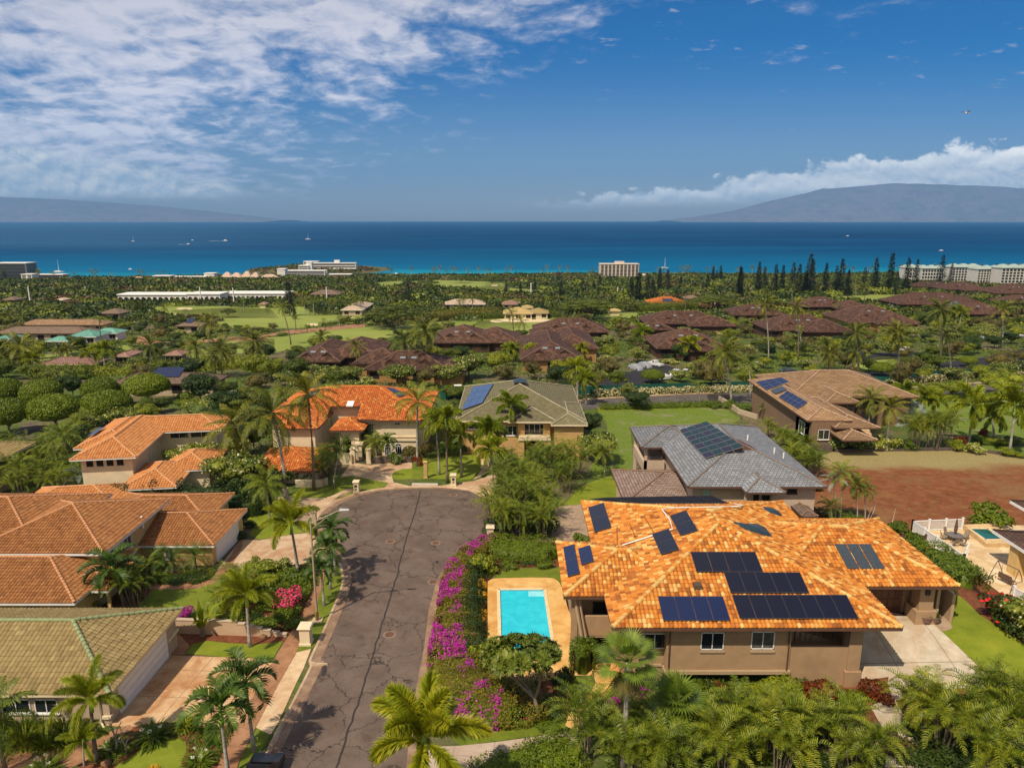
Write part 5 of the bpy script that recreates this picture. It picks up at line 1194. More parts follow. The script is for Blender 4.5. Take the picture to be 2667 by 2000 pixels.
panels(H,rect_on('m',(400,180),('m',640,380),PLf,'l'),1,m=2);panels(H,rect_on('m',(1225,265),('m',1515,415),PLf,'l'),1,m=2);panels(H,rect_on('m',(1045,450),('m',1325,605),PLf,'l'),1,m=2)
panels(H,rect_on('m',(150,585),('m',318,848),PWl,'l'),1,PV_BLUE,m=2);panels(H,rect_on('m',(300,598),('m',462,726),PWl,'l'),1,PV_BLUE)
panels(H,rect_on('n',(850,532),('n',1385,806),PGf,'f'),3,M_THERM,gap=.05,lift=.2)
# tilted black rack along the back eave and glazed roof lights on the right slope
a_,b_=onplane('m',700,112,*PBk),onplane('m',1850,145,*PBk)
zr_=lambda y:3.2+(69.7-y)*.333
panels(H,[(9.6,68.9,zr_(68.9)+.55),(20.6,68.9,zr_(68.9)+.75),(21.6,66.1,zr_(66.1)+.12),(12.6,66.1,zr_(66.1)+.12)],7,PV_MATT,lift=.05)
panels(H,[(8.0,69.3,zr_(69.3)+.35),(9.6,69.3,zr_(69.3)+.5),(12.3,66.6,zr_(66.6)+.1),(10.9,67.2,zr_(67.2)+.1)],2,PV_MATT,lift=.05)
for pts in (((('n',-170,320),('n',-60,338),('n',90,340),('n',175,385),('n',242,474),('n',100,442),('n',-40,395),('n',-110,350))),((('n',136,168),('n',190,175),('n',250,185),('n',300,215),('n',335,260),('n',270,245),('n',200,222),('n',160,195)))):
    P=[onplane(*p,*PRt) for p in pts];c_=sum(P,Vector())/len(P);nn_=PRt[1];k=len(P);mb=MB()
    lo_=[p+nn_*.05 for p in P];md=[c_+(p-c_)*.9+nn_*.22 for p in P];mb.add(lo_+md+[c_+nn_*.34],[(i,(i+1) % k,k+(i+1) % k,k+i) for i in range(k)]+[(k+i,k+(i+1) % k,2*k) for i in range(k)]);mb.build('skylight',plain('skylight_glass',(.03,.05,.06),.3,.2,2,spec=.3),H,True)
q=MB();pp=[onplane('m',745,562,*PLf),onplane('m',1255,398,*PLf),onplane('m',1225,300,*PLf),onplane('m',1148,200,*PLf)];q.tube([p+PLf[1]*.2 for p in pp],.055,6)
pp2=[pp[-1],onplane('m',1200,187,*PBk),onplane('m',1920,172,*PBk),onplane('m',1960,160,*PBk),onplane('m',1870,143,*PBk)];q.tube([p+PBk[1]*.2 for p in pp2],.055,6);q.build('pipe',FAS_W,H)
v_=onplane('m',1500,975,*PF);bx(H,'roof_vent',plain('roof_vent_metal',(.09,.06,.045),.6,.2,5),(v_.x-.28,v_.x+.28,v_.y-.3,v_.y+.3,v_.z,v_.z+.38))
for x_,y_ in ((430,130),(505,150)) and ():pass
for ax,ay,bx_,by in ((690,360,692,555),(815,330,885,490),(970,270,1070,440)):
    q=MB();p,r_=onplane('m',ax,ay,*PLf),onplane('m',bx_,by,*PLf);q.beam(p+PLf[1]*.1,r_+PLf[1]*.1,.06,.08);q.build('conduit',plain('conduit_metal',(.12,.06,.03),.6,.2,4) if 'conduit_metal' not in MATS else MATS['conduit_metal'],H)

for x_,y_ in ((11.7,47.05),(20.55,47.05),(9.0,47.8)):q=MB();q.tube([(x_,y_-.7,2.95),(x_,y_,2.7),(x_,y_,-.9)],.05,6);q.build('downpipe',FAS_BR,H)
# ---- left foreground garage house, olive tiles
H1=thing('garage_house',(-34,48,gz(0,48)),'single-storey house with olive barrel tiles and green ridge caps, lower left','house')
roof(H1,-46,-27.35,42.3,53.2,.6,.41,'olive',walls=W_BEIGE,ov=.45,fas=.2,seed=11,rz=0)
roof(H1,-54,-35.6,33,47.5,.6,.41,'olive',walls=W_BEIGE,ov=.45,fas=.2,seed=12,rz=0)
f=bx(H1,'garage_door',FAS_W,(-27.83,-27.72,43.9,51.0,-2.5,.05));q=MB()
for i in range(4):q.box(-27.74,-27.70,44,50.9,-2.35+i*.6,-2.32+i*.6)
q.build('door_panel_line',plain('door_seam',(.5,.49,.47),.6,.05),f)
winf(H1,-32.9,-31.3,-1.2,-.1,42.75,cols=2,glass=GLASS);winf(H1,-35.2,-33.2,-1.2,-.1,42.75,cols=2,glass=GLASS)
bx(H1,'ledge',W_CREAM,(-28.3,-27.7,42.6,43.0,-1.6,-1.4),(-27.9,-27.65,51.2,52.9,-1.2,-1.0))
q=MB();q.tube([(-28.5,42.5,.35),(-28.4,42.65,0),(-28.4,42.65,-1.9),(-28.1,42.4,-2.15),(-27.8,42.3,-2.2)],.07,6);q.build('downpipe',W_CREAM,H1)

# ---- second left house, terracotta tiles
H2=thing('courtyard_house',(-40,67,gz(0,66)),'single-storey yellow house with several terracotta tile hip roofs and white eaves','house')
roof(H2,-51.2,-38.2,61.2,74.3,1.6,.345,'terra',walls=W_YEL,ov=.6,fas=.22,seed=21)
roof(H2,-66,-45.5,62.4,76,1.6,.345,'terra',walls=W_YEL,ov=.6,fas=.22,seed=22)
roof(H2,-46,-30.9,68.0,77.4,-.9,.333,'terra',walls=W_YEL,ov=.45,fas=.2,seed=23)
roof(H2,-47,-34.1,74.0,82,-.75,.333,'terra',walls=W_YEL,ov=.6,fas=.2,seed=24)
roof(H2,-54,-37.6,55.3,65.5,-.1,.333,'terra',walls=W_YEL,ov=.5,fas=.2,seed=25)
roof(H2,-40.6,-35.9,57.4,63.6,-.1,.333,'terra',ov=.5,fas=.2,seed=26,walls=None)
f=bx(H2,'garage_door',FAS_W,(-31.36,-31.24,69.3,75.4,-3.6,-1.25));winf(H2,-36.3,-35.4,-2.6,-1.5,68.45,cols=2,glass=GLASSB)
winside(H2,63,64.4,-.4,.9,-38.8,1,glass=GLASSB);winside(H2,65.5,67,-.4,.9,-38.8,1,glass=GLASSB);winf(H2,-42.5,-41.2,-1.7,-.6,55.8,glass=GLASSB)
q=MB();q.tube([(-38.6,69,.6),(-38.6,69,1.9)],.12,8);q.build('roof_pipe',FAS_W,H2)
q=MB();q.box(-36.2,-36,58.4,62.8,-.0,.25);q.box(-36.6,-36.35,58.2,58.4,-2.9,-.2);q.build('porch_post',W_YEL,H2)

# ---- rotated peach-tiled house
o3,r3=(-57.6,87.9),R(8.6)
H3=thing('split_level_house',(-52,95,gz(0,95)),'split-level house with peach barrel tiles turned at an angle among palms','house')
roof(H3,0,8.1,0,19,1.5,.42,'peach',r3,o3,W_CREAM,ov=.9,seed=31,fas=.16);roof(H3,1,16.2,11.4,18.6,1.5,.42,'peach',r3,o3,W_CREAM,ov=1.0,seed=32,fas=.16)
roof(H3,-1.6,6,5,19.5,1.45,.36,'peach',r3,o3,W_CREAM,ov=.9,seed=35,fas=.16)
roof(H3,7.2,14.2,-4.5,5.5,-1.3,.38,'peach',r3,o3,W_CREAM,ov=.6,seed=33,fas=.16);roof(H3,10.5,17.2,1,9.5,-1.0,.38,'peach',r3,o3,W_CREAM,ov=.6,seed=34,fas=.16)
roof(H3,-3,8.5,-9,-1.5,-1.6,.36,'peach',r3,o3,W_CREAM,ov=.6,seed=36,fas=.16)
M3=Matrix.Translation((*o3,0)) @ Matrix.Rotation(r3,4,'Z')
for k in range(4):winf(H3,1.5+k*1.25,2.5+k*1.25,.1,1.2,.9,cols=1,glass=BLACK,frame=W_CREAM,M=M3,sill=False)
winf(H3,8.6,11.2,.2,1.25,12.4,cols=2,glass=GLASS,frame=W_CREAM,M=M3,sill=False);winf(H3,11.5,14.6,.2,1.25,12.4,cols=2,glass=GLASS,frame=W_CREAM,M=M3,sill=False)
p_=[M3 @ Vector(v) for v in ((-1.4,13,1.75),(-.3,13,2.1),(-.3,9,2.1),(-1.4,9,1.75))];panels(H3,p_,1,PV_LB,m=2)
# chimney-like stucco tower behind it
tw=thing('chimney_tower',G('f',50,480),'square cream stucco chimney tower with a flat cap rising between coconut palms','chimney');b_=G('f',50,500);zt_=Yp('f',50,378,b_.y).z
q=MB();q.box(b_.x-1.1,b_.x+1.1,b_.y-1,b_.y+1,b_.z-.5,zt_-.25);q.build('shaft',W_CREAM,tw);q=MB();q.box(b_.x-1.35,b_.x+1.35,b_.y-1.25,b_.y+1.25,zt_-.25,zt_);q.build('cap',W_CREAM,tw)

# ---- bright orange tiled villa at the head of the cul-de-sac
H4=thing('orange_villa',(-26,112,gz(0,112)),'cream villa with bright orange tiles and arched entry, heading the cul-de-sac','house')
roof(H4,-40,-13.8,110.1,129,.7,.345,'orange',walls=W_CREAM,ov=.9,seed=41,notch=(-30,-24.9,3.6))
roof(H4,-36.6,-29.9,105.0,118,.7,.345,'orange',walls=W_CREAM,ov=.7,seed=42)
roof(H4,-21.8,-14.6,109.4,119,.72,.345,'orange',walls=W_CREAM,ov=.7,seed=43)
roof(H4,-28.7,-23.4,107.4,114,-.35,.40,'orange',seed=44)
roof(H4,-37.4,-27.6,95.0,104.8,-2.6,.40,'orange',walls=W_CREAM,ov=.6,seed=45)
PH4=planeof(-40,110.1,.7,.345,'f');pt_=onplane('f',988,484,*PH4);sk=MB();sk.box(-.55,.55,-.75,.75,0,.2,M=Matrix.Translation(pt_) @ Matrix.Rotation(math.atan(.345),4,'X'));sk.build('roof_light',MATS['white_paint'],H4)
wl=lambda xa,ya,xb,yb,Y,**k:wpx(H4,'f',xa,ya,xb,yb,Y,frame=FAS_W,**k)
wl(797,612,838,650,114.6,arch=True,glass=GLASSB,sill=False);wl(1138,672,1182,735,111.0,arch=True,glass=GLASSB,sill=False);wl(1268,830,1325,905,110.1,arch=True,glass=GLASS,cols=3);wl(1355,825,1412,900,110.1,arch=True,glass=GLASS,cols=3);wl(1350,650,1400,655,110.1,arch=True,glass=GLASSB,sill=False)
bx(H4,'ledge',W_CREAM,(-21.2,-15.2,109.95,110.2,-2.3,-2.1),(-21.2,-15.2,109.9,110.2,-2.9,-2.6))
# arched entry
q=MB();xa_,xb_=Yp('f',905,800,108.2).x,Yp('f',1062,800,108.2).x;zt_=-.55;zs=-2.3;cx_=(xa_+xb_)/2-.4;ra=(xb_-xa_)/2-.85
q.box(xa_,cx_-ra,108,108.5,-5.6,zt_);q.box(cx_+ra,xb_,108,108.5,-5.6,zt_)
arc=[(cx_-ra*math.cos(a*math.pi/10),zs+ra*.95*math.sin(a*math.pi/10)) for a in range(11)]
for (x1_,z1_),(x2_,z2_) in zip(arc,arc[1:]):q.hull([(x1_,108,z1_),(x2_,108,z2_),(x2_,108.5,z2_),(x1_,108.5,z1_)],[(x1_,108,zt_),(x2_,108,zt_),(x2_,108.5,zt_),(x1_,108.5,zt_)])
q.box(xa_,xa_+.4,108.5,113,-5.6,zt_);q.box(xb_-.4,xb_,108.5,111,-5.6,zt_);q.build('entry_arch',W_CREAM,H4);bx(H4,'entry_shade',BLACK,(cx_-ra-.1,cx_+ra+.1,111.5,111.6,-5.5,-.8))  # near-black panel stands in for the shade inside the entry
bx(H4,'column',W_CREAM,(xb_-.2,xb_+.5,107.4,108.1,-5.6,-2.5));bx(H4,'column',W_CREAM,(xb_-.45,xb_+.7,107.2,108.3,-2.7,-2.4))
PH4l=planeof(-40,110.1,.7,.345,'l');PH4r=planeof(-13.8,110.1,.7,.345,'r')
panels(H4,qd('f',((650,405),(745,365),(715,405),(640,440)),PH4l),2,PV_BLUE);panels(H4,qd('f',((560,455),(650,415),(628,460),(530,495)),PH4l),2,PV_BLUE)
panels(H4,qd('f',((1280,352),(1345,362),(1440,415),(1385,432)),PH4r),2,PV_BLUE,m=2)
gt=thing('iron_gate',G('f',1075,965),'black iron gate between cream posts in front of the orange villa','gate');a,b=G('f',1012,965),G('f',1142,968)
q=MB()
for i in range(15):p=a.lerp(b,i/14);q.tube([p+Vector((0,0,.1)),p+Vector((0,0,1.9+.25*math.sin(i/14*3.14)))],.03,4)
q.beam(a+Vector((0,0,.25)),b+Vector((0,0,.25)),.05,.06);q.beam(a+Vector((0,0,1.8)),b+Vector((0,0,1.8)),.05,.06);q.build('bars',IRONB,gt)
for p in (a,b):q=MB();q.box(p.x-.35,p.x+.35,p.y-.35,p.y+.35,p.z-.1,p.z+2.3);q.box(p.x-.42,p.x+.42,p.y-.42,p.y+.42,p.z+2.3,p.z+2.45);q.build('post',W_CREAM,gt)
def wall_run(name,pts,h,t_,m,label,cat='wall',cap=None,group=None):
    t0_=thing(name,pts[0],label,cat,group);q=MB()
    for a,b in zip(pts,pts[1:]):q.beam(Vector(a)+Vector((0,0,h/2-.2)),Vector(b)+Vector((0,0,h/2-.2)),t_,h+.4)
    q.build('body',m,t0_)
    if cap:
        q=MB()
        for a,b in zip(pts,pts[1:]):q.beam(Vector(a)+Vector((0,0,h+.04)),Vector(b)+Vector((0,0,h+.04)),t_+.12,.1)
        q.build('capping',cap,t0_)
    return t0_
wall_run('garden_wall',catmull(Gs('f',(540,1165),(620,1165),(700,1168),(760,1160),(800,1145)),False,3),1.1,.2,W_CREAM,'low curved cream garden wall behind the leaning coconut trunks')
wall_run('garden_wall',Gs('f',(700,985),(1000,975)),1.8,.25,W_CREAM,'cream wall joining the iron gate to the orange villa')
wall_run('garden_wall',Gs('f',(1145,968),(1490,960)),.9,.3,plain('lava_stone',(.10,.075,.06),.9,.4,4),'low dark lava wall in front of the orange villa')

# ---- sage-green tiled house
H5=thing('sage_roof_house',(2,116,gz(0,116)),'house with sage green roof, red garage door and large blue solar array','house')
roof(H5,-9.1,11.8,110.0,134,.5,.345,'sage',walls=W_OCHRE,ov=1.0,seed=51);roof(H5,-.6,7.2,109.4,121,.52,.345,'sage',seed=52);roof(H5,6.2,11.95,107.7,121,.5,.345,'sage',seed=53,walls=W_OCHRE,ov=.6)
cp=Vector((1.35,122,3.9));q=MB();q.box(.4,2.4,120.8,122.6,3.2,4.35);q.build('cupola',W_DKBR,H5);q=MB();q.add([(.2,120.6,4.35),(2.6,120.6,4.35),(2.6,122.8,4.35),(.2,122.8,4.35),(1.4,121.7,5.0)],[(0,1,4),(1,2,4),(2,3,4),(3,0,4)]);q.build('cupola_glass',MATS['skylight_glass'],H5)
PH5=planeof(-9.1,110,.5,.345,'l');panels(H5,qd('g',((245,325),(402,300),(315,450),(155,505)),PH5),3,PV_LB,m=3)
wh=lambda *a,**k:wpx(H5,'g',*a,**k)
q=MB();a,b=Yp('g',592,712,108.4),Yp('g',838,712,108.4);q.box(a.x,b.x,108.4,111.2,-2.35,-2.0);q.box(a.x,b.x,108.4,108.5,-1.98,-1.9);q.build('balcony_floor',W_CREAM,H5)
q=MB()
for i in range(26):x_=a.x+(b.x-a.x)*i/25;q.box(x_-.02,x_+.02,108.42,108.46,-2.0,-1.0)
q.box(a.x,b.x,108.4,108.48,-1.02,-.95);q.build('railing',IRONB,H5)
wh(632,600,795,700,111.0,cols=4,glass=GLASS);wh(205,585,290,640,111.0,cols=2,glass=GLASS);wh(850,612,1020,630,108.3,cols=1,glass=BLACK,frame=W_OCHRE,sill=False);wh(475,615,580,690,111.0,cols=3,glass=GLASS)
bx(H5,'garage_door',GAR_RED,(Yp('g',628,800,110.8).x,Yp('g',795,800,110.8).x,110.75,110.95,-5.6,-2.4));bx(H5,'column',W_OCHRE,(a.x-.1,a.x+.9,108.6,109.4,-5.8,-2.3));bx(H5,'column',W_OCHRE,(b.x-1.0,b.x,108.6,109.4,-5.8,-2.3));bx(H5,'column',W_OCHRE,(a.x-.1,a.x+1,110.2,111.1,-2.0,.4));bx(H5,'column',W_OCHRE,(b.x-1.1,b.x,110.2,111.1,-2.0,.4))

# ---- grey slate house
H6=thing('slate_roof_house',(28,90,gz(0,88)),'beige two-storey house with a grey slate roof and a violet-green solar array','house')
roof(H6,20.4,36.6,77.7,102.2,1.8,.345,'grey',walls=W_PINKB,ov=.9,seed=61,fas=.22);roof(H6,17.6,27,92.3,102,1.8,.345,'grey',ov=.7,seed=62,fas=.2,walls=None)
roof(H6,13.4,26,79.3,91,-.9,.30,'brownsl',walls=W_PINKB,ov=.7,seed=63,fas=.2)
a=Zp('h',212,985,1.8);b=Zp('h',517,1022,1.75);roof(H6,a.x,b.x,76.0,82,1.75,.42,'grey',seed=64,fas=.18)
a=Zp('n',390,250,-.9);b=Zp('n',700,245,-.9);roof(H6,33,b.x,a.y,a.y+6,-.9,.34,'brownsl',walls=W_BROWN,ov=.4,seed=65,fas=.2)
bx(H6,'wall',W_PINKB,(19.0,21.4,93.4,101.5,-3.0,-.2),(18.2,18.6,92.9,93.4,-5.2,1.6),(18.2,18.6,101,101.4,-5.2,1.6),(18.1,18.5,93.2,101,-1.9,-.6),(19.2,21.4,99,101.5,-5.2,1.6));bx(H6,'wall',W_PINKB,(18.2,21,92.9,93.2,-2.3,-.3))
winf(H6,18.9,20.6,-.25,1.3,93.0,cols=1,glass=GLASS,frame=W_BROWN,sill=False)
PH6=planeof(20.4,77.7,1.8,.345,'l');panels(H6,rect_on('g',(1880,655),('g',2190,800),PH6,'l') if 0 else qd('g',((1830,658),(2040,592),(2330,790),(2030,878)),PH6),4,[PV_VIO,PV_TEAL],M_PVS,m=7,gap=.03)
for xa,ya,xb,yb in ((300,1045,345,1100),(360,1048,430,1100)):wpx(H6,'h',xa,ya,xb,yb,78.6,cols=1,glass=BLACK,frame=W_PINKB)
wpx(H6,'h',545,1000,610,1043,78.6,cols=1,glass=BLACK,frame=FAS_BR);wpx(H6,'g',2005,1098,2060,1185,78.6,cols=1,glass=plain('pale_green_glass',(.35,.52,.44),.2,.1),frame=W_PINKB,sill=False)
bx(H6,'column',W_PINKB,(Yp('h',428,1080,77).x,Yp('h',455,1080,77).x,76.8,77.4,-3.8,1.6));bx(H6,'column',W_PINKB,(Yp('h',245,1080,77).x,Yp('h',262,1080,77).x,76.8,77.4,-3.8,1.6))
q=MB();zz_=4.6;q.add([(26.2,84.2,3.8),(30.8,84.2,3.8),(28.5,84.4,4.75),(28.5,87.5,4.7),(26.4,86.5,3.9),(30.6,86.5,3.9)],[(0,1,2),(0,2,3,4),(1,5,3,2)]);q.build('gable',FAS_BR,H6)
for cx_,cy_ in ((262,668),(450,760),(515,795)):
    p=onplane('h',cx_,cy_,*planeof(36.6,77.7,1.8,.345,'r'));q=MB();q.tube([p,p+Vector((0,0,.75))],.09,6);q.build('vent_pipe',FAS_W,H6)

# ---- tan tiled house on the right
H7=thing('tan_roof_house',(58,125,gz(0,120)),'brown house with tan flat tiles, pink dotted ridges and blue solar arrays','house')
roof(H7,49.0,56.4,113.5,144,-.5,.333,'tan',walls=W_BROWN,ov=.8,seed=71);roof(H7,52,76.5,129.5,148.5,-.5,.333,'tan',walls=W_BROWN,ov=1.0,seed=72);roof(H7,57.0,63.6,125.0,137,-.45,.36,'tan',walls=W_BROWN,ov=.9,seed=73)
roof(H7,52.8,58.4,108.5,120,-2.3,.30,'tan',seed=74,fas=.2);roof(H7,53,60.5,112,132,-1.3,.30,'tan',seed=75,fas=.2)
bx(H7,'wall',W_BROWN,(49.8,55.2,113.4,120,-6.2,-.7));wpx(H7,'h',762,593,835,662,113.3,cols=2,glass=GLASS);wpx(H7,'h',880,412,1005,468,125.8,cols=3,rows=2,glass=GLASSB,frame=W_BEIGE)
winside(H7,116,118.4,-3.7,-1.6,49.75,-1,glass=GLASS);bx(H7,'column',W_BROWN,(63.2,64,125.6,126.4,-6.3,-.7));bx(H7,'column',W_BROWN,(69.5,70.3,129.8,130.6,-6.5,-.7));bx(H7,'lanai_shade',BLACK,(64,72,130.3,130.45,-6,-1.6))  # flat near-black panel on the wall paints the lanai's shade
PH7=planeof(49,113.5,-.5,.333,'l')
panels(H7,qd('h',((430,240),(520,228),(540,245),(365,320)),PH7) if 0 else qd('h',((322,262),(500,232),(560,262),(395,318)),PH7),3,PV_BLUE,M_PVS,m=3);panels(H7,qd('h',((425,322),(505,292),(545,318),(460,348)),PH7),2,M_THERM);panels(H7,qd('h',((485,370),(548,325),(688,408),(620,452)),PH7),2,PV_BLUE,M_PVS,m=5)
q=MB()
for i in range(7):q.box(Yp('h',1120,560,112).x+i*.1,Yp('h',1240,560,112).x+i*.3,113+i*1.2,114.3+i*1.2,gz(0,113)-.1,gz(0,113)+.15+i*.2)
q.build('steps',M_APRON,H7)
q=MB();p=G('h',563,605);q.lathe([(.5,0),(.5,1.1),(.42,1.2)],p,12);tag(q.build('water_tank',W_BEIGE),'squat round beige tank against the wall of the tan-roofed house','tank')
wall_run('garden_wall',Gs('h',(500,600),(560,650),(690,735),(860,750)),1.2,.35,MATS['lava_stone'],'dark stone wall at the corner of the tan-roofed house');wall_run('garden_wall',Gs('h',(880,750),(1200,745),(1830,738),(2250,800)),.5,.4,MATS['lava_stone'],'long low stone kerb between flowering shrubs and the red dirt lot')
wall_run('garden_wall',Gs('h',(60,385),(110,415),(200,480),(330,520)),1.0,.35,W_BEIGE,'stepped pale stone wall climbing from the road towards banana plants')

# ---- neighbour at the right edge
a=Zp('o',1322,415,.2)
H8=thing('patio_house',(a.x+5,a.y-5,gz(a.x,a.y)),'dark brown roof with white fascia beside the travertine patio, cut by right edge','house')
roof(H8,a.x,a.x+16,a.y-9.6,a.y,.2,.30,'darkbr',walls=None,seed=81,fas=.3);bx(H8,'wall',W_YEL,(a.x+5.4,a.x+15,a.y-8.6,a.y-1,-4,0));
p=G('o',1570,890);bx(H8,'column',W_YEL,(p.x-.6,p.x+.7,p.y-.6,p.y+.6,p.z-.5,.05))
a2=Zp('o',1512,97,1.5);roof(H8,a2.x,a2.x+12,a2.y-7,a2.y,1.5,.3,'darkbr',walls=None,seed=82,fas=.3);bx(H8,'wall',W_YEL,(a2.x+4,a2.x+11,a2.y-6,a2.y-1,-5,1.3))
# ---- olive roof at the left edge, middle height
a=Zp('e',290,925,.3);H9=thing('olive_roof_house',(a.x-6,a.y-6,gz(0,a.y)),'olive-tan tiled house cut by the left edge beside the clipped round trees','house')
roof(H9,a.x-14,a.x,a.y-13,a.y,.3,.33,'tangreen',walls=W_BEIGE,ov=.6,seed=91)

# ---- generic houses further out
def house_at(name,cr,xl,xr,ye,label,style,wall,h=3.2,depth=11,s=.36,extra=(),sky=0,gab=0,group=None,panel=None,win=True,ov=.8,cat='house',yr=None):
    if yr:
        a,b=G(cr,xl,ye,h),G(cr,xr,ye,h);d0=depth;depth=5.0;xm=(xl+xr)/2
        while depth < 40:
            p=Vector(((a.x+b.x)/2,a.y+depth/2,a.z+min(depth,b.x-a.x)/2*s));v_=(CAMZ-p.z)/p.y;e_=ray(cr,xm,yr)
            if v_ < -e_.z/e_.y:break
            depth +=.4
        extra=[(p_[0],p_[1],p_[2]*depth/d0,p_[3]*depth/d0,p_[4]) for p_ in extra]
    a,b=G(cr,xl,ye,h),G(cr,xr,ye,h);ze=(a.z+b.z)/2;Y0=(a.y+b.y)/2;t_=thing(name,((a.x+b.x)/2,Y0+depth/2,gz(0,Y0+depth/2)),label,cat,group);far=Y0 > 330;sd_=int(abs(a.x)*7+Y0) % 997
    roof(t_,a.x,b.x,Y0,Y0+depth,ze,s,style,walls=wall,ov=ov,ridge=not far,seed=sd_,fas=.25)
    W_=b.x-a.x
    for (fx0,fx1,dy0,dy1,dz) in extra:roof(t_,a.x+W_*fx0,a.x+W_*fx1,Y0+dy0,Y0+dy1,ze+dz,s,style,walls=wall,ov=ov,ridge=not far,seed=sd_+3,fas=.25)
    if win:
        n=max(2,int(W_/5));
        for i in range(n):x_=a.x+W_*(i+.5)/n;winf(t_,x_-1.2,x_+1.2,ze-2.5,ze-.7,Y0+ov,cols=2,glass=BLACK,frame=W_DKBR if style in ('shake','shake2') else W_BEIGE,sill=False)
    m=min(W_,depth)/2;g=random.Random(sd_)
    if sky:
        for i in range(sky):x_=a.x+m+(W_-2*m)*(i+.5)/sky if W_ > 2*m+2 else a.x+W_*(.4+.2*i);y_=Y0+m*.62;z_=ze+m*.62*s;k_=MB();k_.box(-.7,.7,-.45,.45,0,.18,M=Matrix.Translation((x_,y_,z_)) @ Matrix.Rotation(math.atan(s),4,'X'));k_.build('skylight',plain_sky,t_)
    if gab:
        for i in range(gab):
            x_=a.x+W_*(.3+.4*i);y_=Y0+m*.35;z_=ze+m*.35*s;k_=MB();w_=1.5;hh=.95
            k_.add([(x_-w_,y_,z_-.1),(x_+w_,y_,z_-.1),(x_,y_,z_+hh),(x_,y_+hh/s,z_+hh),(x_-w_-.3,y_-.2,z_-.2),(x_+w_+.3,y_-.2,z_-.2),(x_,y_-.2,z_+hh+.05)],[(0,1,2),(4,6,3),(5,3,6)]);k_.build('gable_vent',STYLE[style][0] if 0 else (W_DKBR if style=='shake' else W_BEIGE),t_)
    if panel:panels(t_,panel(a,b,Y0,ze,s,depth),4,PV_BLUE,lift=.2,m=2)
    return t_
plain_sky=plain('pale_skylight',(.20,.22,.24),.35,.1)
BR='dark brown shake roofs of the condominium village'
def ex(*a):return a
condos=[('j',480,905,1208,14,'dark shake-roofed villa nearest the fairway, left of the pair behind the orange villa',[(.55,1.65,3,15,.2)]),('f',1090,1800,200,14,'long dark shake-roofed villa directly behind the orange villa',[(-.18,.45,5,17,.5),(.8,1.2,-3,9,-.3)]),('j',1650,2150,1052,13,'dark shake-roofed villa with wooden balcony beside the pale green bushes',[(.6,1.5,1,12,-.3)]),
 ('k',440,1070,965,14,'dark brown villa at the fairway edge under the spreading monkeypod',[(-.05,.4,-5,6,-.2)]),('k',330,860,1195,14,'ochre-walled dark shake villa above the covered cars',[(.5,1.35,6,17,.1)]),('k',1365,2030,895,15,'wide dark villa beyond the hedge below the monkeypod on the right',[(.5,1.1,-4,7,-.3)]),('k',1450,2060,1098,15,'dark villa with pale skylights in the middle of the right-hand cluster',[(.35,.8,-4,8,.2)]),
 ('l',20,440,752,12,'small dark villa at the left end of the pine row',[]),('l',545,920,690,13,'dark villa in front of the pine row beside the pale bunker',[(.6,1.35,-4,7,-.4)]),('l',300,900,868,16,'broad dark villa behind the pink frangipani trees',[(.4,1.02,-3,9,.1)]),('l',905,1440,812,16,'tall dark villa with twin skylights at the centre right',[(.3,.85,-3,9,.3)]),
 ('l',1280,1900,672,15,'dark villa behind the silver fan palm',[(.5,1.02,-6,8,-.2)]),('l',1630,1960,560,14,'farthest dark villa below the white hotel',[(.3,.9,-5,7,-.2)]),('l',2020,2400,590,14,'dark villa at the far right edge',[]),('l',1780,2150,745,13,'dark villa above the right-hand car park',[]),('k',1260,1600,945,11,'low dark villa roof behind the hedge and yellow shrubs',[]),('l',1400,1700,540,12,'small dark villa roof behind the pine trunks',[]),('l',2080,2500,660,13,'dark villa roof at the right edge among coconut palms',[])]
YR=[1050,45,905,855,975,790,935,668,612,748,672,580,503,515,655,895,500,600]
for i,(cr,xl,xr,ye,dp,lab,exs) in enumerate(condos):house_at('shake_roof_villa',cr,xl,xr,ye,lab,'shake',[W_DKBR,W_COND,W_DKBR][i % 3 if i !=4 else 1],3.4,dp,.42,exs,sky=2,gab=2,group=BR,yr=YR[i])
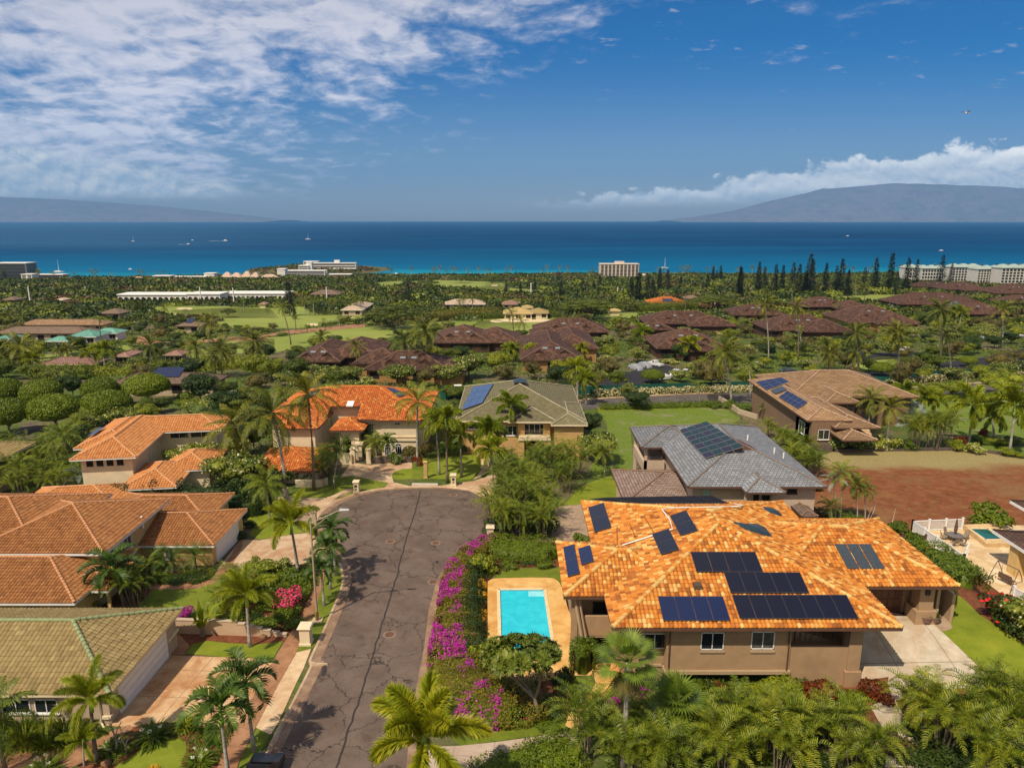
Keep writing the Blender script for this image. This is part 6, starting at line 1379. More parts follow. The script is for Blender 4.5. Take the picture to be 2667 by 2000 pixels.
LH=[('e',900,1760,440,14,'low brown-roofed house with small solar panels behind the clipped trees','shake2',W_BEIGE,3.0),('i',150,850,905,14,'long orange-tan roof among trees on the left','tan',W_BEIGE,3.2),('i',-60,700,975,13,'long brown roof just above the green metal roofs','shake2',W_BEIGE,3.0),('i',545,790,1002,10,'green metal roof in the middle of the three','green',W_WHITE,3),('i',740,968,972,10,'green metal roof farthest right of the three','green',W_WHITE,3),('i',355,560,1038,9,'green metal roof lowest of the three','green',W_WHITE,3),('i',-60,80,1020,8,'green metal roof at the left edge','green',W_WHITE,3),
 ('i',330,765,1228,11,'long pink-tiled roof behind the left coconut palms','pink',W_BEIGE,3),('i',930,1065,1162,9,'short pink-tiled roof between palms','pink',W_BEIGE,3),('i',1340,1500,1150,10,'pink-tiled roof right of the short one','pink',W_BEIGE,3),('i',1430,1640,915,11,'grey-roofed house with a solar array beside the fairway','shake2',W_BEIGE,3),('i',800,990,812,12,'small olive-brown roof above the golf course hedge','shake2',W_BEIGE,3),('j',905,1090,782,13,'peach-roofed house behind fairway palms','thatch',W_BEIGE,3.2),('j',640,900,655,16,'grey-brown hall roof among trees','shake2',W_BEIGE,3.2),
 ('k',190,440,812,14,'yellow-roofed clubhouse, left hall','yellow',W_CREAM,3.2),('k',400,570,806,12,'yellow-roofed clubhouse, right hall','yellow',W_CREAM,3.2),('k',345,440,765,9,'raised yellow-roofed cupola hall behind the clubhouse','yellow',W_CREAM,4.5),('k',1400,1725,732,20,'bright orange-roofed house with a blue solar array behind the fairway','orange',W_CREAM,3.2),('k',1060,1165,790,7,'tiny yellow-roofed pavilion beside the dark pines','yellow',W_CREAM,2.6),('j',228,292,732,7,'small pink-roofed pavilion in front of the arcade','pink',W_CREAM,2.6),('i',0,120,700,12,'tan roof near the left edge below the hotels','shake2',W_BEIGE,3),('i',445,520,700,9,'white flat-roofed cottage below the hotels','thatch',W_WHITE,3),('k',180,330,735,12,'pinkish house roof behind the yellow clubhouse','pink',W_BEIGE,3),('k',1690,1830,690,12,'pale grey-brown roof right of the bright orange one','shake2',W_BEIGE,3),('j',1750,2100,735,14,'tan tile roofs behind the palm row','thatch',W_BEIGE,3)]
YL={440:350,905:862,975:918,1002:943,972:930,1038:998,1228:1168,1162:1118,1150:1110,915:872,812:782 if 0 else None,782:722}
for cr,xl,xr,ye,dp,lab,st,wl_,hh in LH:
    t_=house_at('low_house' if 'pavilion' not in lab else 'pavilion',cr,xl,xr,ye,lab,st,wl_,hh,dp,.36,win='pavilion' not in lab,panel=(lambda a,b,Y0,ze,s,d:[(a.x+(b.x-a.x)*.35,Y0+6.5,ze+6.5*s),(a.x+(b.x-a.x)*.62,Y0+6.5,ze+6.5*s),(a.x+(b.x-a.x)*.62,Y0+2.5,ze+2.5*s),(a.x+(b.x-a.x)*.35,Y0+2.5,ze+2.5*s)]) if 'solar' in lab else None,yr=YL.get(ye),cat='house' if 'pavilion' not in lab else 'pavilion')
# ---------------------------------------------------------------- near planting and street furniture
MAN,FOX,COCO,QUEEN,DATE=CR_MAN,CR_FOX,CR_COCO,CR_QUEEN,CR_DATE
def palm_at(cr,bx_,by_,cx_,cy_,crownme,label,name='palm_tree',**k):
    "foot seen at (bx,by), heart of the crown at (cx,cy)"
    b=G(cr,bx_,by_);c=Yp(cr,cx_,cy_,b.y);h=c.z-b.z;return palm(name,b,h,crownme,label,lean=((c.x-b.x)/h,0),**k)
def palm_hid(cr,cx_,cy_,h,crownme,label,name='palm_tree',lean=(0,0),**k):
    "only the crown is seen: heart at (cx,cy), trunk height h"
    c=G(cr,cx_,cy_,h);b=Vector((c.x-lean[0]*h,c.y-lean[1]*h,gz(c.x-lean[0]*h,c.y-lean[1]*h)));return palm(name,b,h,crownme,label,lean=lean,**k)
SLIM='slim arching palms along the left kerb'
palm_at('a',1612,622,1570,345,FOX[0],'plump foxtail palm between the yellow house driveway and the street lamp','foxtail_palm',scale=1.15,r=(.17,.11))
palm_at('a',1750,782,1735,590,MAN[0],'nearest of three slim palms in the kerb verge behind the lamp post','slim_palm',group=SLIM,scale=1.1,r=(.12,.08))
palm_at('a',1785,695,1765,480,MAN[1],'middle of three slim palms in the kerb verge behind the lamp post','slim_palm',group=SLIM,scale=1.15,r=(.12,.08))
palm_at('a',1812,622,1795,380,MAN[0],'farthest of three slim palms in the kerb verge behind the lamp post','slim_palm',group=SLIM,scale=1.3,r=(.12,.08))
palm_at('a',1350,1005,1330,735,FOX[1],'shaggy palm with brown skirt rising from the grass patch by the retaining wall','foxtail_palm',scale=1.0,r=(.14,.1))
palm_at('a',1370,1565,1325,1200,MAN[1],'dark slim palm in the verge between driveway and kerb, lower left','slim_palm',scale=1.35,r=(.13,.085))
palm_at('a',1232,1700,1190,1350,MAN[0],'dark slim palm in the soil bed at the bottom edge','slim_palm',scale=1.5,r=(.13,.085))
palm_at('a',522,1620,488,1300,FOX[0],'yellowish foxtail palm at the corner of the olive-roofed garage','foxtail_palm',scale=.85,r=(.14,.1),bark=DBARK)
palm_at('a',455,1648,450,1515,FOX[0],'small bright yellow-green palm beside the front path','small_palm',scale=.55,r=(.06,.05))
palm_at('a',28,1675,-40,1400,QUEEN[0],'leaning feather palm at the lower left corner','feather_palm',scale=1.0,r=(.14,.11),bark=DBARK)
palm_at('a',672,802,612,600,MAN[1],'broad dark palm at the porch of the yellow house','slim_palm',scale=1.7,r=(.13,.09),bark=DBARK)
for x_,y_,cy_,lab in ((852,602,545,'left of three stubby date palms under the yellow garage wall'),(942,602,548,'middle of three stubby date palms under the yellow garage wall'),(1060,596,525,'right of three stubby date palms, under the yellow garage wall')):palm_at('a',x_,y_,x_-8,cy_,DATE[0],lab,'date_palm',scale=1.35,r=(.12,.1),bark=DBARK,group='stubby date palms by the garage')
palm_at('a',1458,330,1440,150,QUEEN[1],'bushy feather palm against the dark hedge near the paver court','feather_palm',scale=.9,r=(.1,.08))
palm_at('a',1150,1100,1085,870,CR_FANB,'pale fan leaves',scale=.1) if 0 else None
# banana-like plant
b=G('a',1095,945);t_=thing('banana_plant',b,'stiff pale green banana plant in the bed before the retaining wall','banana plant');me=straps(150,L_LIGHT,9,2.6,.45,(.7,1.5));child('leaves',me,t_,(0,0,1.0));mb=MB();mb.tube([(0,0,-.2),(0,0,1.2)],[.2,.12],7);child('stem',mb.mesh('stem',BARK),t_)
# foreground foxtail in the verge, foot below the frame
palm_hid('b',632,1520,6.6,CR_PLUME,'big golden-green foxtail palm at the bottom centre beside the road','foxtail_palm',scale=1.3,r=(.2,.14),rz=.6)
# fan palms in front of the main house
palm_at('c',468,1655,483,1085,CR_FAN,'tall fan palm with hanging dead leaves in front of the tiled house','fan_palm',scale=1.06,r=(.2,.14))
palm_hid('c',752,1300,3.6,CR_FANB,'round-headed fan palm below the front windows of the tiled house','fan_palm',scale=1.35,r=(.14,.11))
# areca thickets along the bottom
g0=random.Random(5);AR='areca palm thickets across the lower right'
for k,(x_,y_,s_,pr,lab) in enumerate(((262,1500,1.15,0,'areca clump left of the tall fan palm, over the walk'),(330,1340,.85,1,'small areca clump under the arched door'),(590,1520,1.15,2,'areca clump directly right of the tall fan palm trunk'),(700,1640,1.1,0,'areca clump at the bottom edge below the round fan palm'),(880,1500,1.2,1,'wide areca clump right of the round fan palm'),(1010,1620,1.2,2,'areca clump with pale feathered tips at the bottom edge'),(1120,1480,1.15,0,'areca clump below the second pair of windows'),(1300,1590,1.2,1,'areca clump at the bottom, under the covered lanai'),(480,1640,1.1,1,'areca clump at the foot of the tall fan palm'),(1240,1400,.95,2,'areca clump close to the lanai wall'))):
    p=G('c',x_,y_+90);clump(p,ARECA[pr],lab,s_,group=AR)
for k,(x_,y_,s_,pr,lab) in enumerate(((60,1500,1.2,0,'areca clump under the lanai corner column'),(260,1520,1.25,1,'large areca clump left of the driveway path'),(430,1490,1.15,2,'areca clump nearest the curved walkway'),(560,1640,1.1,0,'areca clump at the bottom edge left of the path'),(880,1350,1.2,1,'areca clump overhanging the driveway edge'),(1010,1480,1.25,2,'areca clump with leaning pale stems right of the path'),(1180,1420,1.3,0,'tall areca clump on the lower right'),(1330,1340,1.25,1,'areca clump at the right lawn corner'),(1420,1500,1.3,2,'areca clump in the bottom right corner'),(1230,1620,1.2,1,'areca clump on the bottom edge near the right corner'))):
    p=G('d',x_,y_+80);clump(p,ARECA[pr],lab,s_,group=AR)
# garden shrubs
B=lambda kind,cr,x_,y_,rx,h,lab,**k:bush(kind,G(cr,x_,y_),rx,h,lab,**k)
b_=G('a',230,1480)
for k,(dx,dy) in enumerate(((-2.6,0),(-1.2,.2),(.2,0),(1.5,.1),(-1.9,-1.1),(-.5,-1.0),(.9,-1.1),(2.0,-.9))):bush('ladypalm',(b_.x+dx,b_.y+dy,gz(0,b_.y+dy)),1.25,1.7,'fingered lady palm in the thicket under the garage windows, '+['left rear','second of the rear row','third of the rear row','right rear','left front','second of the front row','third of the front row','right front'][k],name='lady_palm',cat='lady palm',group='lady palm thicket under the garage windows')
B('lily','a',830,1500,1.25,1.0,'spider lily clump with white flower heads beside the driveway',name='spider_lily',cat='lily',i=0);B('lily','a',995,1440,.95,.9,'spider lily clump between driveway and soil bed',name='spider_lily',cat='lily',i=1);B('lily','a',1075,1640,1.0,.9,'spider lily clump at the bottom edge by the small lawn',name='spider_lily',cat='lily',i=0);B('lily','a',235,1690,1.1,.9,'spider lily clump at the bottom left below the path',name='spider_lily',cat='lily',i=0);B('lily','a',610,1560,1.0,.45,'low strappy plants around the bare frangipani',name='spider_lily',cat='lily',i=0);B('goldlily','a',820,1680,.55,.7,'yellow-green tuft on the lower lawn edge',name='tuft_plant',cat='plant')
# bare frangipani
def bare(base,h,label,seed,n=5,depth=4,m=None,name='bare_frangipani',spread=.62):
    g=random.Random(seed);mb=MB()
    def br(p,d,L,r,k):
        q=p+d*L;mb.tube([p,p+d*L*.5+Vector((g.uniform(-.05,.05),g.uniform(-.05,.05),0)),q],[r,r*.85,r*.7],5)
        if k:
            for _ in range(2 if k < depth else 3):
                e=(d+Vector((g.uniform(-1,1),g.uniform(-1,1),g.uniform(-.1,.5)))*spread).normalized();br(q,e,L*g.uniform(.62,.85),r*.68,k-1)
    br(Vector((0,0,-.1)),Vector((.1,0,1)).normalized(),h*.3,h*.035,depth);me=mb.mesh('branches',m or plain('pale_bark',(.30,.25,.20),.9,.25,4) if 'pale_bark' not in MATS else MATS['pale_bark']);o=link(name,me);o.location=base;return tag(o,label,'bare tree')
bare(G('a',630,1570),2.6,'leafless grey frangipani in the soil bed by the garage corner',3)
bare(G('a',640,1590)+Vector((.5,0,0)),1.6,'low leafless branch cluster leaning beside the frangipani',8,depth=3)
hedge('hedge',Gs('a',(-60,820),(200,815),(540,812)),1.1,.9,L_LIGHT,150,.16,'bright low hedge strip between the olive and terracotta roofs')
hedge('hedge',Gs('a',(620,265),(800,250),(1050,240),(1260,235)),2.2,3.0,L_DARK,55,.26,'tall dark hedge behind the terracotta-roofed house')
hedge('hedge',Gs('a',(1230,290),(1340,300),(1480,260)),1.8,2.4,L_DARK,60,.24,'dark rounded hedge at the corner of the paver court')
for x_,y_,k,rx,h,lab in ((1445,600,'light',1.7,1.3,'yellow-green cycad-like shrub by the yellow house driveway'),(1370,590,'light',1.1,1.2,'yellow-green shrub left of the larger one by the driveway'),(1520,600,'cream',1.1,1.3,'pale flowering shrub at the foot of the foxtail palm'),(1300,760,'green',1.7,1.5,'deep green shrub in the middle of the left garden'),(1490,760,'green',1.4,1.3,'green shrub left of the pink bougainvillea'),(1440,690,'light',1.6,1.3,'bright shrub behind the pink bougainvillea'),(1620,640,'green',1.5,1.2,'grassy green shrub beside the sidewalk'),(1640,620,'red',.5,.9,'small crimson ti plant at the foxtail palm foot'),(1555,800,'pink',1.45,1.75,'round pink bougainvillea bush in the left garden'),(1520,905,'croton',.7,.5,'low orange-red shrub on the slope below the pink bougainvillea'),(1590,890,'green',1.2,.8,'low green mound above the stepped wall'),(1450,900,'green',1.3,.8,'low green mound behind the stepped wall'),(1370,870,'dark',1.0,.8,'dark low shrub behind the wall at the shaggy palm'),(980,850,'magenta',1.1,.9,'magenta bougainvillea mound behind the garage roof corner'),(930,648,'dark',1.6,.55,'dark ground shrubs left under the date palms'),(1050,640,'dark',1.5,.55,'dark ground shrubs right under the date palms'),(860,640,'green',1.2,.6,'ground shrubs at the porch palm'),(590,800,'red',.5,.7,'dark crimson ti plant at the porch'),(1300,420,'dark',.9,1.0,'dark shrub at the corner of the white garage door'),(1345,360,'dark',.9,1.0,'dark shrub behind the white garage door'),(450,790,'light',1.3,1.3,'yellow-green palmlike shrub under the terracotta eave')):
    B(k,'a',x_,y_,rx,h,lab)
clump(G('a',1250,850),ARECA[0],'feathery green palm clump behind the retaining wall',1.15);clump(G('a',740,790),ARECA_BIG[0],'dense dark palm clump at the corner of the yellow house lawn',.85)
clump(G('a',1290,770),ARECA[1],'feathery clump right behind the shaggy palm',1.1)
def bedcover(poly,n,leaf,h,mt,seed,label):
    g=np.random.default_rng(seed);xs=[p.x for p in poly];ys=[p.y for p in poly];P=np.stack([min(xs)+(max(xs)-min(xs))*g.random(n),min(ys)+(max(ys)-min(ys))*g.random(n)],1);P=P[pipv(P,poly)]
    x,y=P[:,0],P[:,1];c=np.sin(x*1.7+1)*np.cos(y*1.9)+np.sin(x*.9+y*1.1)*.8;k=c+g.normal(size=len(x))*.35 > -.35;x,y,c=x[k],y[k],c[k];m=len(x)
    z=np.array([gz(a,b) for a,b in zip(x,y)])+h*(.35+.65*np.clip(.5+.4*c,0,1))*g.random(m)**.6;nn=g.normal(size=(m,3))*.6+np.array([0,0,1]);s=leaf*(.7+.6*g.random(m));V,Q=leafquads(np.stack([x,y,z],1),np.cross(nn,g.normal(size=(m,3))),nn,s,s*.5)
    o=link('bed_plants',npmesh('bed_plants',V,[Q],[mt]));o['kind']='stuff';tag(o,label,'ground cover')
bedcover(Gs('a',(1160,860),(1250,700),(1340,600),(1540,570),(1690,570),(1690,690),(1610,850),(1550,930),(1340,890)),26000,.22,.75,L_HEDGE,401,'leafy ground cover filling the left garden bed')
bedcover(Gs('a',(640,760),(650,640),(800,600),(1160,595),(1150,640),(1040,670),(840,670),(740,780)),12000,.2,.5,L_TREE,402,'low green plants under the yellow garage wall')
bedcover(Gs('b',(880,900),(880,640),(960,560),(1340,545),(1350,575),(1100,580),(1010,615),(970,660),(978,940),(1050,1060),(1390,1170),(1400,1420),(1000,1380),(900,1150)),30000,.18,.5,L_DARK,403,'dark low planting around the pool deck')
bedcover(Gs('c',(380,1659),(300,1300),(560,1215),(1370,1215),(1640,1260),(1600,1659)),36000,.22,.9,L_TREE,404,'undergrowth between the arecas and the tiled house')
bedcover(Gs('d',(760,1659),(800,1330),(1250,1250),(1450,1330),(1470,1659)),24000,.22,.7,L_DARK,405,'undergrowth below the arecas on the lower right')
bedcover(Gs('a',(0,1500),(0,1400),(500,1380),(520,1500),(100,1520)),9000,.2,.5,L_TREE,406,'low plants under the garage windows')
bedcover(Gs('a',(470,1640),(580,1520),(720,1440),(900,1420),(1290,1420),(1180,1640),(1020,1640),(1010,1530),(930,1490),(760,1550),(600,1659)),7000,.16,.3,L_HEDGE,407,'sparse low plants in the lower soil bed')
# rocks and low things
rock=plain('garden_rock',(.22,.11,.06),.95,.3,5,.6,12)
for k,(x_,y_,r_,lab) in enumerate(((1165,935,.32,'small dark rock right of the banana plant'),(1420,955,.34,'tan rock in the bed by the stepped wall'),(575,1640,.35,'reddish rock at the bottom edge by the garage palm'),(1470,952,.18,'smallest pale rock by the stepped wall'))):
    p=G('a',x_,y_);g=np.random.default_rng(k);V,Fc=core([(0,0,.1,r_,r_*.8,r_*.7)],1,8);V=V*(1+g.normal(size=(len(V),1))*.08);o=link('rock',joinm('rock',[(V,Fc,0)],[rock]));o.location=p;tag(o,lab,'rock','rocks in the left garden')
# retaining wall with steps
wt=thing('retaining_wall',G('a',1100,930),'peach stucco retaining wall stepping down towards the sidewalk','wall');q=MB();q2=MB();pts=[(880,1.45),(1285,1.3),(1330,1.1),(1375,.92),(1420,.75),(1465,.55),(1510,.38),(1550,.25)];prev=G('a',870,925)
W_PEACH=plain('peach_stucco',(.50,.35,.23),.9,.06,1.5,.15,30)
for i,(x_,h_) in enumerate(pts[1:]):
    e=G('a',x_,928+(x_-900)*.03);q.beam(prev+Vector((0,0,h_/2-.1)),e+Vector((0,0,h_/2-.1)),.28,h_+.2);q2.beam(prev+Vector((0,0,h_+.03)),e+Vector((0,0,h_+.03)),.36,.07);prev=e
q.build('body',W_PEACH,wt);q2.build('capping',W_BEIGE,wt)
# street furniture
def mailpillar(cr,x_,y_,h,label,m=None,face=True,w=.42):
    p=G(cr,x_,y_);t_=thing('mailbox_pillar',p,label,'mailbox pillar','stucco mailbox pillars by the kerb');m=m or W_CREAM
    q=MB();q.box(-w,w,-w,w,-.2,.22);q.box(-w*.84,w*.84,-w*.84,w*.84,.22,h-.22);child('shaft',q.mesh('shaft',m),t_)
    q=MB();q.box(-w*1.02,w*1.02,-w*1.02,w*1.02,h-.22,h-.12);q.hull([(-w*1.15,-w*1.15,h-.12),(w*1.15,-w*1.15,h-.12),(w*1.15,w*1.15,h-.12),(-w*1.15,w*1.15,h-.12)],[(-w,-w,h),(w,-w,h),(w,w,h),(-w,w,h)]);child('cap',q.mesh('cap',m),t_)
    if face:q=MB();q.box(-.17,.17,-w*.84-.03,-w*.84+.01,h*.52,h*.72);child('mail_slot',q.mesh('slot',IRONB),t_);q=MB();q.box(-.1,.1,-w*.84-.03,-w*.84+.01,h*.30,h*.42);child('number_plate',q.mesh('plate',FAS_BR),t_)
    return t_
mailpillar('a',1655,985,1.75,'squat cream mailbox pillar on the verge below the street lamp',face=False,w=.5)
mailpillar('f',1040,1210,1.75,'cream mailbox pillar left of the cul-de-sac driveway');mailpillar('f',1837,1150,1.7,'cream mailbox pillar right of the storm drain inlet',W_CREAM)
mailpillar('b',40,335,1.6,'plain tan pillar at the paver court entrance behind the street lamp',W_BEIGE,False,.3);mailpillar('f',1608,1090,2.6,'tall thin ochre pillar beside the red ti plant',W_OCHRE,False,.3);mailpillar('b',990,425,1.7,'pale pillar half hidden by arecas at the right kerb',W_CREAM,False,.45);mailpillar('f',460,1235,1.1,'small pinkish pillar by the dark hedge at the paver court',W_PINKB,False,.3)
b=G('b',55,865);top=Yp('b',17,328,b.y+.2);lp=thing('street_lamp',b,'tall tan street lamp leaning slightly with a long curved arm over the road','street lamp')
POLE=plain('tan_lamp_paint',(.36,.27,.19),.6,.1,3);tx,tz=top.x-b.x,top.z-b.z
q=MB();q.tube([(0,0,.45),(tx*.5,.1,tz*.5),(tx,.2,tz)],[.11,.09,.065],9);child('pole',q.mesh('pole',POLE),lp)
q=MB();q.lathe([(.24,0),(.22,.1),(.17,.15),(.15,.95),(.12,1.0)],(0,0,0),4);child('base',q.mesh('base',plain('rusty_base',(.26,.13,.06),.8,.3,5)),lp);q=MB();q.box(-.45,.45,-.4,.4,-.1,.12);child('footing',q.mesh('footing',W_BEIGE),lp)
e=Yp('b',205,262,b.y+.2)-b;s_=Yp('b',22,352,b.y+.2)-b;ar=catmull([Vector((tx,.2,tz-.15)),Vector((tx+(e.x-tx)*.5,.2,tz+.55)),Vector((e.x-.35,.2,e.z+.0))],False,6)
q=MB();q.tube(ar,.045,6);q.tube([Vector((tx,.2,tz-.75)),Vector((tx+(e.x-tx)*.45,.2,tz+.35))],.03,5);child('arm',q.mesh('arm',POLE),lp)
q=MB();q.hull([(e.x-.5,.05,e.z-.08),(e.x+.35,.1,e.z-.06),(e.x+.35,.3,e.z-.06),(e.x-.5,.35,e.z-.08)],[(e.x-.45,.12,e.z+.06),(e.x+.3,.14,e.z+.03),(e.x+.3,.26,e.z+.03),(e.x-.45,.28,e.z+.06)]);child('lamp_head',q.mesh('lamp_head',plain('lamp_grey',(.5,.5,.5),.4,.1)),lp)
# dark parked vehicle roof at the very bottom edge
def car(name,base,rz,label,paint,L=4.5,W=1.8,Hh=1.45,covered=False,group=None,cat='car',pickup=False):
    t_=thing(name,base,label,cat,group,rz)
    if covered:
        V=[];nu,nv=15,9
        for i in range(nu):
            u=i/(nu-1);zt=Hh*(.55+.42*math.sin(math.pi*min(1,max(0,(u-.1)/.85)))**.8) if 0 < u < 1 else Hh*.4
            for j in range(nv):
                v=j/(nv-1)*2-1;z=zt*(1-abs(v)**6)+.08;V.append((-L/2+L*u,W/2*math.copysign(abs(v)**.8,v)*(1.02 if .02 < u < .98 else .9),max(.08,z)+.03*math.sin(i*2.1+j)))
        me=bpy.data.meshes.new('cover');me.from_pydata(V,[],[[i*nv+j,(i+1)*nv+j,(i+1)*nv+j+1,i*nv+j+1] for i in range(nu-1) for j in range(nv-1)]+[[j for j in range(nv)],[(nu-1)*nv+j for j in range(nv)][::-1]]);me.materials.append(paint);me.polygons.foreach_set('use_smooth',[True]*len(me.polygons));child('cover',me,t_)
    else:
        prof=[(-L*.5,.35),(-L*.5,.75),(-L*.44,.92),(-L*.40,Hh*.66),(-L*.30,Hh*.68),(-L*.18,Hh*.99),(L*.10,Hh),(L*.26,Hh*.70),(L*.44,Hh*.60),(L*.495,.72),(L*.5,.35)] if not pickup else [(-L*.5,.45),(-L*.5,.95),(-L*.12,.98),(-L*.12,Hh*.97),(L*.10,Hh),(L*.24,Hh*.66),(L*.46,Hh*.60),(L*.5,.8),(L*.5,.45)]
        mb=MB();n=len(prof)
        def row(s,inset):return [(x_,s*(W/2-(inset if z_ > Hh*.72 else 0)),z_) for x_,z_ in prof]
        a_,c_=row(-1,.22),row(1,.22);mb.add(a_+c_,[(i,i+1,n+i+1,n+i) for i in range(n-1)]+[tuple(range(n-1,-1,-1)),tuple(range(n,2*n))]+[(0,n,2*n-1,n-1)]);child('body',mb.mesh('body',paint),t_)
        g_x0,g_x1=(-L*.30,L*.22) if not pickup else (-L*.11,L*.2)
        mb=MB();z0_,z1_=Hh*.70,Hh*.94
        for s in (-1,1):mb.add([(g_x0+.1,s*(W/2-.05),z0_),(g_x1,s*(W/2-.05),z0_),(g_x1-.42,s*(W/2-.19),z1_),(g_x0+.4,s*(W/2-.19),z1_)],[(0,1,2,3) if s < 0 else (3,2,1,0)])
        mb.add([(g_x1+.14,-W/2+.2,z0_+.03),(g_x1+.14,W/2-.2,z0_+.03),(g_x1-.34,W/2-.28,z1_+.02),(g_x1-.34,-W/2+.28,z1_+.02)],[(0,1,2,3)]);mb.add([(g_x0-.02,-W/2+.2,z0_+.03),(g_x0-.02,W/2-.2,z0_+.03),(g_x0+.38,W/2-.28,z1_+.03),(g_x0+.38,-W/2+.28,z1_+.03)],[(3,2,1,0)]);child('windows',mb.mesh('windows',GLASS),t_)
        for i,s in enumerate((1,-1)):mb=MB();mb.box(L*.49,L*.505,s*W*.34-.16,s*W*.34+.16,.62,.78);child('headlight',mb.mesh('headlight',plain_sky),t_)
    wm=MB()
    for i in range(1):wm.tube([(0,-.11,0),(0,.11,0)],.33,12)
    wme=wm.mesh('wheel',IRONB)
    for sx in (-1,1):
        for sy in (-1,1):child('wheel',wme,t_,(sx*L*.31,sy*(W/2-.1),.33))
    return t_
C_BLACK=plain('black_car_paint',(.012,.012,.014),.2,.1,spec=.7);C_WHITE=plain('white_car_paint',(.60,.60,.60),.3,.04,spec=.6);C_SILVER=plain('silver_car_paint',(.42,.43,.45),.3,.05,spec=.6);C_COVER=plain('grey_car_cover',(.24,.25,.28),.8,.1,2);C_DARK=plain('dark_car_paint',(.05,.06,.07),.25,.1,spec=.6)
car('parked_car',G('a',1425,1688)+Vector((.1,-1.35,0)),R(88),'black car whose roof just shows at the bottom edge beside the kerb',C_BLACK,4.6,1.85,1.5)
car('covered_car',G('g',1490,185),R(120),'car under a grey cloth cover, nearest in the car park',C_COVER,5.2,2.1,1.7,True);car('covered_car',G('g',1562,165),R(120),'car under a grey cloth cover, behind the first one',C_COVER,4.9,2.0,1.6,True)
car('pickup_truck',G('g',1640,158),R(128),'white pickup truck parked beyond the covered cars',C_WHITE,5.4,1.95,1.8,cat='pickup truck',pickup=True);car('parked_car',G('g',1715,262),R(20),'white car in front of the round green tree in the car park',C_WHITE,4.6,1.85,1.5);car('parked_van',G('g',1800,238),R(60),'white van partly hidden by trees at the car park edge',C_WHITE,5.2,2.0,2.0,cat='van');car('parked_car',G('g',1880,225),R(60),'white car behind bare frangipani branches in the car park',C_WHITE,4.6,1.85,1.6)
car('parked_jeep',G('l',1328,1030),R(10),'white jeep parked on the blacktop among trees on the right',C_WHITE,4.2,1.85,1.8,cat='jeep');car('parked_car',G('l',2180,920),R(15),'silver car at the far right edge road',C_SILVER);car('parked_car',G('l',440,1185),R(5),'dark car behind the tan-roofed house',C_DARK,4.8);car('parked_car',G('l',210,1140),R(30),'white car half hidden under trees left of the tan roof',C_WHITE);car('parked_car',G('l',1170,1000),R(30),'white car under the trees left of the jeep',C_WHITE);car('parked_car',G('l',985,1060),R(60),'dark car at the left end of the right-hand car park',C_DARK);car('parked_car',G('l',1830,930),R(10),'white car under the pale frangipanis at right',C_WHITE);car('parked_car',G('l',1960,895),R(10),'white car behind the big bare frangipani at right',C_WHITE);car('parked_car',G('l',1900,940),R(20),'silver car between the two white ones at right',C_SILVER)
def cart(cr,x_,y_,lab):
    t_=thing('golf_cart',G(cr,x_,y_),lab,'golf cart',rz=R(10));q=MB();q.box(-1.1,1.1,-.55,.55,.3,.8);q.box(-.3,.5,-.55,.55,.8,1.15);child('body',q.mesh('body',C_DARK),t_);q=MB();q.box(-.85,.9,-.6,.6,1.85,1.97);child('roof',q.mesh('roof',FAS_W),t_);q=MB();[q.tube([(x2,y2,.7),(x2,y2,1.9)],.025,4) for x2 in (-.7,.8) for y2 in (-.5,.5)];child('frame',q.mesh('frame',IRONB),t_)
    wm=MB();wm.tube([(0,-.08,0),(0,.08,0)],.22,10);me=wm.mesh('wheel',IRONB);[child('wheel',me,t_,(sx*.75,sy*.5,.22)) for sx in (-1,1) for sy in (-1,1)]
cart('g',125,365,'golf cart with white roof on the road left of the sage-roofed house');cart('k',1082,1058,'golf cart with blue seats beside a shake-roofed villa')
# bougainvillea hedge sweeping round the pool garden
HB=Gs('b',(1035,455),(960,480),(890,530),(835,590),(810,680),(800,780),(795,900),(800,1020),(815,1120),(850,1220),(910,1300),(1010,1345),(1120,1350),(1250,1320))
def fsel(lo,hi,pw=1.0,sidef=-.15):
    def f(u,sd_,z,pt,g):
        X_,Y_=pt[:,0],pt[:,1];n_=np.sin(X_*1.3+Y_*.9)+np.sin(X_*-2.1+Y_*1.7+1)+np.sin(Y_*.62+.7)*1.2+.7*np.sin(X_*4.1+Y_*3.3)
        return (u > lo) & (u < hi) & (n_+g.normal(size=len(u))*.55 > pw)
    return f
def sidesel(lo,hi,pw,sgn):
    base=fsel(lo,hi,pw)
    def f(u,sd_,z,pt,g):return base(u,sd_,z,pt,g) & (sd_*sgn > -.35)
    return f
hedge('bougainvillea_hedge',HB,[2.0,2.6,2.9,3.0,3.0,3.2,3.6,4.6,5.4,5.0,4.0],1.25,L_OLIVE,170,.15,'long curving bougainvillea hedge with magenta blossom between road and pool','hedge',flowers=[(F_MAG,36000,.16,sidesel(.02,.92,.25,-1)),(F_PINK,3000,.13,fsel(.1,.9,1.6))],seed=9)
hedge('hedge',Gs('b',(990,500),(1080,500),(1200,505),(1320,520),(1345,540)),5.2,1.4,L_HEDGE,110,.17,'trimmed olive-green hedge across the back of the pool garden')
hedge('hedge',Gs('b',(800,1300),(850,1370),(930,1400),(1050,1405),(1150,1395)),1.9,.85,L_HEDGE,150,.13,'low clipped box hedge curving below the bougainvillea')
hedge('hedge',Gs('b',(900,600),(888,700),(880,880),(885,1010),(930,1110)),1.9,1.3,L_DARK,130,.15,'dark narrow hedge between bougainvillea and yellow crotons')
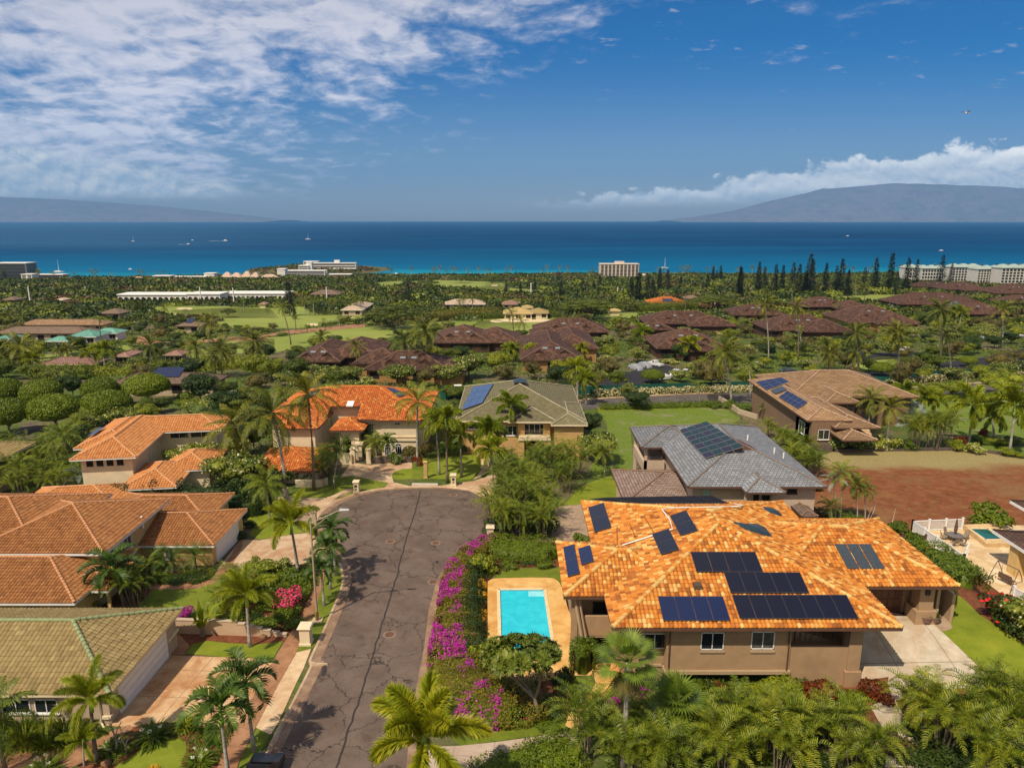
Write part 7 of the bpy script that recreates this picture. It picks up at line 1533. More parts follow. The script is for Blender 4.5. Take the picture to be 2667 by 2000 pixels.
for kind,x_,y_,rx,h,lab in (('light',955,600,1.7,1.9,'rounded bright shrub at the corner of the pool garden'),('green',1090,580,.9,.8,'leafy green shrub above the pool lawn, left'),('green',1290,580,.9,.8,'leafy shrub above the pool lawn, right'),('yellow',945,700,.75,1.0,'yellow-orange croton at the top of the pool border'),('yellow',950,745,.65,.8,'second yellow croton from the top of the pool border'),('goldlily',930,830,.9,.9,'golden strappy croton in the middle of the pool border'),('yellow',925,870,.7,.6,'yellow croton below the golden strappy one'),('goldlily',925,930,.75,.7,'lowest golden croton of the pool border'),('light',955,1080,1.35,1.6,'rounded light shrub left of the frangipani'),('green',930,1130,1.0,.8,'spiky green shrub under the light one left of the frangipani'),('dark',1330,1390,.8,.8,'dark leafy plants at the frangipani foot, right'),('dark',1180,1370,.9,.8,'dark leafy plants at the frangipani foot, left'),('green',1300,1450,1.0,.35,'low ground cover right of the frangipani trunk'),('dark',1380,1200,1.0,1.1,'dark shrub right of the frangipani crown')):B(kind,'b',x_,y_,rx,h,lab)
hedge('hedge',Gs('b',(1485,1165),(1488,1090),(1492,1020)),1.9,2.1,L_HEDGE,120,.17,'tall clipped green block shrub between deck and tiled house')
# big frangipani beside the pool
def big_plumeria():
    b=G('b',1262,1408);t_=thing('frangipani_tree',b,'broad frangipani tree with leaf rosettes over the near end of the pool','frangipani tree');g=np.random.default_rng(77);mb=MB();tips=[]
    def br(p,d,L,r,k):
        q=p+d*L;mb.tube([tuple(p),tuple(p+d*L*.5+g.normal(size=3)*.04),tuple(q)],[r,r*.85,r*.7],6)
        if k==0:tips.append((q,d));return
        for _ in range(3 if k > 1 else 4):
            e=unit(d+np.array([g.normal()*.62,g.normal()*.62,abs(g.normal())*.3]));br(q,e,L*(.66+.20*g.random()),r*.66,k-1)
    br(np.array([0,0,-.2]),unit(np.array([-.22,.05,1.0])),2.05,.17,4);child('trunk',mb.mesh('trunk',BARK),t_)
    P=[];D=[];N_=[]
    for q,d in tips:
        for j in range(24):
            a=j*2.4;e=.1+.5*g.random();s1=unit(np.cross(d,[0,.3,1.0])+1e-4);s2=np.cross(d,s1);dd=unit(s1*math.cos(a)+s2*math.sin(a)+d*e+np.array([0,0,.1]));P.append(q+dd*.05);D.append(dd);N_.append(unit(d*1.0+np.array([0,0,.8])-dd*.2))
    m=len(P);V,Q=leafquads(np.array(P),np.array(D),np.array(N_),.46+.16*g.random(m),.18+.03*g.random(m));P=np.array([q for q,d in tips])
    w=P[g.choice(len(P),26)]+g.normal(size=(26,3))*.12+np.array([0,0,.15]);V2,Q2=leafquads(w,g.normal(size=(26,3)),np.tile([0,-.3,1.0],(26,1)),np.full(26,.16),np.full(26,.14))
    c0=P.mean(0);sd_=P.std(0);LL=[(c0[0],c0[1],c0[2]-.1,sd_[0]*1.5,sd_[1]*1.5,sd_[2]*1.7)]+[(c0[0]+sd_[0]*1.15*math.cos(a),c0[1]+sd_[1]*1.15*math.sin(a),c0[2]-.15+.15*math.sin(a*3),sd_[0]*.85,sd_[1]*.85,sd_[2]*1.2) for a in np.arange(0,6.2,.9)]
    V3,Q3=blob(LL,3000,.44,.7,.35,.36,g,.35)
    child('crown',joinm('crown',[(V,Q,0),(V2,Q2,1),(V3,Q3,0)],[L_PLUM,F_WHITE]),t_);return t_
big_plumeria()
# thick areca stand right of the cul-de-sac
ARS='areca stand between the cul-de-sac and the slate-roofed house'
for k,(x_,y_,s_,lab) in enumerate(((1040,420,.95,'nearest left clump of the areca stand, touching the kerb'),(1150,430,1.0,'nearest middle clump of the areca stand'),(1290,420,.9,'nearest right clump of the areca stand'),(1020,330,1.0,'left middle clump of the areca stand'),(1140,330,1.1,'central clump of the areca stand'),(1250,310,1.05,'right middle clump of the areca stand'),(1080,230,1.1,'rear left clump of the areca stand'),(1200,230,1.1,'rear right clump of the areca stand'))):clump(G('b',x_,y_),ARECA_BIG[k % 2],lab,s_*.92,group=ARS)
for k,(x_,y_,s_,lab) in enumerate(((470,1000,.8,'left clump of the farther areca stand'),(620,1090,.9,'near clump of the farther areca stand'),(760,1060,.95,'central clump of the farther areca stand'),(900,1040,1.0,'right clump of the farther areca stand'),(1010,1020,1.0,'rightmost clump of the farther areca stand'),(840,960,1.0,'rear clump of the farther areca stand'),(960,1130,.8,'front right clump of the farther areca stand'),(700,960,.9,'rear left clump of the farther areca stand'))):clump(G('g',x_,y_),ARECA_BIG[k % 2],lab,s_,group='areca stand below the sage-roofed house')
for k,(x_,y_) in enumerate(((1040,400),(1170,400),(1290,390),(1090,300),(1220,290),(1140,220))):B('dark','b',x_,y_,2.3,2.2,'dark leafy mass inside the areca stand by the cul-de-sac, '+['near left','near middle','near right','centre left','centre right','rear'][k])
B('green','b',1475,450,1.0,1.3,'leafy shrub at the back left corner of the tiled house')
for kind,cr,x_,y_,rx,h,lab in (('croton','d',365,1300,1.4,1.7,'dark red and orange croton left of the lanai column'),('croton','d',655,1290,1.25,1.6,'round dark crimson bush beside the driveway'),('green','d',510,1330,1.4,1.2,'green shrub between the two crimson bushes'),('light','d',140,1260,1.5,1.3,'pale broad-leaved shrub under the windows at the lanai'),('light','c',1330,1280,1.4,1.2,'pale broad-leaved shrub under the ledge'),('croton','c',985,1270,.8,1.0,'small red croton under the ledge'),('magenta','c',560,1290,.9,.8,'magenta bougainvillea by the arched door'),('magenta','c',400,1330,.8,.6,'magenta blossoms left of the arched door'),('green','c',850,1290,1.1,1.2,'big-leaved green plant below the left windows'),('light','c',1180,1300,1.2,1.1,'pale shrub right below the ledge'),('dull','d',560,1600,1.5,.8,'sprawling dull shrub with pink blossoms beside the path'),('dull','d',760,1560,1.4,.9,'twiggy shrub at the path bend'),('dark','d',900,1640,1.5,.9,'dark undergrowth right of the path'),('dark','d',1100,1640,1.6,.9,'dark undergrowth in the lower right'),('dark','d',300,1680,1.6,.9,'dark undergrowth at the bottom under arecas'),('dark','c',900,1690,1.6,.9,'dark undergrowth at the bottom centre right'),('dark','c',620,1680,1.5,.8,'dark undergrowth right of the fan palm trunk')):B(kind,cr,x_,y_,rx,h,lab)
hedge('hedge',Gs('c',(-20,1640),(100,1600),(230,1570)),3.2,.8,L_HEDGE,90,.17,'bright green low hedge along the bottom edge by the walk');hedge('hedge',Gs('b',(900,1720),(1000,1675),(1100,1640),(1250,1605),(1400,1580)),2.0,.7,L_HEDGE,90,.17,'leafy hedge strip below the concrete walk')
# right garden
hedge('hedge',Gs('o',(600,700),(780,830),(950,980),(1080,1080)),3.6,1.7,L_HEDGE,70,.24,'broad bright green hedge between garage roof and white fence');hedge('hedge',Gs('o',(720,1290),(790,1230),(800,1130)),1.6,1.5,L_DARK,130,.15,'clipped dark hedge block at the lawn corner by the garage')
B('redflower','o',1460,1400,2.2,2.3,'big rounded shrub with bright red flowers beside the lawn');tree('frangipani_tree',G('o',1680,1560),PT['plum'][0],'dark-leaved frangipani at the right edge beside the red-flowered shrub',s=(.8,.8));B('dark','o',1560,1560,1.6,1.5,'dark glossy shrub below the red flowers');B('green','o',1290,370,2.6,2.6,'green shrub with orange flecks on the dirt lot behind the spa');B('green','o',280,470,1.6,1.6,'loose green bush behind the garage roof');B('green','o',480,620,1.2,2.0,'trailing vine over the brown fence')
# pots
POT=plain('clay_pot',(.17,.10,.075),.7,.15,4)
for x_,y_,s_,lab,kd in ((585,1420,1.1,'wide dark clay pot with a low plant beside the garage column','dull'),(682,1415,1.05,'dark clay pot with leafy green plant at the landing edge','lily')):
    p=G('o',x_,y_);t_=thing('plant_pot',p,lab,'plant pot','pots beside the garage');q=MB();q.lathe([(.28*s_,0),(.42*s_,.25*s_),(.46*s_,.5*s_),(.50*s_,.56*s_),(.50*s_,.62*s_),(.40*s_,.60*s_)],(0,0,0),14);child('pot',q.mesh('pot',POT),t_);child('plant',SH[kd][0],t_,(0,0,.5*s_),(0,0,0),(.38*s_,.38*s_,.35 if kd=='dull' else .6))
def fence(name,a,b,h,m,label,picket=.14,post=2.3,solid=False,cat='fence',group=None):
    a,b=Vector(a),Vector(b);t_=thing(name,a,label,cat,group);L=(b-a).length;d=(b-a)/L;np_=max(1,round(L/post))
    for i in range(np_+1):
        p=a.lerp(b,i/np_);q=MB();q.box(p.x-.09,p.x+.09,p.y-.09,p.y+.09,p.z-.2,p.z+h+.12);q.box(p.x-.12,p.x+.12,p.y-.12,p.y+.12,p.z+h+.12,p.z+h+.17);q.build('post',m,t_)
    q=MB();n=int(L/picket)
    if solid:q.beam(a+Vector((0,0,h/2+.05)),b+Vector((0,0,h/2+.05)),.05,h-.15)
    else:
        for i in range(1,n):p=a.lerp(b,i/n);q.beam(p+Vector((0,0,.15)),p+Vector((0,0,h-.05)),.05,.05,up=(0,1,0))
    q.build('pickets',m,t_);q=MB();q.beam(a+Vector((0,0,h-.02)),b+Vector((0,0,h-.02)),.08,.1);q.beam(a+Vector((0,0,.15)),b+Vector((0,0,.15)),.08,.1);q.build('rail',m,t_);return t_
c1,c2,c3=G('o',445,435),G('o',985,410),G('o',995,820)
fence('white_fence',c1,c2,1.35,FAS_W,'white picket fence along the back of the patio beside the dirt lot');fence('white_fence',c1,c3,1.35,FAS_W,'white panel fence running down the left side of the patio',solid=True);fence('white_fence',c3,G('o',1040,700),1.35,FAS_W,'short white gate section at the near corner of the patio',solid=True);fence('white_fence',G('o',1530,1190),G('o',1760,1330),1.5,FAS_W,'white panel fence at the right edge by the red-flowered shrub',solid=True)
fence('brown_fence',G('o',330,600),G('o',580,612),1.5,FAS_BR,'brown wooden screen fence behind the garage roof',solid=True)
# patio table set with a furled parasol
PZt=lambda x_,y_:G('o',x_,y_)
tb=thing('patio_table',PZt(905,530),'round glass-topped bronze patio table with a furled parasol','table');BRZ=plain('bronze_metal',(.15,.11,.08),.5,.15,4);q=MB();q.lathe([(.85,.70),(.88,.73),(.86,.76)],(0,0,0),18);child('tabletop',q.mesh('tabletop',plain('smoky_table_glass',(.18,.15,.11),.2,.1)),tb)
for a_ in range(4):q=MB();q.tube([(math.cos(a_*1.57+.7)*.75,math.sin(a_*1.57+.7)*.75,0),(math.cos(a_*1.57+.7)*.5,math.sin(a_*1.57+.7)*.5,.7)],.03,5);child('leg',q.mesh('leg',BRZ),tb)
ub=thing('parasol',PZt(905,530)+Vector((0,.02,.0)),'furled dark brown parasol standing through the patio table','parasol');q=MB();q.tube([(0,0,.02),(0,0,2.75)],.03,6);child('pole',q.mesh('pole',BRZ),ub);q=MB();q.lathe([(.10,1.1),(.19,1.25),(.17,1.8),(.10,2.35),(.04,2.65),(.02,2.7)],(0,0,0),9);child('canopy',q.mesh('canopy',plain('brown_canvas',(.10,.065,.04),.9,.2,6)),ub)
def chair_me():
    fr=MB();
    for sx in (-.28,.28):fr.tube([(sx,.3,0),(sx,.25,.42),(sx,-.25,.42),(sx,-.3,0)],.022,4);fr.tube([(sx,-.25,.42),(sx*1.0,-.42,1.0)],.022,4);fr.tube([(sx,.25,.42),(sx,.22,.64),(sx,-.3,.66)],.02,4)
    se=MB();se.box(-.27,.27,-.25,.27,.41,.45);bk=MB();bk.hull([(-.27,-.25,.45),(.27,-.25,.45),(.27,-.28,.45),(-.27,-.28,.45)],[(-.27,-.41,1.0),(.27,-.41,1.0),(.27,-.44,1.0),(-.27,-.44,1.0)]);return fr.mesh('frame',BRZ),se.mesh('seat',SLG),bk.mesh('backrest',SLG)
SLG=plain('sling_fabric',(.26,.20,.14),.8,.15,5);cf,cs,cb=chair_me()
for k,(x_,y_,rz_,lab) in enumerate(((790,520,-1.9,'bronze sling chair on the left of the patio table'),(830,480,-2.6,'bronze sling chair behind the table on the left'),(1015,520,2.0,'bronze sling chair on the right of the patio table'),(900,590,0.2,'bronze sling chair nearest the viewer, left'),(985,590,.7,'bronze sling chair nearest the viewer, right'))):
    t_=thing('patio_chair',PZt(x_,y_),lab,'chair','chairs around the patio table',rz_+ (0 if k < 3 else 0));child('frame',cf,t_);child('seat',cs,t_);child('backrest',cb,t_)
# raised spa
sp=thing('raised_spa',PZt(1350,560),'raised stone spa pool with dark green water on the patio','spa');o1=[G('o',*p,0) for p in ((985,375),(1310,375),(1650,560),(1650,600),(1240,600))];o1=Gs('o',(1000,420),(1330,405),(1700,560),(1600,605),(1245,605));q=MB();zt_=o1[0].z+.75;n_=len(o1);inn=[Zp('o',*p,zt_) for p in ((1062,400),(1270,400),(1440,520),(1240,522))]
q.prism([(p.x,p.y) for p in o1],o1[0].z-1.5,zt_);q.build('surround',plain('spa_stone',(.58,.40,.20),.8,.12,2),sp);q=MB();q.prism([(p.x,p.y) for p in inn],zt_-.02,zt_+.012);q.build('water',plain('spa_water',(.02,.10,.085),.06,.5,.7),sp);q=MB()
for i in range(4):q.beam(inn[i]+Vector((0,0,.03)),inn[(i+1) % 4]+Vector((0,0,.03)),.28,.06)
q.build('coping',M_COPING,sp);
# swing bench
a,b=G('o',1262,960),G('o',1430,910);c_,d_=G('o',1500,1110),G('o',1640,980);sw=thing('swing_bench',(a+c_)/2,'bronze garden swing bench with brown seat on the patio','swing');q=MB();ta=(a+b)/2+Vector((0,0,1.95));tc_=(c_+d_)/2+Vector((0,0,1.95))
for p,t0_ in ((a,ta),(b,ta),(c_,tc_),(d_,tc_)):q.tube(catmull([p,(p+t0_)/2+Vector((0,0,.15))+(p-t0_)*.12,t0_],False,4),.045,5)
q.tube([ta,tc_],.05,6);q.build('frame',BRZ,sw);q=MB();m1,m2=ta.lerp(tc_,.22),ta.lerp(tc_,.85);q.beam(m1-Vector((0,0,1.45)),m2-Vector((0,0,1.45)),.55,.1);q.build('seat',plain('swing_cushion',(.12,.07,.045),.8,.15),sw);q=MB();off=Vector((-.28,-.1,0));q.beam(m1-Vector((0,0,1.15))+off,m2-Vector((0,0,1.15))+off,.08,.5);q.build('backrest',MATS['swing_cushion'],sw);q=MB();[q.tube([ta.lerp(tc_,k),ta.lerp(tc_,k)-Vector((0,0,1.4))],.015,4) for k in (.25,.82)];q.build('hanger',IRONB,sw)
# tall pale palms and bare sticks behind the garage roof
for k,(x_,y_,cx_,cy_,s_,lab) in enumerate(((880,1215,880,960,.8,'silver-green feather palm, left of the cluster on the dirt lot'),(915,1215,930,900,.75,'tallest feather palm of the cluster on the dirt lot'),(1035,1215,1025,985,.7,'slender yellowish palm in the cluster on the dirt lot'),(1090,1215,1085,1020,.6,'rightmost small palm of the cluster on the dirt lot'),(860,1225,845,1140,.6,'lowest palm of the cluster on the dirt lot'))):palm_at('h',x_,y_+25,cx_,cy_,(CR_QUEEN[k % 2] if k else crown('silver_palm_crown',L_SILVER,12,2.6,(1.3,-.1),(1.1,1.6),22,.6,.07,vee=.4,ldroop=.7,seed=140)),lab,'feather_palm',scale=s_,r=(.08,.05),group='palm cluster on the dirt lot')
for k,(x_,y_,tx_,ty_,lab) in enumerate(((1105,1210,1165,1035,'bare leaning stick, tallest, beside the palm cluster'),(1120,1215,1172,1095,'bare leaning stick, lower of the pair beside the palms'),(1255,1285,1305,1150,'single bare curved stick right of the palm cluster'))):
    p=G('h',x_,y_+20);e_=Yp('h',tx_,ty_,p.y);q=MB();q.tube([p,(p+e_)/2+Vector((.15,0,0)),e_],[.06,.045,.02],5);tag(q.build('bare_stick',plain('bleached_wood',(.50,.44,.36),.9,.15) if 'bleached_wood' not in MATS else MATS['bleached_wood']),lab,'dead palm stem','bare sticks near the dirt lot palms')
B('dull','h',830,1210,2.0,1.0,'dry brushy shrub at the feet of the dirt lot palms');B('green','h',960,1225,2.2,.9,'green shrub at the feet of the dirt lot palms');B('dull','h',730,1020,1.5,1.2,'dry shrub beside the slate-roofed house')
# around the orange villa
COC='tall coconut palms left of the orange villa'
palm_at('f',455,1300,345,560,COCO[1],'windblown coconut palm in front of the orange villa, left','coconut_palm',r=(.2,.14),scale=1.25,bow=.3,group=COC);palm_at('f',686,1195,635,408,COCO[0],'tallest straight coconut palm in front of the orange roof','coconut_palm',r=(.19,.13),scale=1.1,bow=.2,group=COC,bark=DBARK);palm_at('f',195,1085,28,665,COCO[2],'leaning coconut palm above the flowering frangipani','coconut_palm',r=(.18,.13),scale=1.15,bow=.4,group=COC,bark=DBARK)
palm_at('e',1640,1010,1618,760,CR_ROYAL,'royal palm with a green crownshaft and pale trunk over the peach roof','royal_palm',r=(.32,.22),scale=1.05)
palm_at('f',850,1165,905,850,QUEEN[0],'pale-trunked palm leaning over the villa driveway','feather_palm',r=(.12,.1),scale=.95)
for x_,y_,s_,lab in ((790,1150,1.0,'palm clump at the left gatepost of the villa, near'),(830,1060,1.0,'palm clump at the left gatepost of the villa, far'),(760,1080,.9,'palm clump behind the curved garden wall')):clump(G('f',x_,y_),ARECA_BIG[0],lab,s_*.85,group='palm clumps by the villa gate')
palm_at('f',1205,965,1190,800,QUEEN[1],'short date-like palm right of the iron gate','feather_palm',r=(.13,.11),scale=.85);palm_at('f',1295,950,1290,800,MAN[0],'small slender palm before the arched ground floor windows','slim_palm',scale=1.2,r=(.09,.07));palm_at('f',1120,900,1120,730,MAN[1],'slender palm by the villa entry column','slim_palm',scale=1.2,r=(.09,.07))
FXG='foxtail palms along the lawn right of the villa'
palm_at('f',1540,990,1540,470,QUEEN[0],'tall shaggy queen palm at the right end of the orange villa','queen_palm',r=(.2,.14),scale=1.45)
palm_at('f',1720,1065,1690,660,CR_FOX_MID[0],'first foxtail palm from the left on the far lawn','foxtail_palm',r=(.17,.12),scale=1.2,group=FXG);palm_at('f',1787,1130,1770,620,CR_FOX_MID[1],'tallest foxtail palm on the far lawn, nearest the kerb','foxtail_palm',r=(.17,.12),scale=1.25,group=FXG,bark=DBARK);palm_at('f',1903,1080,1890,740,CR_FOX_MID[0],'right-hand foxtail palm on the far lawn','foxtail_palm',r=(.16,.12),scale=1.1,group=FXG)
palm_at('f',2165,1198,2140,870,CR_FOX_MID[1],'foxtail palm beside the sage-roofed house driveway, near','foxtail_palm',r=(.15,.11),scale=1.15,group=FXG);palm_at('f',2140,1040,2110,730,CR_FOX_MID[0],'foxtail palm beside the sage-roofed house path, far','foxtail_palm',r=(.15,.11),scale=1.2,group=FXG)
palm_at('g',540,830,535,470,CR_FOX_MID[1],'foxtail palm in front of the sage roof balcony','foxtail_palm',r=(.17,.12),scale=1.35,group=FXG);palm_at('g',390,960,380,650,CR_FOX_MID[0],'foxtail palm left of the red garage door','foxtail_palm',r=(.17,.12),scale=1.2,group=FXG)
for x_,y_,kind,rx,h,lab in ((1545,985,'red',1.0,1.9,'crimson ti plant beside the tall ochre pillar'),(1360,965,'white',1.6,1.6,'rounded shrub with white flowers before the villa windows'),(1620,920,'dull',1.6,2.6,'brownish bush at the right end of the villa'),(1470,940,'dull',1.6,2.4,'leafless-looking frangipani bush before the villa corner'),(1780,900,'green',2.2,2.2,'dense green shrub behind the foxtail palms'),(1900,880,'dark',2.0,2.0,'dark shrub left of the sage-roofed house'),(2030,850,'red',.8,2.0,'crimson ti plant at the door of the sage-roofed house'),(1090,900,'croton',.8,1.0,'orange croton by the villa entry'),(300,1180,'dark',2.6,2.8,'dark clipped shrub left of the villa garage roof'),(480,1130,'dark',2.4,2.6,'dark clipped shrub before the villa garage roof'),(640,1110,'dark',2.0,2.2,'dark shrub behind the tallest coconut trunk'),(60,1270,'dark',2.6,2.6,'dark shrub behind the yellow garage'),(180,1250,'dark',2.2,2.4,'dark shrub right of the yellow garage')):B(kind,'f',x_,y_,rx,h,lab)
tree('frangipani_tree',G('f',60,1180),PT['plum'][1],'spreading cream-flowered frangipani before the peach-roofed house, right',s=(1.35,1.25));tree('frangipani_tree',G('e',1600,1200),PT['plum'][2],'spreading cream-flowered frangipani before the peach-roofed house, left',s=(1.3,1.2));palm_at('f',300,1340,290,1130,QUEEN[1],'bushy feather palm at the leaning coconut feet','feather_palm',scale=1.1,r=(.12,.1));tree('frangipani_tree',G('e',1850,1170),PT['plum'][0],'frangipani between the peach roof and the dark hedge',s=(1.2,1.1))
tree('broadleaf_tree',G('g',1200,900),PT['plum'][1],'white-flowered tree at the right corner of the sage-roofed house',s=(1.15,1.2));palm_at('g',1252,1000,1240,820,QUEEN[0],'small dark palm at the meadow edge','feather_palm',scale=.85,r=(.09,.07));B('dull','g',1150,620,1.8,2.4,'brown-green shrub right of the sage roof');tree('broadleaf_tree',G('g',1130,700),PT['dark'][0],'dark tree hugging the right wall of the sage-roofed house',s=(.8,.8))
tree('clipped_tree',G('g',1620,290),PT['clip'][0],'round clipped tree in the car park beside the white car',s=(1.0,1.0),cat='clipped tree')
# around the tan-roofed house
FB='flowering shrubs along the dirt lot edge'
for k,(x_,y_,kind,rx,h,lab) in enumerate(((900,735,'white',2.2,2.6,'dark shrub full of white flowers at the tan-roofed house corner'),(1000,740,'white',2.0,2.5,'white-flowered shrub, second from the left along the dirt lot'),(1095,740,'white',1.9,2.4,'white-flowered shrub, third from the left along the dirt lot'),(1200,735,'cream',1.8,2.2,'yellowish shrub below the slender palm'),(1290,735,'cream',1.8,2.1,'yellowish shrub right of the slender palm'),(1380,735,'green',1.7,1.8,'green shrub left of the areca mass by the dirt lot'),(1730,735,'light',1.8,1.6,'pale yellow shrub right of the areca mass'),(1855,760,'cream',1.5,1.6,'creamy variegated shrub under the big foxtail palm'),(2110,780,'light',1.8,1.2,'clipped yellow-green shrub at the right edge'),(1920,665,'red',.9,2.4,'tall crimson ti plant beyond the hedge'),(1770,690,'red',1.5,1.4,'dark crimson shrub behind the yellow ones'),(2020,700,'light',2.4,1.3,'low yellow-green hedge mass at right'),(2150,700,'green',2.4,1.5,'low green hedge mass at the right edge'),(1880,690,'green',1.8,1.4,'green shrub under the crimson ti plant'),(640,600,'light',1.8,1.4,'bright shrub below the banana plants'),(240,470,'green',1.6,1.5,'scrubby green bush at the stepped stone wall'),(130,440,'green',1.8,1.6,'rounded green bush beside the stepped stone wall'))):B(kind,'h',x_,y_,rx,h,lab,group=FB if k < 9 else None)
for x_,y_,s_,lab in ((1470,735,1.1,'left clump of the areca mass by the dirt lot'),(1580,735,1.2,'right clump of the areca mass by the dirt lot'),(1640,700,1.0,'rear clump of the areca mass by the dirt lot'),(1430,700,.9,'rear left clump of the areca mass by the dirt lot')):clump(G('h',x_,y_),ARECA_BIG[0],lab,s_)
RY='areca row between slate house and tan-roofed house'
for k,(x_,y_,s_) in enumerate(((420,620,.6),(500,680,.7),(570,740,.75),(630,800,.8),(690,850,.8),(720,900,.7),(600,850,.7))):clump(G('h',x_,y_+30),ARECA[k % 3],['first, farthest','second','third','fourth','fifth','sixth, nearest','inner'][k]+' areca clump of the row beside the slate roof',s_*1.5,group=RY)
for x_,y_,cx_,cy_,cr_,s_,lab in ((1108,640,1130,380,COCO[2],.8,'slender palm before the tan roof, left of the steps'),(1238,745,1270,440,COCO[0],.75,'slender yellowish palm right of the steps'),(1820,700,1850,430,CR_FOX_MID[0],2.0,'large foxtail palm behind the crimson ti plant'),(1998,655,1985,510,CR_FOX_MID[1],1.3,'mid-size foxtail palm between the two large ones'),(2110,745,2150,430,CR_FOX_MID[1],1.9,'large foxtail palm at the right edge'),(1355,480,1370,330,CR_FOX_MID[0],1.3,'round-headed palm at the end of the tan roof'),(1505,500,1520,370,CR_FOX_MID[1],1.3,'palm right of the tan roof, first of the yard pair'),(1575,500,1590,390,CR_FOX_MID[0],1.2,'palm right of the tan roof, second of the yard pair'),(1800,300,1805,220,CR_MID[0],1.0,'small palm on the verge by the far road')):palm_at('h',x_,y_,cx_,cy_,cr_,lab,'palm_tree',r=(.2,.14),scale=s_)
p=G('h',1400,560);palm('silver_fan_palm',p,1.6,CR_SILVER,'silvery spiky palm in the yard of the tan-roofed house',scale=1.5,r=(.2,.18));
for x_,y_,lab in ((400,520,'tattered banana plant, left one beside the tan-roofed house'),(480,540,'tattered banana plant, right one beside the tan-roofed house')):
    t_=thing('banana_plant',G('h',x_,y_),lab,'banana plant');child('leaves',me_b if 'me_b' in globals() else straps(151,L_HEDGE,16,3.0,.55,(.4,1.4)),t_,(0,0,1.8));mb=MB();mb.tube([(0,0,-.2),(0,0,2.0)],[.22,.14],7);child('stem',mb.mesh('stem',BARK),t_)
tree('yellow_tree',G('h',2050,350),(tree_mesh('crown',L_LIGHT,lumps(200,9,3.6,4.6,.8,.5),2400,.3,200),limbs(200,4.6,3.6,.18)),'yellow-green broad tree beside the far road on the right',s=(1.5,1.1));B('green','h',30,440,1.5,1.0,'scrub at the meadow corner by the road')
hedge('hedge',Gs('g',(1210,490),(1500,482),(1850,474),(2140,465)),2.0,1.1,L_HEDGE,35,.3,'low bright hedge between the meadow and the far road');hedge('hedge',Gs('h',(1440,400),(1700,375),(1920,355)),2.4,1.0,L_HEDGE,35,.3,'low green hedge between the right yard and the far road')
hedge('oleander_hedge',Gs('g',(1170,392),(1500,378),(1850,368),(2212,345)),2.0,1.3,L_DULL,30,.32,'row of cream-flowering shrubs in front of the green fence, centre',flowers=[(F_CREAM,3200,.34,lambda u,s,z,pt,g:z > .2)]);hedge('oleander_hedge',Gs('h',(1260,290),(1400,265),(1700,235),(2250,205)),2.2,1.3,L_DULL,30,.32,'row of cream-flowering shrubs in front of the green fence, right',flowers=[(F_CREAM,3000,.34,lambda u,s,z,pt,g:z > .2)]);hedge('oleander_hedge',Gs('h',(-10,335),(150,325),(320,322)),2.0,1.2,L_DULL,30,.32,'row of cream-flowering shrubs left of the tan roof',flowers=[(F_CREAM,1300,.34,lambda u,s,z,pt,g:z > .2)])
GFM=plain('green_mesh_fence',(.006,.075,.055),.8,.12,1.5)
for cr_,pts,lab in (('g',((1050,372),(1190,368),(1700,352),(2212,335)),'green windscreen fence along the car park, centre'),('h',((1120,268),(1300,272),(1340,250),(1700,225),(2250,185)),'green windscreen fence below the blacktop road, right'),('h',((-10,312),(150,308),(330,305)),'green windscreen fence left of the tan roof'),('g',((-10,410),(70,415),(160,410)),'green windscreen fence left of the sage roof')):wall_run('green_fence',Gs(cr_,*pts),1.9,.08,GFM,lab,'fence')
# left belt: clipped round trees, dark thicket
CL='clipped round trees on the left'
for k,(x_,y_,r_,lab) in enumerate(((40,575,3.9,'clipped round tree at the left edge, upper row'),(350,585,4.0,'clipped round tree, second in the upper row'),(830,560,3.7,'clipped round tree, third in the upper row'),(1210,530,4.9,'largest clipped round tree above the peach roof'),(70,765,4.0,'clipped round tree at the left edge, lower row'),(450,730,4.9,'widest clipped round tree in the lower row'),(880,690,4.7,'clipped round tree behind the white frangipani'))):
    c=G('e',x_,y_,2.0);tree('clipped_tree',(c.x,c.y,gz(c.x,c.y)),PT['clip'][k % 2],lab,'clipped tree',CL,(r_/3.0,1.85))
tree('frangipani_tree',G('e',980,800),PT['plum'][1],'frangipani full of white flowers above the peach roof',s=(1.1,1.0))
bx_=[(150,1150,1.0),(60,1250,1.1),(280,1180,.9),(420,1100,1.0),(350,1270,.9),(180,1330,.9),(480,1330,.8),(420,980,.9),(560,940,.9),(640,880,.9),(700,820,.9),(330,1050,1.0),(520,1060,.9),(100,1060,1.0),(620,1250,.7),(240,1080,.9),(520,1200,.8)]
for k,(x_,y_,s_) in enumerate(bx_):clump(G('e',x_,y_+60),ARECA_BIG[k % 2],'dark palm thicket clump left of the split-level house'+[', lowest left',', at the left edge',', inner left',', middle',', lower middle',', bottom left',', bottom middle',', upper middle',', upper right',', near the round trees',', under the white frangipani',', centre left',', centre right',', upper left edge',', by the lower roof',', left centre row',', beside the porch'][k],s_*.95,group='palm thicket left of the split-level house')
for x_,y_,k_,s_,lab in ((1050,1230,'dark',.8,'glossy dark tree before the peach-roofed house, middle'),(900,1240,'tree',.75,'green tree before the peach-roofed house, left'),(1650,620,'dark',1.3,'dark tree behind the royal palm'),(1900,760,'dark',1.2,'dark tree right of the royal palm'),(1800,880,'dark',1.0,'dark tree between the peach and orange roofs'),(2000,700,'tree',1.1,'green tree left of the orange villa'),(2100,1000,'dark',1.0,'dark tree beside the villa garage roof'),(1350,480,'dark',1.0,'dark tree behind the largest clipped tree'),(600,560,'dark',1.0,'dark tree between clipped round trees'),(1500,470,'dark',1.2,'very dark tree right of the largest clipped tree'),(2050,860,'dark',1.1,'dark tree left wall of the orange villa')):tree('broadleaf_tree',G('e',x_,y_),PT[k_][0],lab,s=(s_,s_))
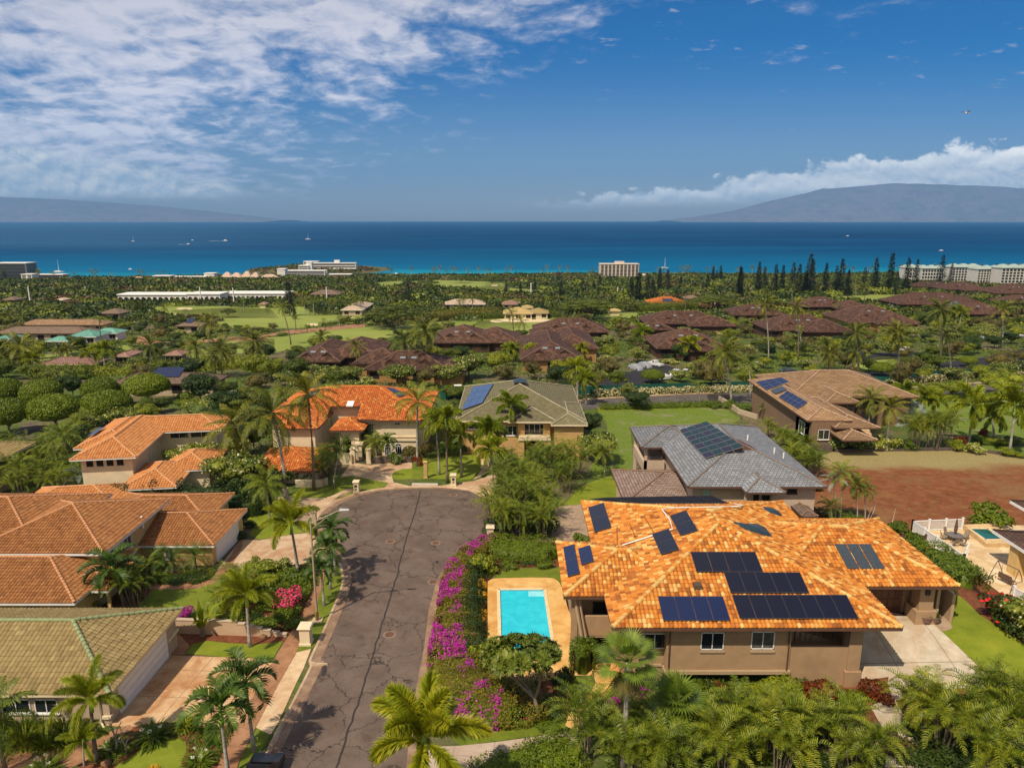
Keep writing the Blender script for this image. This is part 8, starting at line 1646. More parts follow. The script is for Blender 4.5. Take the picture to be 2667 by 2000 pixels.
palm_at('e',560,1230,520,880,QUEEN[0],'brown-skirted palm rising from the thicket left of the peach roof','feather_palm',scale=1.1,r=(.18,.14),bark=DBARK);palm_at('e',150,1330,145,1130,QUEEN[1],'feather palm low in the left thicket','feather_palm',scale=1.0,r=(.14,.1))
p=G('e',700,1310);palm('silver_palm',p,1.8,crown('silver_palm_crown',L_SILVER,12,2.8,(1.3,.1),(1.1,1.6),22,.65,.08,vee=.4,ldroop=.7,seed=141),'silver-leaved arching palm before the peach-roofed house',scale=1.0,r=(.12,.1));B('red','e',270,1370,.9,.8,'small crimson plant at the bottom of the left thicket')
# ---------------------------------------------------------------- middle distance and shore
ALLP=[]
def cpalm(cr,bx_,by_,cx_,cy_,lab,kind='c',s=None,r=(.2,.14)):
    b=G(cr,bx_,by_);far=b.y > 230;k=len(ALLP)
    me=(CR_COCO_FAR[k % 2] if far else CR_COCO[k % 3]) if kind=='c' else (CR_FOX_MID[k % 2] if kind=='f' else CR_MID[k % 2])
    ALLP.append(b);t_=palm_at(cr,bx_,by_,cx_,cy_,me,lab,'coconut_palm' if kind=='c' else 'palm_tree',r=r,scale=(s or 1.0)*.86,bark=DBARK if k % 3==0 else None,group='palms of the middle distance');return t_
LM=[('the pink-tiled roofs','i',[(190,1300,165,1085,'c',1.5),(285,1310,262,1200,'f',1.6),(70,1300,60,1180,'c',1.2),(740,1290,735,1150,'f',1.5),(870,1310,850,1125,'f',1.9),(1245,1300,1240,1075,'c',1.3),(1520,1200,1505,1105,'c',1),(1625,1235,1610,1085,'c',1.2),(1720,1080,1715,895,'c',1.5),(1830,1345,1810,1110,'c',1.5),(1775,1330,1765,1160,'c',1.2),(2130,1290,2100,1060,'c',1.3),(835,1070,815,860,'m',1),(500,1185,490,1100,'c',.9),(570,1185,558,1110,'c',.9),(1000,1125,990,1060,'m',1.2),(80,920,75,830,'c',1.2),(190,920,180,840,'c',1.2),(1365,860,1350,770,'c',1),(1530,860,1525,790,'m',.9)]),
 ('the left fairway','j',[(232,1300,200,1030,'c',1.1),(500,1070,425,765,'c',1.0),(765,1200,750,1010,'c',1.1),(1045,1290,1035,1090,'c',.95),(1440,1310,1430,1040,'c',1.4),(1620,1340,1605,965,'c',1.6),(1590,1290,1590,1110,'c',1),(540,950,532,845,'m',.9),(310,850,300,790,'m',1),(965,1062,965,1030,'m',.8),(780,935,768,865,'m',.7),(902,920,885,850,'m',.7),(1060,900,1050,850,'m',.7),(637,972,628,922,'m',.6),(825,930,822,910,'m',.5),(958,935,955,890,'m',.5),(1742,890,1735,790,'c',.9),(620,830,605,700,'c',1),(690,830,680,695,'c',1),(842,820,832,720,'c',1),(1035,822,1027,715,'c',.9),(1080,822,1075,700,'c',.9),(990,822,985,740,'c',.9),(110,800,105,710,'m',1),(1010,720,1010,690,'m',1),(1890,800,1885,720,'c',.9),(1925,780,1920,690,'c',.9),(1995,790,1990,690,'c',.9),(2055,760,2055,690,'c',.9),(2075,760,2080,690,'c',.9),(2005,960,2003,925,'f',.9)]),
 ('the round sand bunker','k',[(278,985,262,815,'c',1.0),(358,965,340,880,'c',1.2),(1095,705,1095,615,'c',.9),(1692,785,1685,590,'c',1),(430,1225,420,1120,'f',1.4),(845,1230,835,1105,'f',1.3),(650,1245,645,1160,'c',.8),(1335,1060,1335,970,'f',2.2),(1725,1200,1722,1080,'f',2.2),(2052,1300,2045,1110,'c',1.4),(860,1020,858,950,'f',1.8),(1760,900,1768,860,'m',.9),(1030,250,1030,240,'m',.01),(240,1200,240,1120,'f',1.6),(1945,650,1945,580,'m',1.1),(700,800,700,790,'m',.1),(2195,640,2190,560,'c',1)]),
 ('the pine row and the right-hand villas','l',[(152,655,145,505,'c',1.0),(470,642,465,545,'c',1.1),(948,640,945,478,'c',1),(1008,720,1015,540,'c',1.2),(1357,695,1352,585,'c',1.3),(1073,825,1080,690,'c',.9),(515,1090,505,690,'c',1.1),(292,1110,268,680,'c',1.1),(962,1195,950,890,'c',1.2),(745,1170,735,990,'c',1.1),(915,1185,925,1060,'m',1.1),(1268,1205,1258,870,'c',1.1),(1575,1185,1590,720,'c',1.3),(1660,1165,1622,900,'c',.8),(2048,985,2048,715,'c',1.4),(1683,860,1690,740,'f',1.8),(1722,865,1745,735,'f',2.0),(540,1000,525,860,'m',1),(2170,800,2165,670,'c',1.1),(800,740,800,680,'m',1),(1450,620,1450,560,'m',1.0),(1135,660,1135,635,'m',.7),(1830,1100,1830,1000,'m',.1)]),
 ('the far road fence','g',[(1112,455,1105,265,'f',1.6),(1045,420,1035,175,'f',1.7),(695,150,690,40,'f',1.4),(1985,455,1975,325,'m',1.0),(900,170,895,90,'f',1.1),(545,130,548,30,'f',1.5)]),
 ('the left of the tan roof','h',[(148,415,95,60,'c',1.3),(280,375,275,140,'m',1.1),(845,190,838,60,'c',1.1),(1045,200,1035,50,'c',1.1),(1325,210,1315,-60,'c',1.1)])]
SIZE=['tiny','small','medium','tall','very tall']
for zone,cr_,L_ in LM:
    for i,(bx_,by_,cx_,cy_,k_,s_) in enumerate(L_):
        if s_ < .3:continue
        others=sorted(L_,key=lambda q:q[0]);rank=others.index((bx_,by_,cx_,cy_,k_,s_))+1;n_=len(L_)
        w_={1:'leftmost',2:'second from left',3:'third from left',n_:'rightmost',n_-1:'second from right',n_-2:'third from right'}.get(rank,f'number {rank} from the left')
        kn={'c':'coconut palm','f':'bushy foxtail palm','m':'feather palm'}[k_]
        cpalm(cr_,bx_,by_,cx_,cy_,f'{kn} near {zone}, {w_}',k_,s_)
# Norfolk / columnar pines
PI=[('l',[(75,640,390),(210,600,350),(255,590,385),(335,615,370),(390,600,375),(465,600,355),(510,610,365),(585,620,290),(606,600,330),(560,620,420),(710,610,360),(790,600,380),(828,600,325),(880,610,410),(1000,600,395),(1080,590,320),(1195,590,285),(1245,610,435),(1320,580,320),(1390,560,330),(1578,540,300),(1655,520,360),(1985,520,365),(1825,500,360),(1730,500,370),(1920,500,400)]),
 ('k',[(668,690,540),(840,660,520),(1300,745,475),(1240,735,510),(1375,735,505),(1475,650,435),(1540,650,450),(1650,630,500),(1870,630,490),(1945,560,455),(1975,560,415),(1915,560,420),(2130,700,420),(985,620,480),(450,660,530),(335,660,555),(215,650,530),(870,650,565),(935,640,545),(1420,725,530),(800,700,610),(1690,620,540),(1830,640,560)]),('j',[(490,830,545),(1465,765,540),(530,860,740)])]
for cr_,L_ in PI:
    srt=sorted(L_)
    for i,(x_,by_,ty_) in enumerate(srt):
        b,h=T(cr_,x_,by_,ty_);pr=PT['pine'][i % 3];sc_=h/16;zone={'l':'of the long row on the right','k':'around the hotel tower','j':'standing alone on the left golf course'}[cr_]
        w_=f'number {i+1} from the left' if 0 < i < len(srt)-1 else ('leftmost' if i==0 else 'rightmost')
        tree('columnar_pine',b,pr,f'dark columnar pine {zone}, {w_}','pine tree','dark columnar pines above the golf course',(sc_*(1.05 if h < 22 else .85),sc_))
MK=[('j',1345,938,990,'j',490,'wide dark monkeypod canopy at the edge of the left fairway'),('k',905,862,990,'k',540,'widest olive monkeypod canopy right of the sand bunker'),('k',1925,805,990,'k',370,'flat green monkeypod with visible trunk on the right fairway'),('i',470,835,990,'i',260,'flat dark monkeypod at the left fairway'),('j',1620,615,0,'j',200,'monkeypod on the far fairway, left'),('j',1900,560,0,'j',170,'monkeypod by the turquoise shore, left'),('j',2150,575,0,'j',160,'monkeypod by the turquoise shore, right'),('j',1660,540,0,'j',90,'small round tree at the beach'),('j',1100,600,0,'j',130,'flat monkeypod behind the far hotel wing'),('k',110,560,0,'k',180,'flat canopy tree at the shore, centre'),('j',1890,890,0,'j',0,''),('i',900,650,0,'i',160,'flat canopy below the white end tower'),('l',1700,480,0,'l',330,'broad flat canopy in front of the white hotel'),('l',250,600,0,'l',130,'flat canopy left in the pine row'),('i',1880,845,0,'i',130,'spreading tree on the left fairway'),('i',340,830,0,'i',0,'')]
for k,(cr_,x_,y_,_,c2_,w,lab) in enumerate(MK):
    if not w:continue
    b=G(cr_,x_,y_);R_=(w/CR[cr_][2])/F*b.y*1.06/2;tree('monkeypod_tree',b,PT['monkey'][k % 2],lab,'monkeypod tree','flat-topped monkeypod trees',(R_/9.6,max(.6,min(1.35,R_/10.5))))
# explicit pale frangipanis and round shrubs along the right-hand roads
for cr_,x_,y_,k_,s_,lab in (('h',1385,265,'dull',1.25,'bare-branched frangipani inside the fence, left of the two white trunks'),('h',2030,205,'dull',1.35,'large bare-branched frangipani behind the fence at far right'),('h',1545,190,'tree',1.0,'dark-leaved tree between the frangipani and white trunks'),('h',1205,215,'clip',.95,'dark round clipped tree right of the tan roof'),('h',1815,150,'clip',.8,'dark round clipped tree by the blacktop on the right'),('h',1260,75,'plum',1.1,'frangipani before the jeep'),('h',530,150,'light',1.0,'bright rounded tree behind the tan roof, left'),('h',660,190,'plum',.9,'pale flowering frangipani behind the tan roof'),('h',950,175,'dull',1.0,'dull olive tree behind the tan roof'),('h',250,240,'plum',1.1,'pale frangipani left of the tan roof'),('h',40,250,'dull',1.1,'olive tree above the green fence, left'),('g',1285,260,'dull',1.1,'sparse frangipani beside the traffic island'),('g',2040,345,'dull',1.5,'bare-branched frangipani behind the green fence beside the white van'),('g',1150,245,'plum',1.1,'frangipani above the sage roof'),('g',210,250,'plum',1.6,'domed frangipani left of the sage roof'),('g',60,300,'plum',1.3,'domed frangipani above the orange villa'),('f',1380,330,'plum',1.4,'frangipani right behind the orange villa'),('f',1000,320,'plum',1.2,'frangipani centre behind the orange villa'),('f',780,310,'plum',1.2,'frangipani left behind the orange villa'),('f',1620,340,'dull',1.0,'grey twiggy tree above the golf cart'),('f',220,290,'light',1.4,'bright spreading tree left of the orange villa'),('f',560,300,'tree',1.2,'rounded tree behind the left end of the orange villa'),('f',350,300,'light',1.2,'pale green tree left behind the orange villa'),('g',900,270,'light',1.1,'light green tree over the sage roof'),('g',700,260,'dull',1.0,'olive tree behind the cupola'),('g',430,230,'light',1.3,'yellow-green tree behind the sage roof, left'),('g',1500,130,'plum',1.1,'frangipani above the covered cars'),('g',1300,120,'light',1.1,'light tree left of the covered cars'),('g',1850,120,'dark',1.1,'dark tree right of the pickup'),('g',1960,260,'plum',1.0,'frangipani in front of the white van'),('g',2160,180,'light',1.2,'yellow-green tree at the right of the car park')):
    tree('frangipani_tree' if k_ in ('plum','dull') else ('clipped_tree' if k_=='clip' else 'broadleaf_tree'),G(cr_,x_,y_),PT[k_][0 if k_=='clip' else len(lab) % len(PT[k_])],lab,'frangipani tree' if k_ in ('plum','dull') else 'tree',s=(s_,s_*(.95 if k_ !='clip' else 1.1)))
palm_at('l',1690,790,1690,700,CR_SILVER,'silver-blue fan palm among the right-hand villas','silver_fan_palm',scale=1.6,r=(.3,.25))
# hedged belts
BELT='dense green belt of shrubs'
hedge('shrub_belt',Gs('i',(260,1330),(700,1315),(1200,1290),(1700,1270),(2212,1230)),8,2.6,L_LIGHT,9,.5,'long bright green shrub belt between coconut palms, upper left');hedge('shrub_belt',Gs('e',(300,400),(520,400),(760,380)),6,3.0,L_TREE,14,.5,'dark green hedge mass above the small left cul-de-sac');hedge('shrub_belt',Gs('j',(1620,880),(1900,845),(2212,830)),7,4.0,L_OLIVE,8,.6,'olive hedge along the top of the centre fairway');hedge('shrub_belt',Gs('j',(740,915),(930,890),(1120,870)),3,1.5,L_HEDGE,14,.4,'thin hedge beside the long cart road');hedge('shrub_belt',Gs('j',(1120,805),(1255,805)),4,2.2,L_LIGHT,12,.5,'yellow-green hedge strip behind the left fairway');hedge('shrub_belt',Gs('k',(1260,800),(1500,785),(1900,760)),8,4.5,L_TREE,8,.6,'dark hedge line below the bright orange roof');hedge('shrub_belt',Gs('k',(0,858),(300,845),(640,840)),6,3.0,L_TREE,9,.6,'dark hedge before the yellow clubhouse')
# scattered trees
def blocked(x,y,m=1.5):
    for p in KEEP:
        if pip(x,y,p):return True
    for f in FOOT:
        if min(q.x for q in f)-m < x < max(q.x for q in f)+m and min(q.y for q in f)-m < y < max(q.y for q in f)+m:return True
    return False
def infront(x,y,d=13):
    for f in FOOT:
        x0,x1,y0=min(q.x for q in f),max(q.x for q in f),min(q.y for q in f)
        k=x/y
        if y0-d < y < y0 and x0-1 < k*y0 < x1+1:return True
    return False
LMK=[(-26,112,'the orange villa'),(2,122,'the sage-roofed house'),(60,130,'the tan-roofed house'),(-52,95,'the split-level house'),(30,150,'the car park')]
for o_ in list(bpy.data.objects):
    if o_.name.startswith('shake_roof_villa') and o_.parent is None:LMK.append((o_.location.x,o_.location.y,'the '+o_['label'].split(',')[0].replace('dark shake-roofed ','shake-roofed ')[:48]))
    if o_.name.startswith('low_house') and o_.parent is None:LMK.append((o_.location.x,o_.location.y,'the '+o_['label'][:44]))
CNT={}
def where(x,y):
    b=min(LMK,key=lambda q:(q[0]-x)**2+((q[1]-y)*.8)**2);dx,dy=x-b[0],y-b[1];rel=('right of' if dx > 0 else 'left of') if abs(dx) > abs(dy) else ('behind' if dy > 0 else 'in front of');return rel+' '+b[2]
def label_for(desc,x,y):
    l=desc+' '+where(x,y);l=' '.join(l.split()[:14]);k=CNT.get(l,0);CNT[l]=k+1
    return l if k==0 else ' '.join(l.split()[:12])+', '+['second one','third one','fourth one','fifth one','sixth one','seventh one','another one'][min(k-1,6)]
g0=random.Random(21);pts_=[(x,y) for x,y,r_ in ALLTREES];nt=0
grid={}
def free(x,y,d):
    gx,gy=int(x//8),int(y//8)
    for i in (-1,0,1):
        for j in (-1,0,1):
            for (a,b) in grid.get((gx+i,gy+j),()):
                if (a-x)**2+(b-y)**2 < d*d:return False
    return True
def put(x,y):grid.setdefault((int(x//8),int(y//8)),[]).append((x,y))
for p in pts_:put(*p)
cands=[]
KEEP.append(Gs('e',(-200,430),(1400,430),(1420,640),(1200,700),(700,860),(-200,960)))
for _ in range(9000):
    y=112+(g0.random()**.8)*235;x=g0.uniform(-.80*y,.80*y)
    if y < 135 and -45 < x < 52:continue
    if y < 118 and x > 40:continue
    cands.append((x,y))
KC={'tree':0,'plum':0,'shrub':0}
for x,y in cands:
    if blocked(x,y):continue
    low=infront(x,y,16 if x > -20 else 12);d=3.4 if low else 5.2
    if y > 170 and not low and g0.random() < .75 and any(pip(x*k_,y*k_,p) for p in FAIR for k_ in (1.06,1.14)):low=True
    if not free(x,y,d):continue
    right=x > -8;r_=g0.random();base=(x,y,gz(x,y))
    if low:
        if KC['shrub'] > 165:continue
        kd=g0.choice(['green','light','green','cream','dull','dark']);bush(kd,base,g0.uniform(1.6,2.7),g0.uniform(1.3,2.3),label_for({'green':'rounded green shrub','light':'yellow-green shrub','cream':'pale flowering shrub','dull':'twiggy olive shrub','dark':'dark green shrub'}[kd],x,y),group='shrubs among the villas');KC['shrub'] +=1
    elif r_ < (.34 if right else .14):
        if KC['plum'] > 140:continue
        kd=g0.choice(['plum','plum','dull']);s_=g0.uniform(.75,1.25);tree('frangipani_tree',base,PT[kd][g0.randrange(len(PT[kd]))],label_for('cream-flowered frangipani' if kd=='plum' else 'sparse twiggy frangipani',x,y),'frangipani tree','frangipanis among the villas',(s_,s_*g0.uniform(.8,1.0)));KC['plum'] +=1
    else:
        if KC['tree'] > 260:continue
        kd=g0.choice(['tree','tree','light','light','dark'] if right else ['tree','dark','light','tree','dark']);s_=g0.uniform(.65,1.15);tree('broadleaf_tree',base,PT[kd][g0.randrange(len(PT[kd]))],label_for({'tree':'bushy green tree','light':'yellow-green tree','dark':'dark bushy tree'}[kd],x,y),'tree','bushy trees of the middle distance',(s_,s_*g0.uniform(.6,.95)));KC['tree'] +=1
    put(x,y)
# undergrowth between the trees: leaf carpet nobody could count
def carpet(name,n,y0,y1,leaf,mt,seed,h=.9,test=None):
    g=np.random.default_rng(seed);y=y0+(y1-y0)*g.random(n)**.75;x=(g.random(n)*2-1)*.80*y;ok=np.ones(n,bool);P=np.stack([x,y],1)
    for p in KEEP:ok &=~pipv(P,p)
    for f in FOOT:ok &=~((x > min(q.x for q in f)+.3) & (x < max(q.x for q in f)-.3) & (y > min(q.y for q in f)+.3) & (y < max(q.y for q in f)-.3))
    c=np.sin(x*.31+1)*np.cos(y*.27)+np.sin(x*.11+y*.17);ok &=c+g.normal(size=n)*.5 > -.55
    if test is not None:ok &=test(x,y)
    x,y=x[ok],y[ok];m=len(x);hh=h*(.4+.6*np.clip(.5+.5*np.sin(x*.7+np.sin(y*.5)*2),0,1));z=np.array([gz(a,b) for a,b in zip(x,y)])+hh*g.random(m)
    nn=g.normal(size=(m,3))*.6+np.array([0,0,1]);s=leaf*(.7+.6*g.random(m))*(.7+.3*y/y0);V,Q=leafquads(np.stack([x,y,z],1),np.cross(nn,g.normal(size=(m,3))),nn,s,s*.6)
    o=link(name,npmesh(name,V,[Q],mt));o['kind']='stuff';return tag(o,'low leafy ground cover filling the ground between trees','ground cover')
carpet('ground_cover',90000,118,340,.5,[L_TREE],301,test=lambda x,y:~((y < 150) & (x > 46)) & ~((y < 128) & (x > -46) & (x < 50)))
carpet('ground_cover',30000,118,340,.5,[L_LIGHT],302,test=lambda x,y:~((y < 150) & (x > 46)) & ~((y < 128) & (x > -46) & (x < 50)))
carpet('ground_cover',26000,52,118,.3,[L_DARK],303,.7,test=lambda x,y:(x < -46-(y-60)*.0) & (y > 77) | ((x > -46) & (x < -38) & (y > 100)))
# woodland beyond: one leafy mass, trees of several tones
def woodland():
    g=np.random.default_rng(44);mats=[leafmat('wood_'+str(i_),c_,vs=.045,iw=.22,trans=.1,dk=1.12) for i_,c_ in enumerate([[(.02,.045,.008),(.045,.09,.012),(.09,.15,.018)],[(.012,.03,.010),(.025,.06,.012),(.05,.095,.018)],[(.06,.11,.012),(.12,.19,.02),(.19,.26,.03)],[(.05,.055,.028),(.09,.09,.045),(.13,.125,.06)],[(.04,.06,.012),(.08,.10,.018),(.12,.14,.03)],[(.03,.055,.010),(.06,.10,.012),(.10,.14,.018)],[(.07,.045,.035),(.11,.07,.05),(.15,.10,.07)]])]
    Vs=[[] for _ in mats];y=335.0;off=0
    houses=np.array([[min(q.x for q in f)-2,max(q.x for q in f)+2,min(q.y for q in f)-1,max(q.y for q in f)+1] for f in FOOT])
    fronts=[(min(q.x for q in f),max(q.x for q in f),min(q.y for q in f)) for f in FOOT if min(q.y for q in f) > 330]+HOT
    while y < 1260:
        step=8.6+y*.0045;n=int(1.6*y/step);xs=np.linspace(-.8*y,.8*y,n)+g.normal(size=n)*step*.35
        for x in xs:
            yy_=y+g.normal()*2.0
            if yy_ > coast_y(x)-14 and not (head_z(x,yy_) > SEA+1.5):continue
            if any(pip(x,yy_,p) for p in KEEP):continue
            if len(houses) and np.any((x > houses[:,0]) & (x < houses[:,1]) & (yy_ > houses[:,2]) & (yy_ < houses[:,3])):continue
            zb_=head_z(x,yy_)+.5 if head_z(x,yy_) > SEA+1.5 else gz(x,yy_);onhead=head_z(x,yy_) > SEA+1.5
            R_=step*(.5+.35*g.random());H_=(2.6+3.4*g.random()**1.5)*(.6 if onhead else 1);fr=False
            for a,b,c in fronts:
                if c-70 < yy_ < c+4 and a-3 < x/yy_*c < b+3:fr=True
            if fr:H_ *=.38
            elif any(pip(x*k_,yy_*k_,p) for p in FAIR for k_ in (1.03,1.07,1.12)):H_ *=.32
            for a,b,c in fronts:
                if yy_ < c and a-2 < x/yy_*c < b+2:H_=max(.5,min(H_,CAMZ+((SEA+8 if c > 1160 else gz((a+b)/2,c)+(2.0 if c > 900 else 1.0))-CAMZ)*yy_/c-zb_-.3))
            nn_=sum(math.sin(x*f_+yy_*f2) for f_,f2 in ((.031,.017),(.011,-.023),(.05,.04)))
            mi=(0,5,1,2,3,4,6)[min(6,int(abs(nn_+g.normal()*.9)*1.9))] if not onhead else int(g.choice([4,6,3,0,5]))
            k=int(150 if y < 500 else 95 if y < 750 else 60);d=unit(g.normal(size=(k,3)));d[:,2]=np.abs(d[:,2]);c=np.array([x,yy_,zb_+H_*.45]);P=c+d*np.array([R_,R_,H_*.55])*(1-.25*g.random((k,1))**2)
            s=R_*(.22 if y < 500 else .30)*(.7+.6*g.random(k));nm=unit(d+g.normal(size=(k,3))*.5);V,Q=leafquads(P,np.cross(nm,g.normal(size=(k,3))),nm,s,s*.7);Vs[mi].append(V)
        y +=step*.85
    Vall=[];mi=[];
    for i,L_ in enumerate(Vs):
        if L_:v=np.concatenate(L_);Vall.append(v);mi +=[i]*(len(v)//4)
    V=np.concatenate(Vall);o=link('woodland',npmesh('woodland',V,[np.arange(len(V)).reshape(-1,4)],mats,mi));o['kind']='stuff';tag(o,'mass of mixed trees between the golf course and the shore','woodland')
# ---- shore hotels
HOT=[]
def hotel(cr,x0,x1,ytop,Y,floors,bays,depth,wall,label,z0=None,win=GLASS,strip=False,roofc=None,name='hotel',core_=None,slab=None):
    a,b=Yp(cr,x0,ytop,Y),Yp(cr,x1,ytop,Y);zg=gz((a.x+b.x)/2,Y) if z0 is None else z0;t_=thing(name,((a.x+b.x)/2,Y,zg),label,'hotel');q=MB();q.box(a.x,b.x,Y,Y+depth,zg-2,a.z);q.build('wall',wall,t_);FOOT.append([Vector((a.x,Y,0)),Vector((b.x,Y,0)),Vector((b.x,Y+depth,0)),Vector((a.x,Y+depth,0))]);cr=='l' or HOT.append((a.x,b.x,Y))
    fh=(a.z-zg)/floors;w=(b.x-a.x)/bays;me=None
    if strip:
        for i in range(floors):q=MB();q.box(a.x+w*.15,b.x-w*.15,Y-.25,Y+.1,zg+fh*(i+.18),zg+fh*(i+.72));q.build('balcony_row',win,t_)
    else:
        q=MB();q.box(-w*.33,w*.33,-.25,.1,-fh*.32,fh*.30);me=q.mesh('window',win)
        for i in range(floors):
            for j in range(bays):child('window',me,t_,(a.x+w*(j+.5)-t_.location.x,0,fh*(i+.5)))
    q=MB();q.box(a.x-.5,b.x+.5,Y-.5,Y+depth+.5,a.z,a.z+.8);q.build('roof',roofc or wall,t_)
    if core_:c,d_,tp=Yp(cr,core_[0],core_[2],Y),Yp(cr,core_[1],core_[2],Y),0;q=MB();q.box(c.x,d_.x,Y+depth*.3,Y+depth*.8,a.z,c.z);q.build('lift_tower',wall,t_)
    return t_
hotel('k',993,1310,408,1010,10,10,20,W_CONCB,'tall beige hotel tower by the sea among pines, ten storeys',core_=(1120,1195,386))
hotel('i',-60,212,400,1000,12,3,22,plain('dark_glass_facade',(.12,.13,.14),.5,.1,.3),'dark glass hotel block at the left edge with white floor lines',strip=True,win=GLASS,roofc=W_WHITE)
hotel('i',172,262,492,985,4,2,14,W_WHITE,'small white stepped hotel end beside the dark block',win=GLASSB);hotel('i',262,515,494,1040,4,8,14,plain('brown_facade',(.30,.24,.19),.8,.1,.3),'low brown hotel wing with white roof beside the dark block',strip=True,roofc=W_WHITE);hotel('i',330,680,540,960,3,9,12,W_WHITE,'long low white hotel wing with blue-grey balconies on the left',strip=True,win=GLASSB);hotel('i',678,738,545,958,3,1,12,W_WHITE,'plain white end tower of the long left hotel wing',win=W_WHITE)
hotel('i',1255,1400,505,1010,4,5,14,W_WHITE,'white stepped hotel wing left of the pale roof peaks',win=GLASSB,strip=True);hotel('i',1400,1690,512,1020,4,9,14,W_WHITE,'long white hotel wing with balcony rows left of the roof peaks',strip=True,win=GLASSB);hotel('i',1678,1762,484,1025,3,1,14,W_WHITE,'plain white tower beside the pale roof peaks',win=W_WHITE)
hotel('j',383,447,448,1060,3,1,14,W_WHITE,'plain white cube tower right of the pale peaked roofs',win=W_WHITE);hotel('j',450,775,462,1080,5,9,16,W_WHITE,'terraced white hotel with balcony rows at the headland foot',strip=True);hotel('j',800,990,492,1090,2,6,14,W_WHITE,'low white pavilion wing below the headland',strip=True,win=GLASSB)
hotel('j',560,640,420,1185,4,3,12,W_WHITE,'white hotel block on the headland, left',z0=SEA+2,strip=True,win=GLASSB);hotel('j',622,668,392,1190,3,1,10,W_WHITE,'white stair tower on the headland',z0=SEA+3,win=W_WHITE);hotel('j',660,1030,398,1225,2,12,10,W_WHITE,'long low white hotel wing along the headland crest',z0=SEA+8,strip=True,win=GLASSB,core_=(850,893,372));hotel('j',600,720,385,1245,2,4,10,W_WHITE,'rear white wing on the headland',z0=SEA+9,strip=True,win=GLASSB)
W_OFFW=plain('off_white_render',(.56,.54,.49),.85,.06,.2)
HR=W_GR=plain('pale_green_roof',(.32,.39,.34),.7,.08,.2)
for x0_,x1_,yt_,Y_,fl,by_,lab in ((1335,1460,402,900,4,6,'white hotel with pale green roofs at right, left block'),(1450,1640,407,880,4,9,'white hotel with pale green roofs at right, second block'),(1680,1900,398,840,6,10,'white hotel with pale green roofs at right, third block'),(1870,2060,412,800,6,9,'white hotel with pale green roofs at right, fourth block'),(2050,2300,404,780,6,9,'white hotel with pale green roofs at the right edge')):
    t_=hotel('l',x0_,x1_,yt_,Y_,fl,by_,18,W_OFFW,lab,win=GLASS,roofc=HR);a,b=Yp('l',x0_,yt_,Y_),Yp('l',x1_,yt_,Y_);q=MB();n_=3;w_=(b.x-a.x)/n_
    for i in range(n_):c_=a.x+w_*(i+.5);q=MB();q.add([(c_-w_*.55,Y_-1,a.z+.8),(c_+w_*.55,Y_-1,a.z+.8),(c_+w_*.55,Y_+19,a.z+.8),(c_-w_*.55,Y_+19,a.z+.8),(c_-w_*.15,Y_+9,a.z+4.6),(c_+w_*.15,Y_+9,a.z+4.6)],[(0,1,5,4),(1,2,5),(2,3,4,5),(3,0,4)]);q.build('hip_roof',HR,t_)
def peak(cr,x0,x1,ye,yt,Y,lab,st=None):
    a,b=Yp(cr,x0,ye,Y),Yp(cr,x1,ye,Y);tp=Yp(cr,(x0+x1)/2,yt,Y+8).z;t_=thing('peaked_roof_hall',((a.x+b.x)/2,Y+8,gz(a.x,Y)),lab,'hall','pale peaked roof halls by the shore');q=MB();zg=gz(a.x,Y)-2;q.box(a.x+1,b.x-1,Y+1,Y+16,zg,a.z);q.build('wall',W_WHITE,t_);c=(a.x+b.x)/2;w_=(b.x-a.x);q=MB()
    q.add([(a.x,Y,a.z),(b.x,Y,a.z),(b.x,Y+17,a.z),(a.x,Y+17,a.z),(c-w_*.12,Y+8,tp),(c+w_*.12,Y+8,tp)],[(0,1,5,4),(1,2,5),(2,3,4,5),(3,0,4)]);q.build('roof',plain('pale_pink_roof',(.50,.36,.27),.85,.12,.3) if 'pale_pink_roof' not in MATS else MATS['pale_pink_roof'],t_);FOOT.append([Vector((a.x,Y,0)),Vector((b.x,Y,0)),Vector((b.x,Y+17,0)),Vector((a.x,Y+17,0))]);HOT.append((a.x,b.x,Y))
for x0_,x1_,ye_,yt_,Y_,lab in ((1810,1900,515,470,1000,'pale peaked roof hall, first from the left'),(1880,1985,515,474,1000,'pale peaked roof hall, second from the left'),(1975,2065,515,462,1000,'pale peaked roof hall, third from the left, tallest'),(2050,2130,518,472,1000,'pale peaked roof hall, fourth from the left')):peak('i',x0_,x1_,ye_,yt_,Y_,lab)
peak('j',190,430,545,487,985,'largest pale peaked roof hall, lowest and farthest right');peak('k',1318,1392,530,482,1050,'small dark pink gabled hall right of the hotel tower');peak('i',1050,1195,560,508,1000,'rusty-roofed hall at the shore on the left')
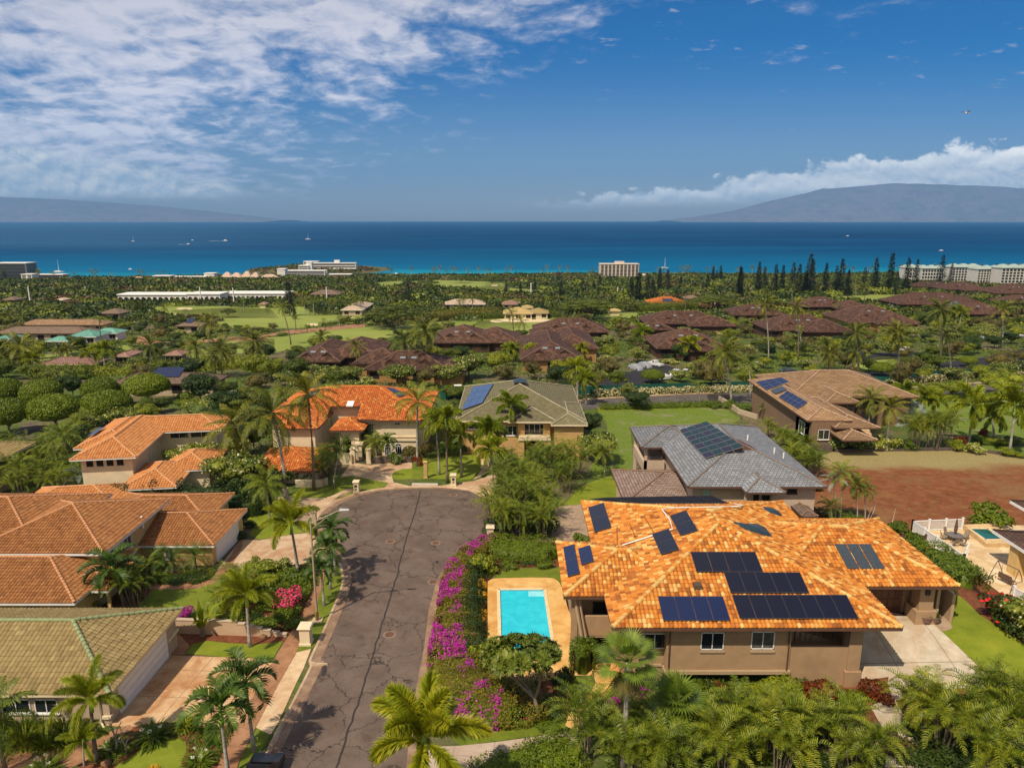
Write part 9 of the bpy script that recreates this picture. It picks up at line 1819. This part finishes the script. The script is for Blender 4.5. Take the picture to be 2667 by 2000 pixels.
# long white arcade
def arcade(cr,x0,x1,ytop,ybot,n,lab):
    b0,b1=G(cr,x0,ybot),G(cr,x1,ybot);Y=(b0.y+b1.y)/2;a,b=Yp(cr,x0,ytop,Y),Yp(cr,x1,ytop,Y);zg=gz(a.x,Y);t_=thing('arcade_building',((a.x+b.x)/2,Y,zg),lab,'building','white arcaded buildings');q=MB();q.box(a.x,b.x,Y,Y+16,zg-1,a.z);q.build('wall',W_WHITE,t_);w=(b.x-a.x)/n;h=a.z-zg;q=MB();pts=[(-w*.36,0)]+[(w*.36*-math.cos(k*math.pi/6),h*.45+h*.25*math.sin(k*math.pi/6)) for k in range(7)]+[(w*.36,0)]
    q.add([(x_,-.15,z_) for x_,z_ in pts],[tuple(range(len(pts)))]);q.add([(x_,.2,z_) for x_,z_ in pts],[tuple(range(len(pts)))[::-1]]);me=q.mesh('arch',BLACK)  # flat dark arch shapes paint the shade of the open bays
    for i in range(n):child('arch',me,t_,(a.x+w*(i+.5)-t_.location.x,0,0))
    q=MB();q.box(a.x-.6,b.x+.6,Y-.6,Y+16.6,a.z,a.z+.6);q.build('roof',W_WHITE,t_);FOOT.append([Vector((a.x,Y,0)),Vector((b.x,Y,0)),Vector((b.x,Y+16,0)),Vector((a.x,Y+16,0))]);HOT.append((a.x,b.x,Y))
arcade('i',965,1530,660,712,12,'long white arcaded building, left part');arcade('i',1540,1810,655,715,6,'long white arcaded building, middle part');arcade('i',1830,2360,650,705,14,'long white arcaded building, right part')
woodland()
for cr_,x_,y0_,y1_,lab in (('i',255,755,590,'tall white pole in front of the left hotels'),('i',712,672,590,'white pole below the white end tower'),('i',1655,718,592,'white pole before the arcade, left'),('i',1927,730,600,'white pole before the arcade, right'),('j',796,712,595,'white pole above the left fairway'),('k',420,672,558,'white pole in the centre of the golf course'),('k',1133,660,595,'short white pole below the hotel tower')):
    b,h=T(cr_,x_,y0_,y1_);q=MB();q.tube([(0,0,0),(0,0,h)],[.5,.38],6);o=link('white_pole',q.mesh('white_pole',W_WHITE));o.location=b;tag(o,lab,'pole','white poles on the golf course')
# coconut palms along the beach
sh=MB();
def shore_palm_me(seed):
    V,Fc=frond(0,1,1,1,4,.3,.1);g=np.random.default_rng(seed);parts=[];tr_=tubenp([(0,0,-.5),(.4*g.normal(),0,5.5),(.7*g.normal(),.2,11)],[.35,.28,.22],5);top=(.0,.2,11);parts.append((*tr_,1))
    cxx=np.array(tr_[0])[-5:].mean(0)
    for i in range(16):V,Fc=frond(i*2.4,1.2-1.9*i/15,4.0,1.1,5,1.3,.5,base=tuple(cxx),g=g);parts.append((V,Fc,0))
    return joinm('coconut_palm',parts,[L_COCO,PBARK])
SPM=[shore_palm_me(k) for k in (1,2,3)];g1=random.Random(8)
for k in range(120):
    x=g1.uniform(-820,900);
    if -500 < x < -190:continue
    y=coast_y(x)-g1.uniform(10,70);o=bpy.data.objects.new('coconut_palm',SPM[k % 3]);COL.objects.link(o);o.location=(x,y,gz(x,y));s_=g1.uniform(.8,1.35);o.scale=(s_,)*3;o.rotation_euler.z=g1.random()*6.28;tag(o,'slender coconut palm in the row along the turquoise shore','palm tree','coconut palms along the shore')
# boats
def sail(cr,x_,y_,L,mast,lab,cata=False,sails=False):
    p=Zp(cr,x_,y_,SEA);t_=thing('sailboat',p,lab,'sailboat',rz=R(20));q=MB()
    for s in ((-.22,.22) if cata else (0,)):
        w=.08 if cata else .14;q.hull([(-L/2,(s-w*.6)*L,-.3),(L*.35,(s-w*.6)*L,-.3),(L*.42,s*L,-.3),(L*.35,(s+w*.6)*L,-.3),(-L/2,(s+w*.6)*L,-.3)],[(-L/2,(s-w)*L,L*.09),(L*.38,(s-w)*L,L*.1),(L*.52,s*L,L*.11),(L*.38,(s+w)*L,L*.1),(-L/2,(s+w)*L,L*.09)])
    if cata:q.box(-L*.35,L*.2,-.26*L,.26*L,L*.09,L*.14)
    child('hull',q.mesh('hull',MATS['white_paint']),t_);q=MB();q.box(-L*.15,L*.15,-L*.08,L*.08,L*.09,L*.17);child('cabin',q.mesh('cabin',W_WHITE),t_);q=MB();q.tube([(0,0,0),(0,0,mast)],[L*.012+.25,.12],5);child('mast',q.mesh('mast',MATS['white_paint']),t_);q=MB();q.tube([(0,0,mast*.14),(-L*.42,0,mast*.14)],.22,4);child('boom',q.mesh('boom',MATS['white_paint']),t_)
sail('j',640,203,26,30,'white two-masted sailboat offshore left of centre',True);sail('i',1097,221,20,27,'white sailboat farther left on the open sea');sail('i',487,474,17,22,'white catamaran anchored close to the left hotels',True);sail('k',1521,440,14,20,'white catamaran anchored right of the hotel tower',True)
def motor(cr,x_,y_,L,lab,wake=0):
    p=Zp(cr,x_,y_,SEA);t_=thing('motorboat',p,lab,'motorboat');q=MB();q.hull([(-L/2,-L*.12,-.3),(L*.4,-L*.1,-.3),(L*.46,0,-.3),(L*.4,L*.1,-.3),(-L/2,L*.12,-.3)],[(-L/2,-L*.16,L*.12),(L*.38,-L*.14,L*.15),(L*.55,0,L*.17),(L*.38,L*.14,L*.15),(-L/2,L*.16,L*.12)]);child('hull',q.mesh('hull',MATS['white_paint']),t_);q=MB();q.box(-L*.2,L*.18,-L*.1,L*.1,L*.12,L*.3);child('cabin',q.mesh('cabin',W_WHITE),t_)
    if wake:q=MB();q.add([(-L/2,-L*.2,.25),(-L/2,L*.2,.25),(-L/2-wake,L*.5,.2),(-L/2-wake,-L*.5,.2)],[(0,1,2,3)]);o=child('wake',q.mesh('wake',plain('sea_foam',(.55,.62,.66),.9,.3,.2) if 'sea_foam' not in MATS else MATS['sea_foam']),t_)
motor('i',1855,216,22,'white motorboat with a wake on the left sea',60);motor('i',1585,210,12,'tiny white motorboat, upper one left of the wake boat');motor('i',1550,243,14,'tiny white motorboat, lower one left of the wake boat',30);motor('l',887,160,16,'tiny white boat on the right-hand sea, far',0);motor('l',1590,270,12,'tiny white boat on the right-hand sea, near');motor('i',1073,450,8,'small boat close to the left beach');motor('j',1365,492,10,'small boat moored right of the headland')
# bird
def bird():
    d=ray('w',2089,245);p=Vector((0,0,CAMZ))+d*62;t_=thing('bird',p,'single white and rusty bird gliding in the clear sky at right','bird',rz=R(25));q=MB();prof=[(-.26,.012),(-.2,.03),(-.08,.055),(.05,.06),(.14,.04),(.19,.035),(.23,.02),(.28,.004)];q.tube([(x,0,.01*math.sin(x*9)) for x,r in prof],[r for x,r in prof],8)
    q.add([(-.24,0,0),(-.40,.07,.01),(-.43,0,.01),(-.40,-.07,.01),(-.24,0,.012)],[(0,1,2),(0,2,3),(4,2,1),(4,3,2)]);child('body',q.mesh('body',plain('white_plumage',(.80,.74,.68),.8,.05,9),True),t_);q=MB()
    for s in (-1,1):q.add([(.08,s*.03,.03),(-.10,s*.03,.03),(-.08,s*.24,.17),(.09,s*.22,.16),(-.16,s*.52,.12),(-.08,s*.54,.115)],[(0,1,2,3),(3,2,4,5)])
    child('wings',q.mesh('wings',plain('rusty_plumage',(.42,.22,.14),.8,.3,9)),t_)
bird()
# ---------------------------------------------------------------- haze: one even box of air
q=MB();q.box(-42000,42000,-300,32500,SEA-12,2150);hz=q.build('haze',None)
def hazemat():
    m=bpy.data.materials.new('haze_air');m.use_nodes=True;n=NT(m.node_tree);v=n.a('ShaderNodeVolumePrincipled');v.inputs['Color'].default_value=(.20,.52,1,1);v.inputs['Density'].default_value=HAZE_D;v.inputs['Anisotropy'].default_value=0.0;n.a('ShaderNodeOutputMaterial',i_Volume=v);return m
HAZE_D=3.7e-5
hz.data.materials.clear();hz.data.materials.append(hazemat());hz['kind']='stuff';hz['label']='pale marine haze over sea and islands';hz['category']='haze'
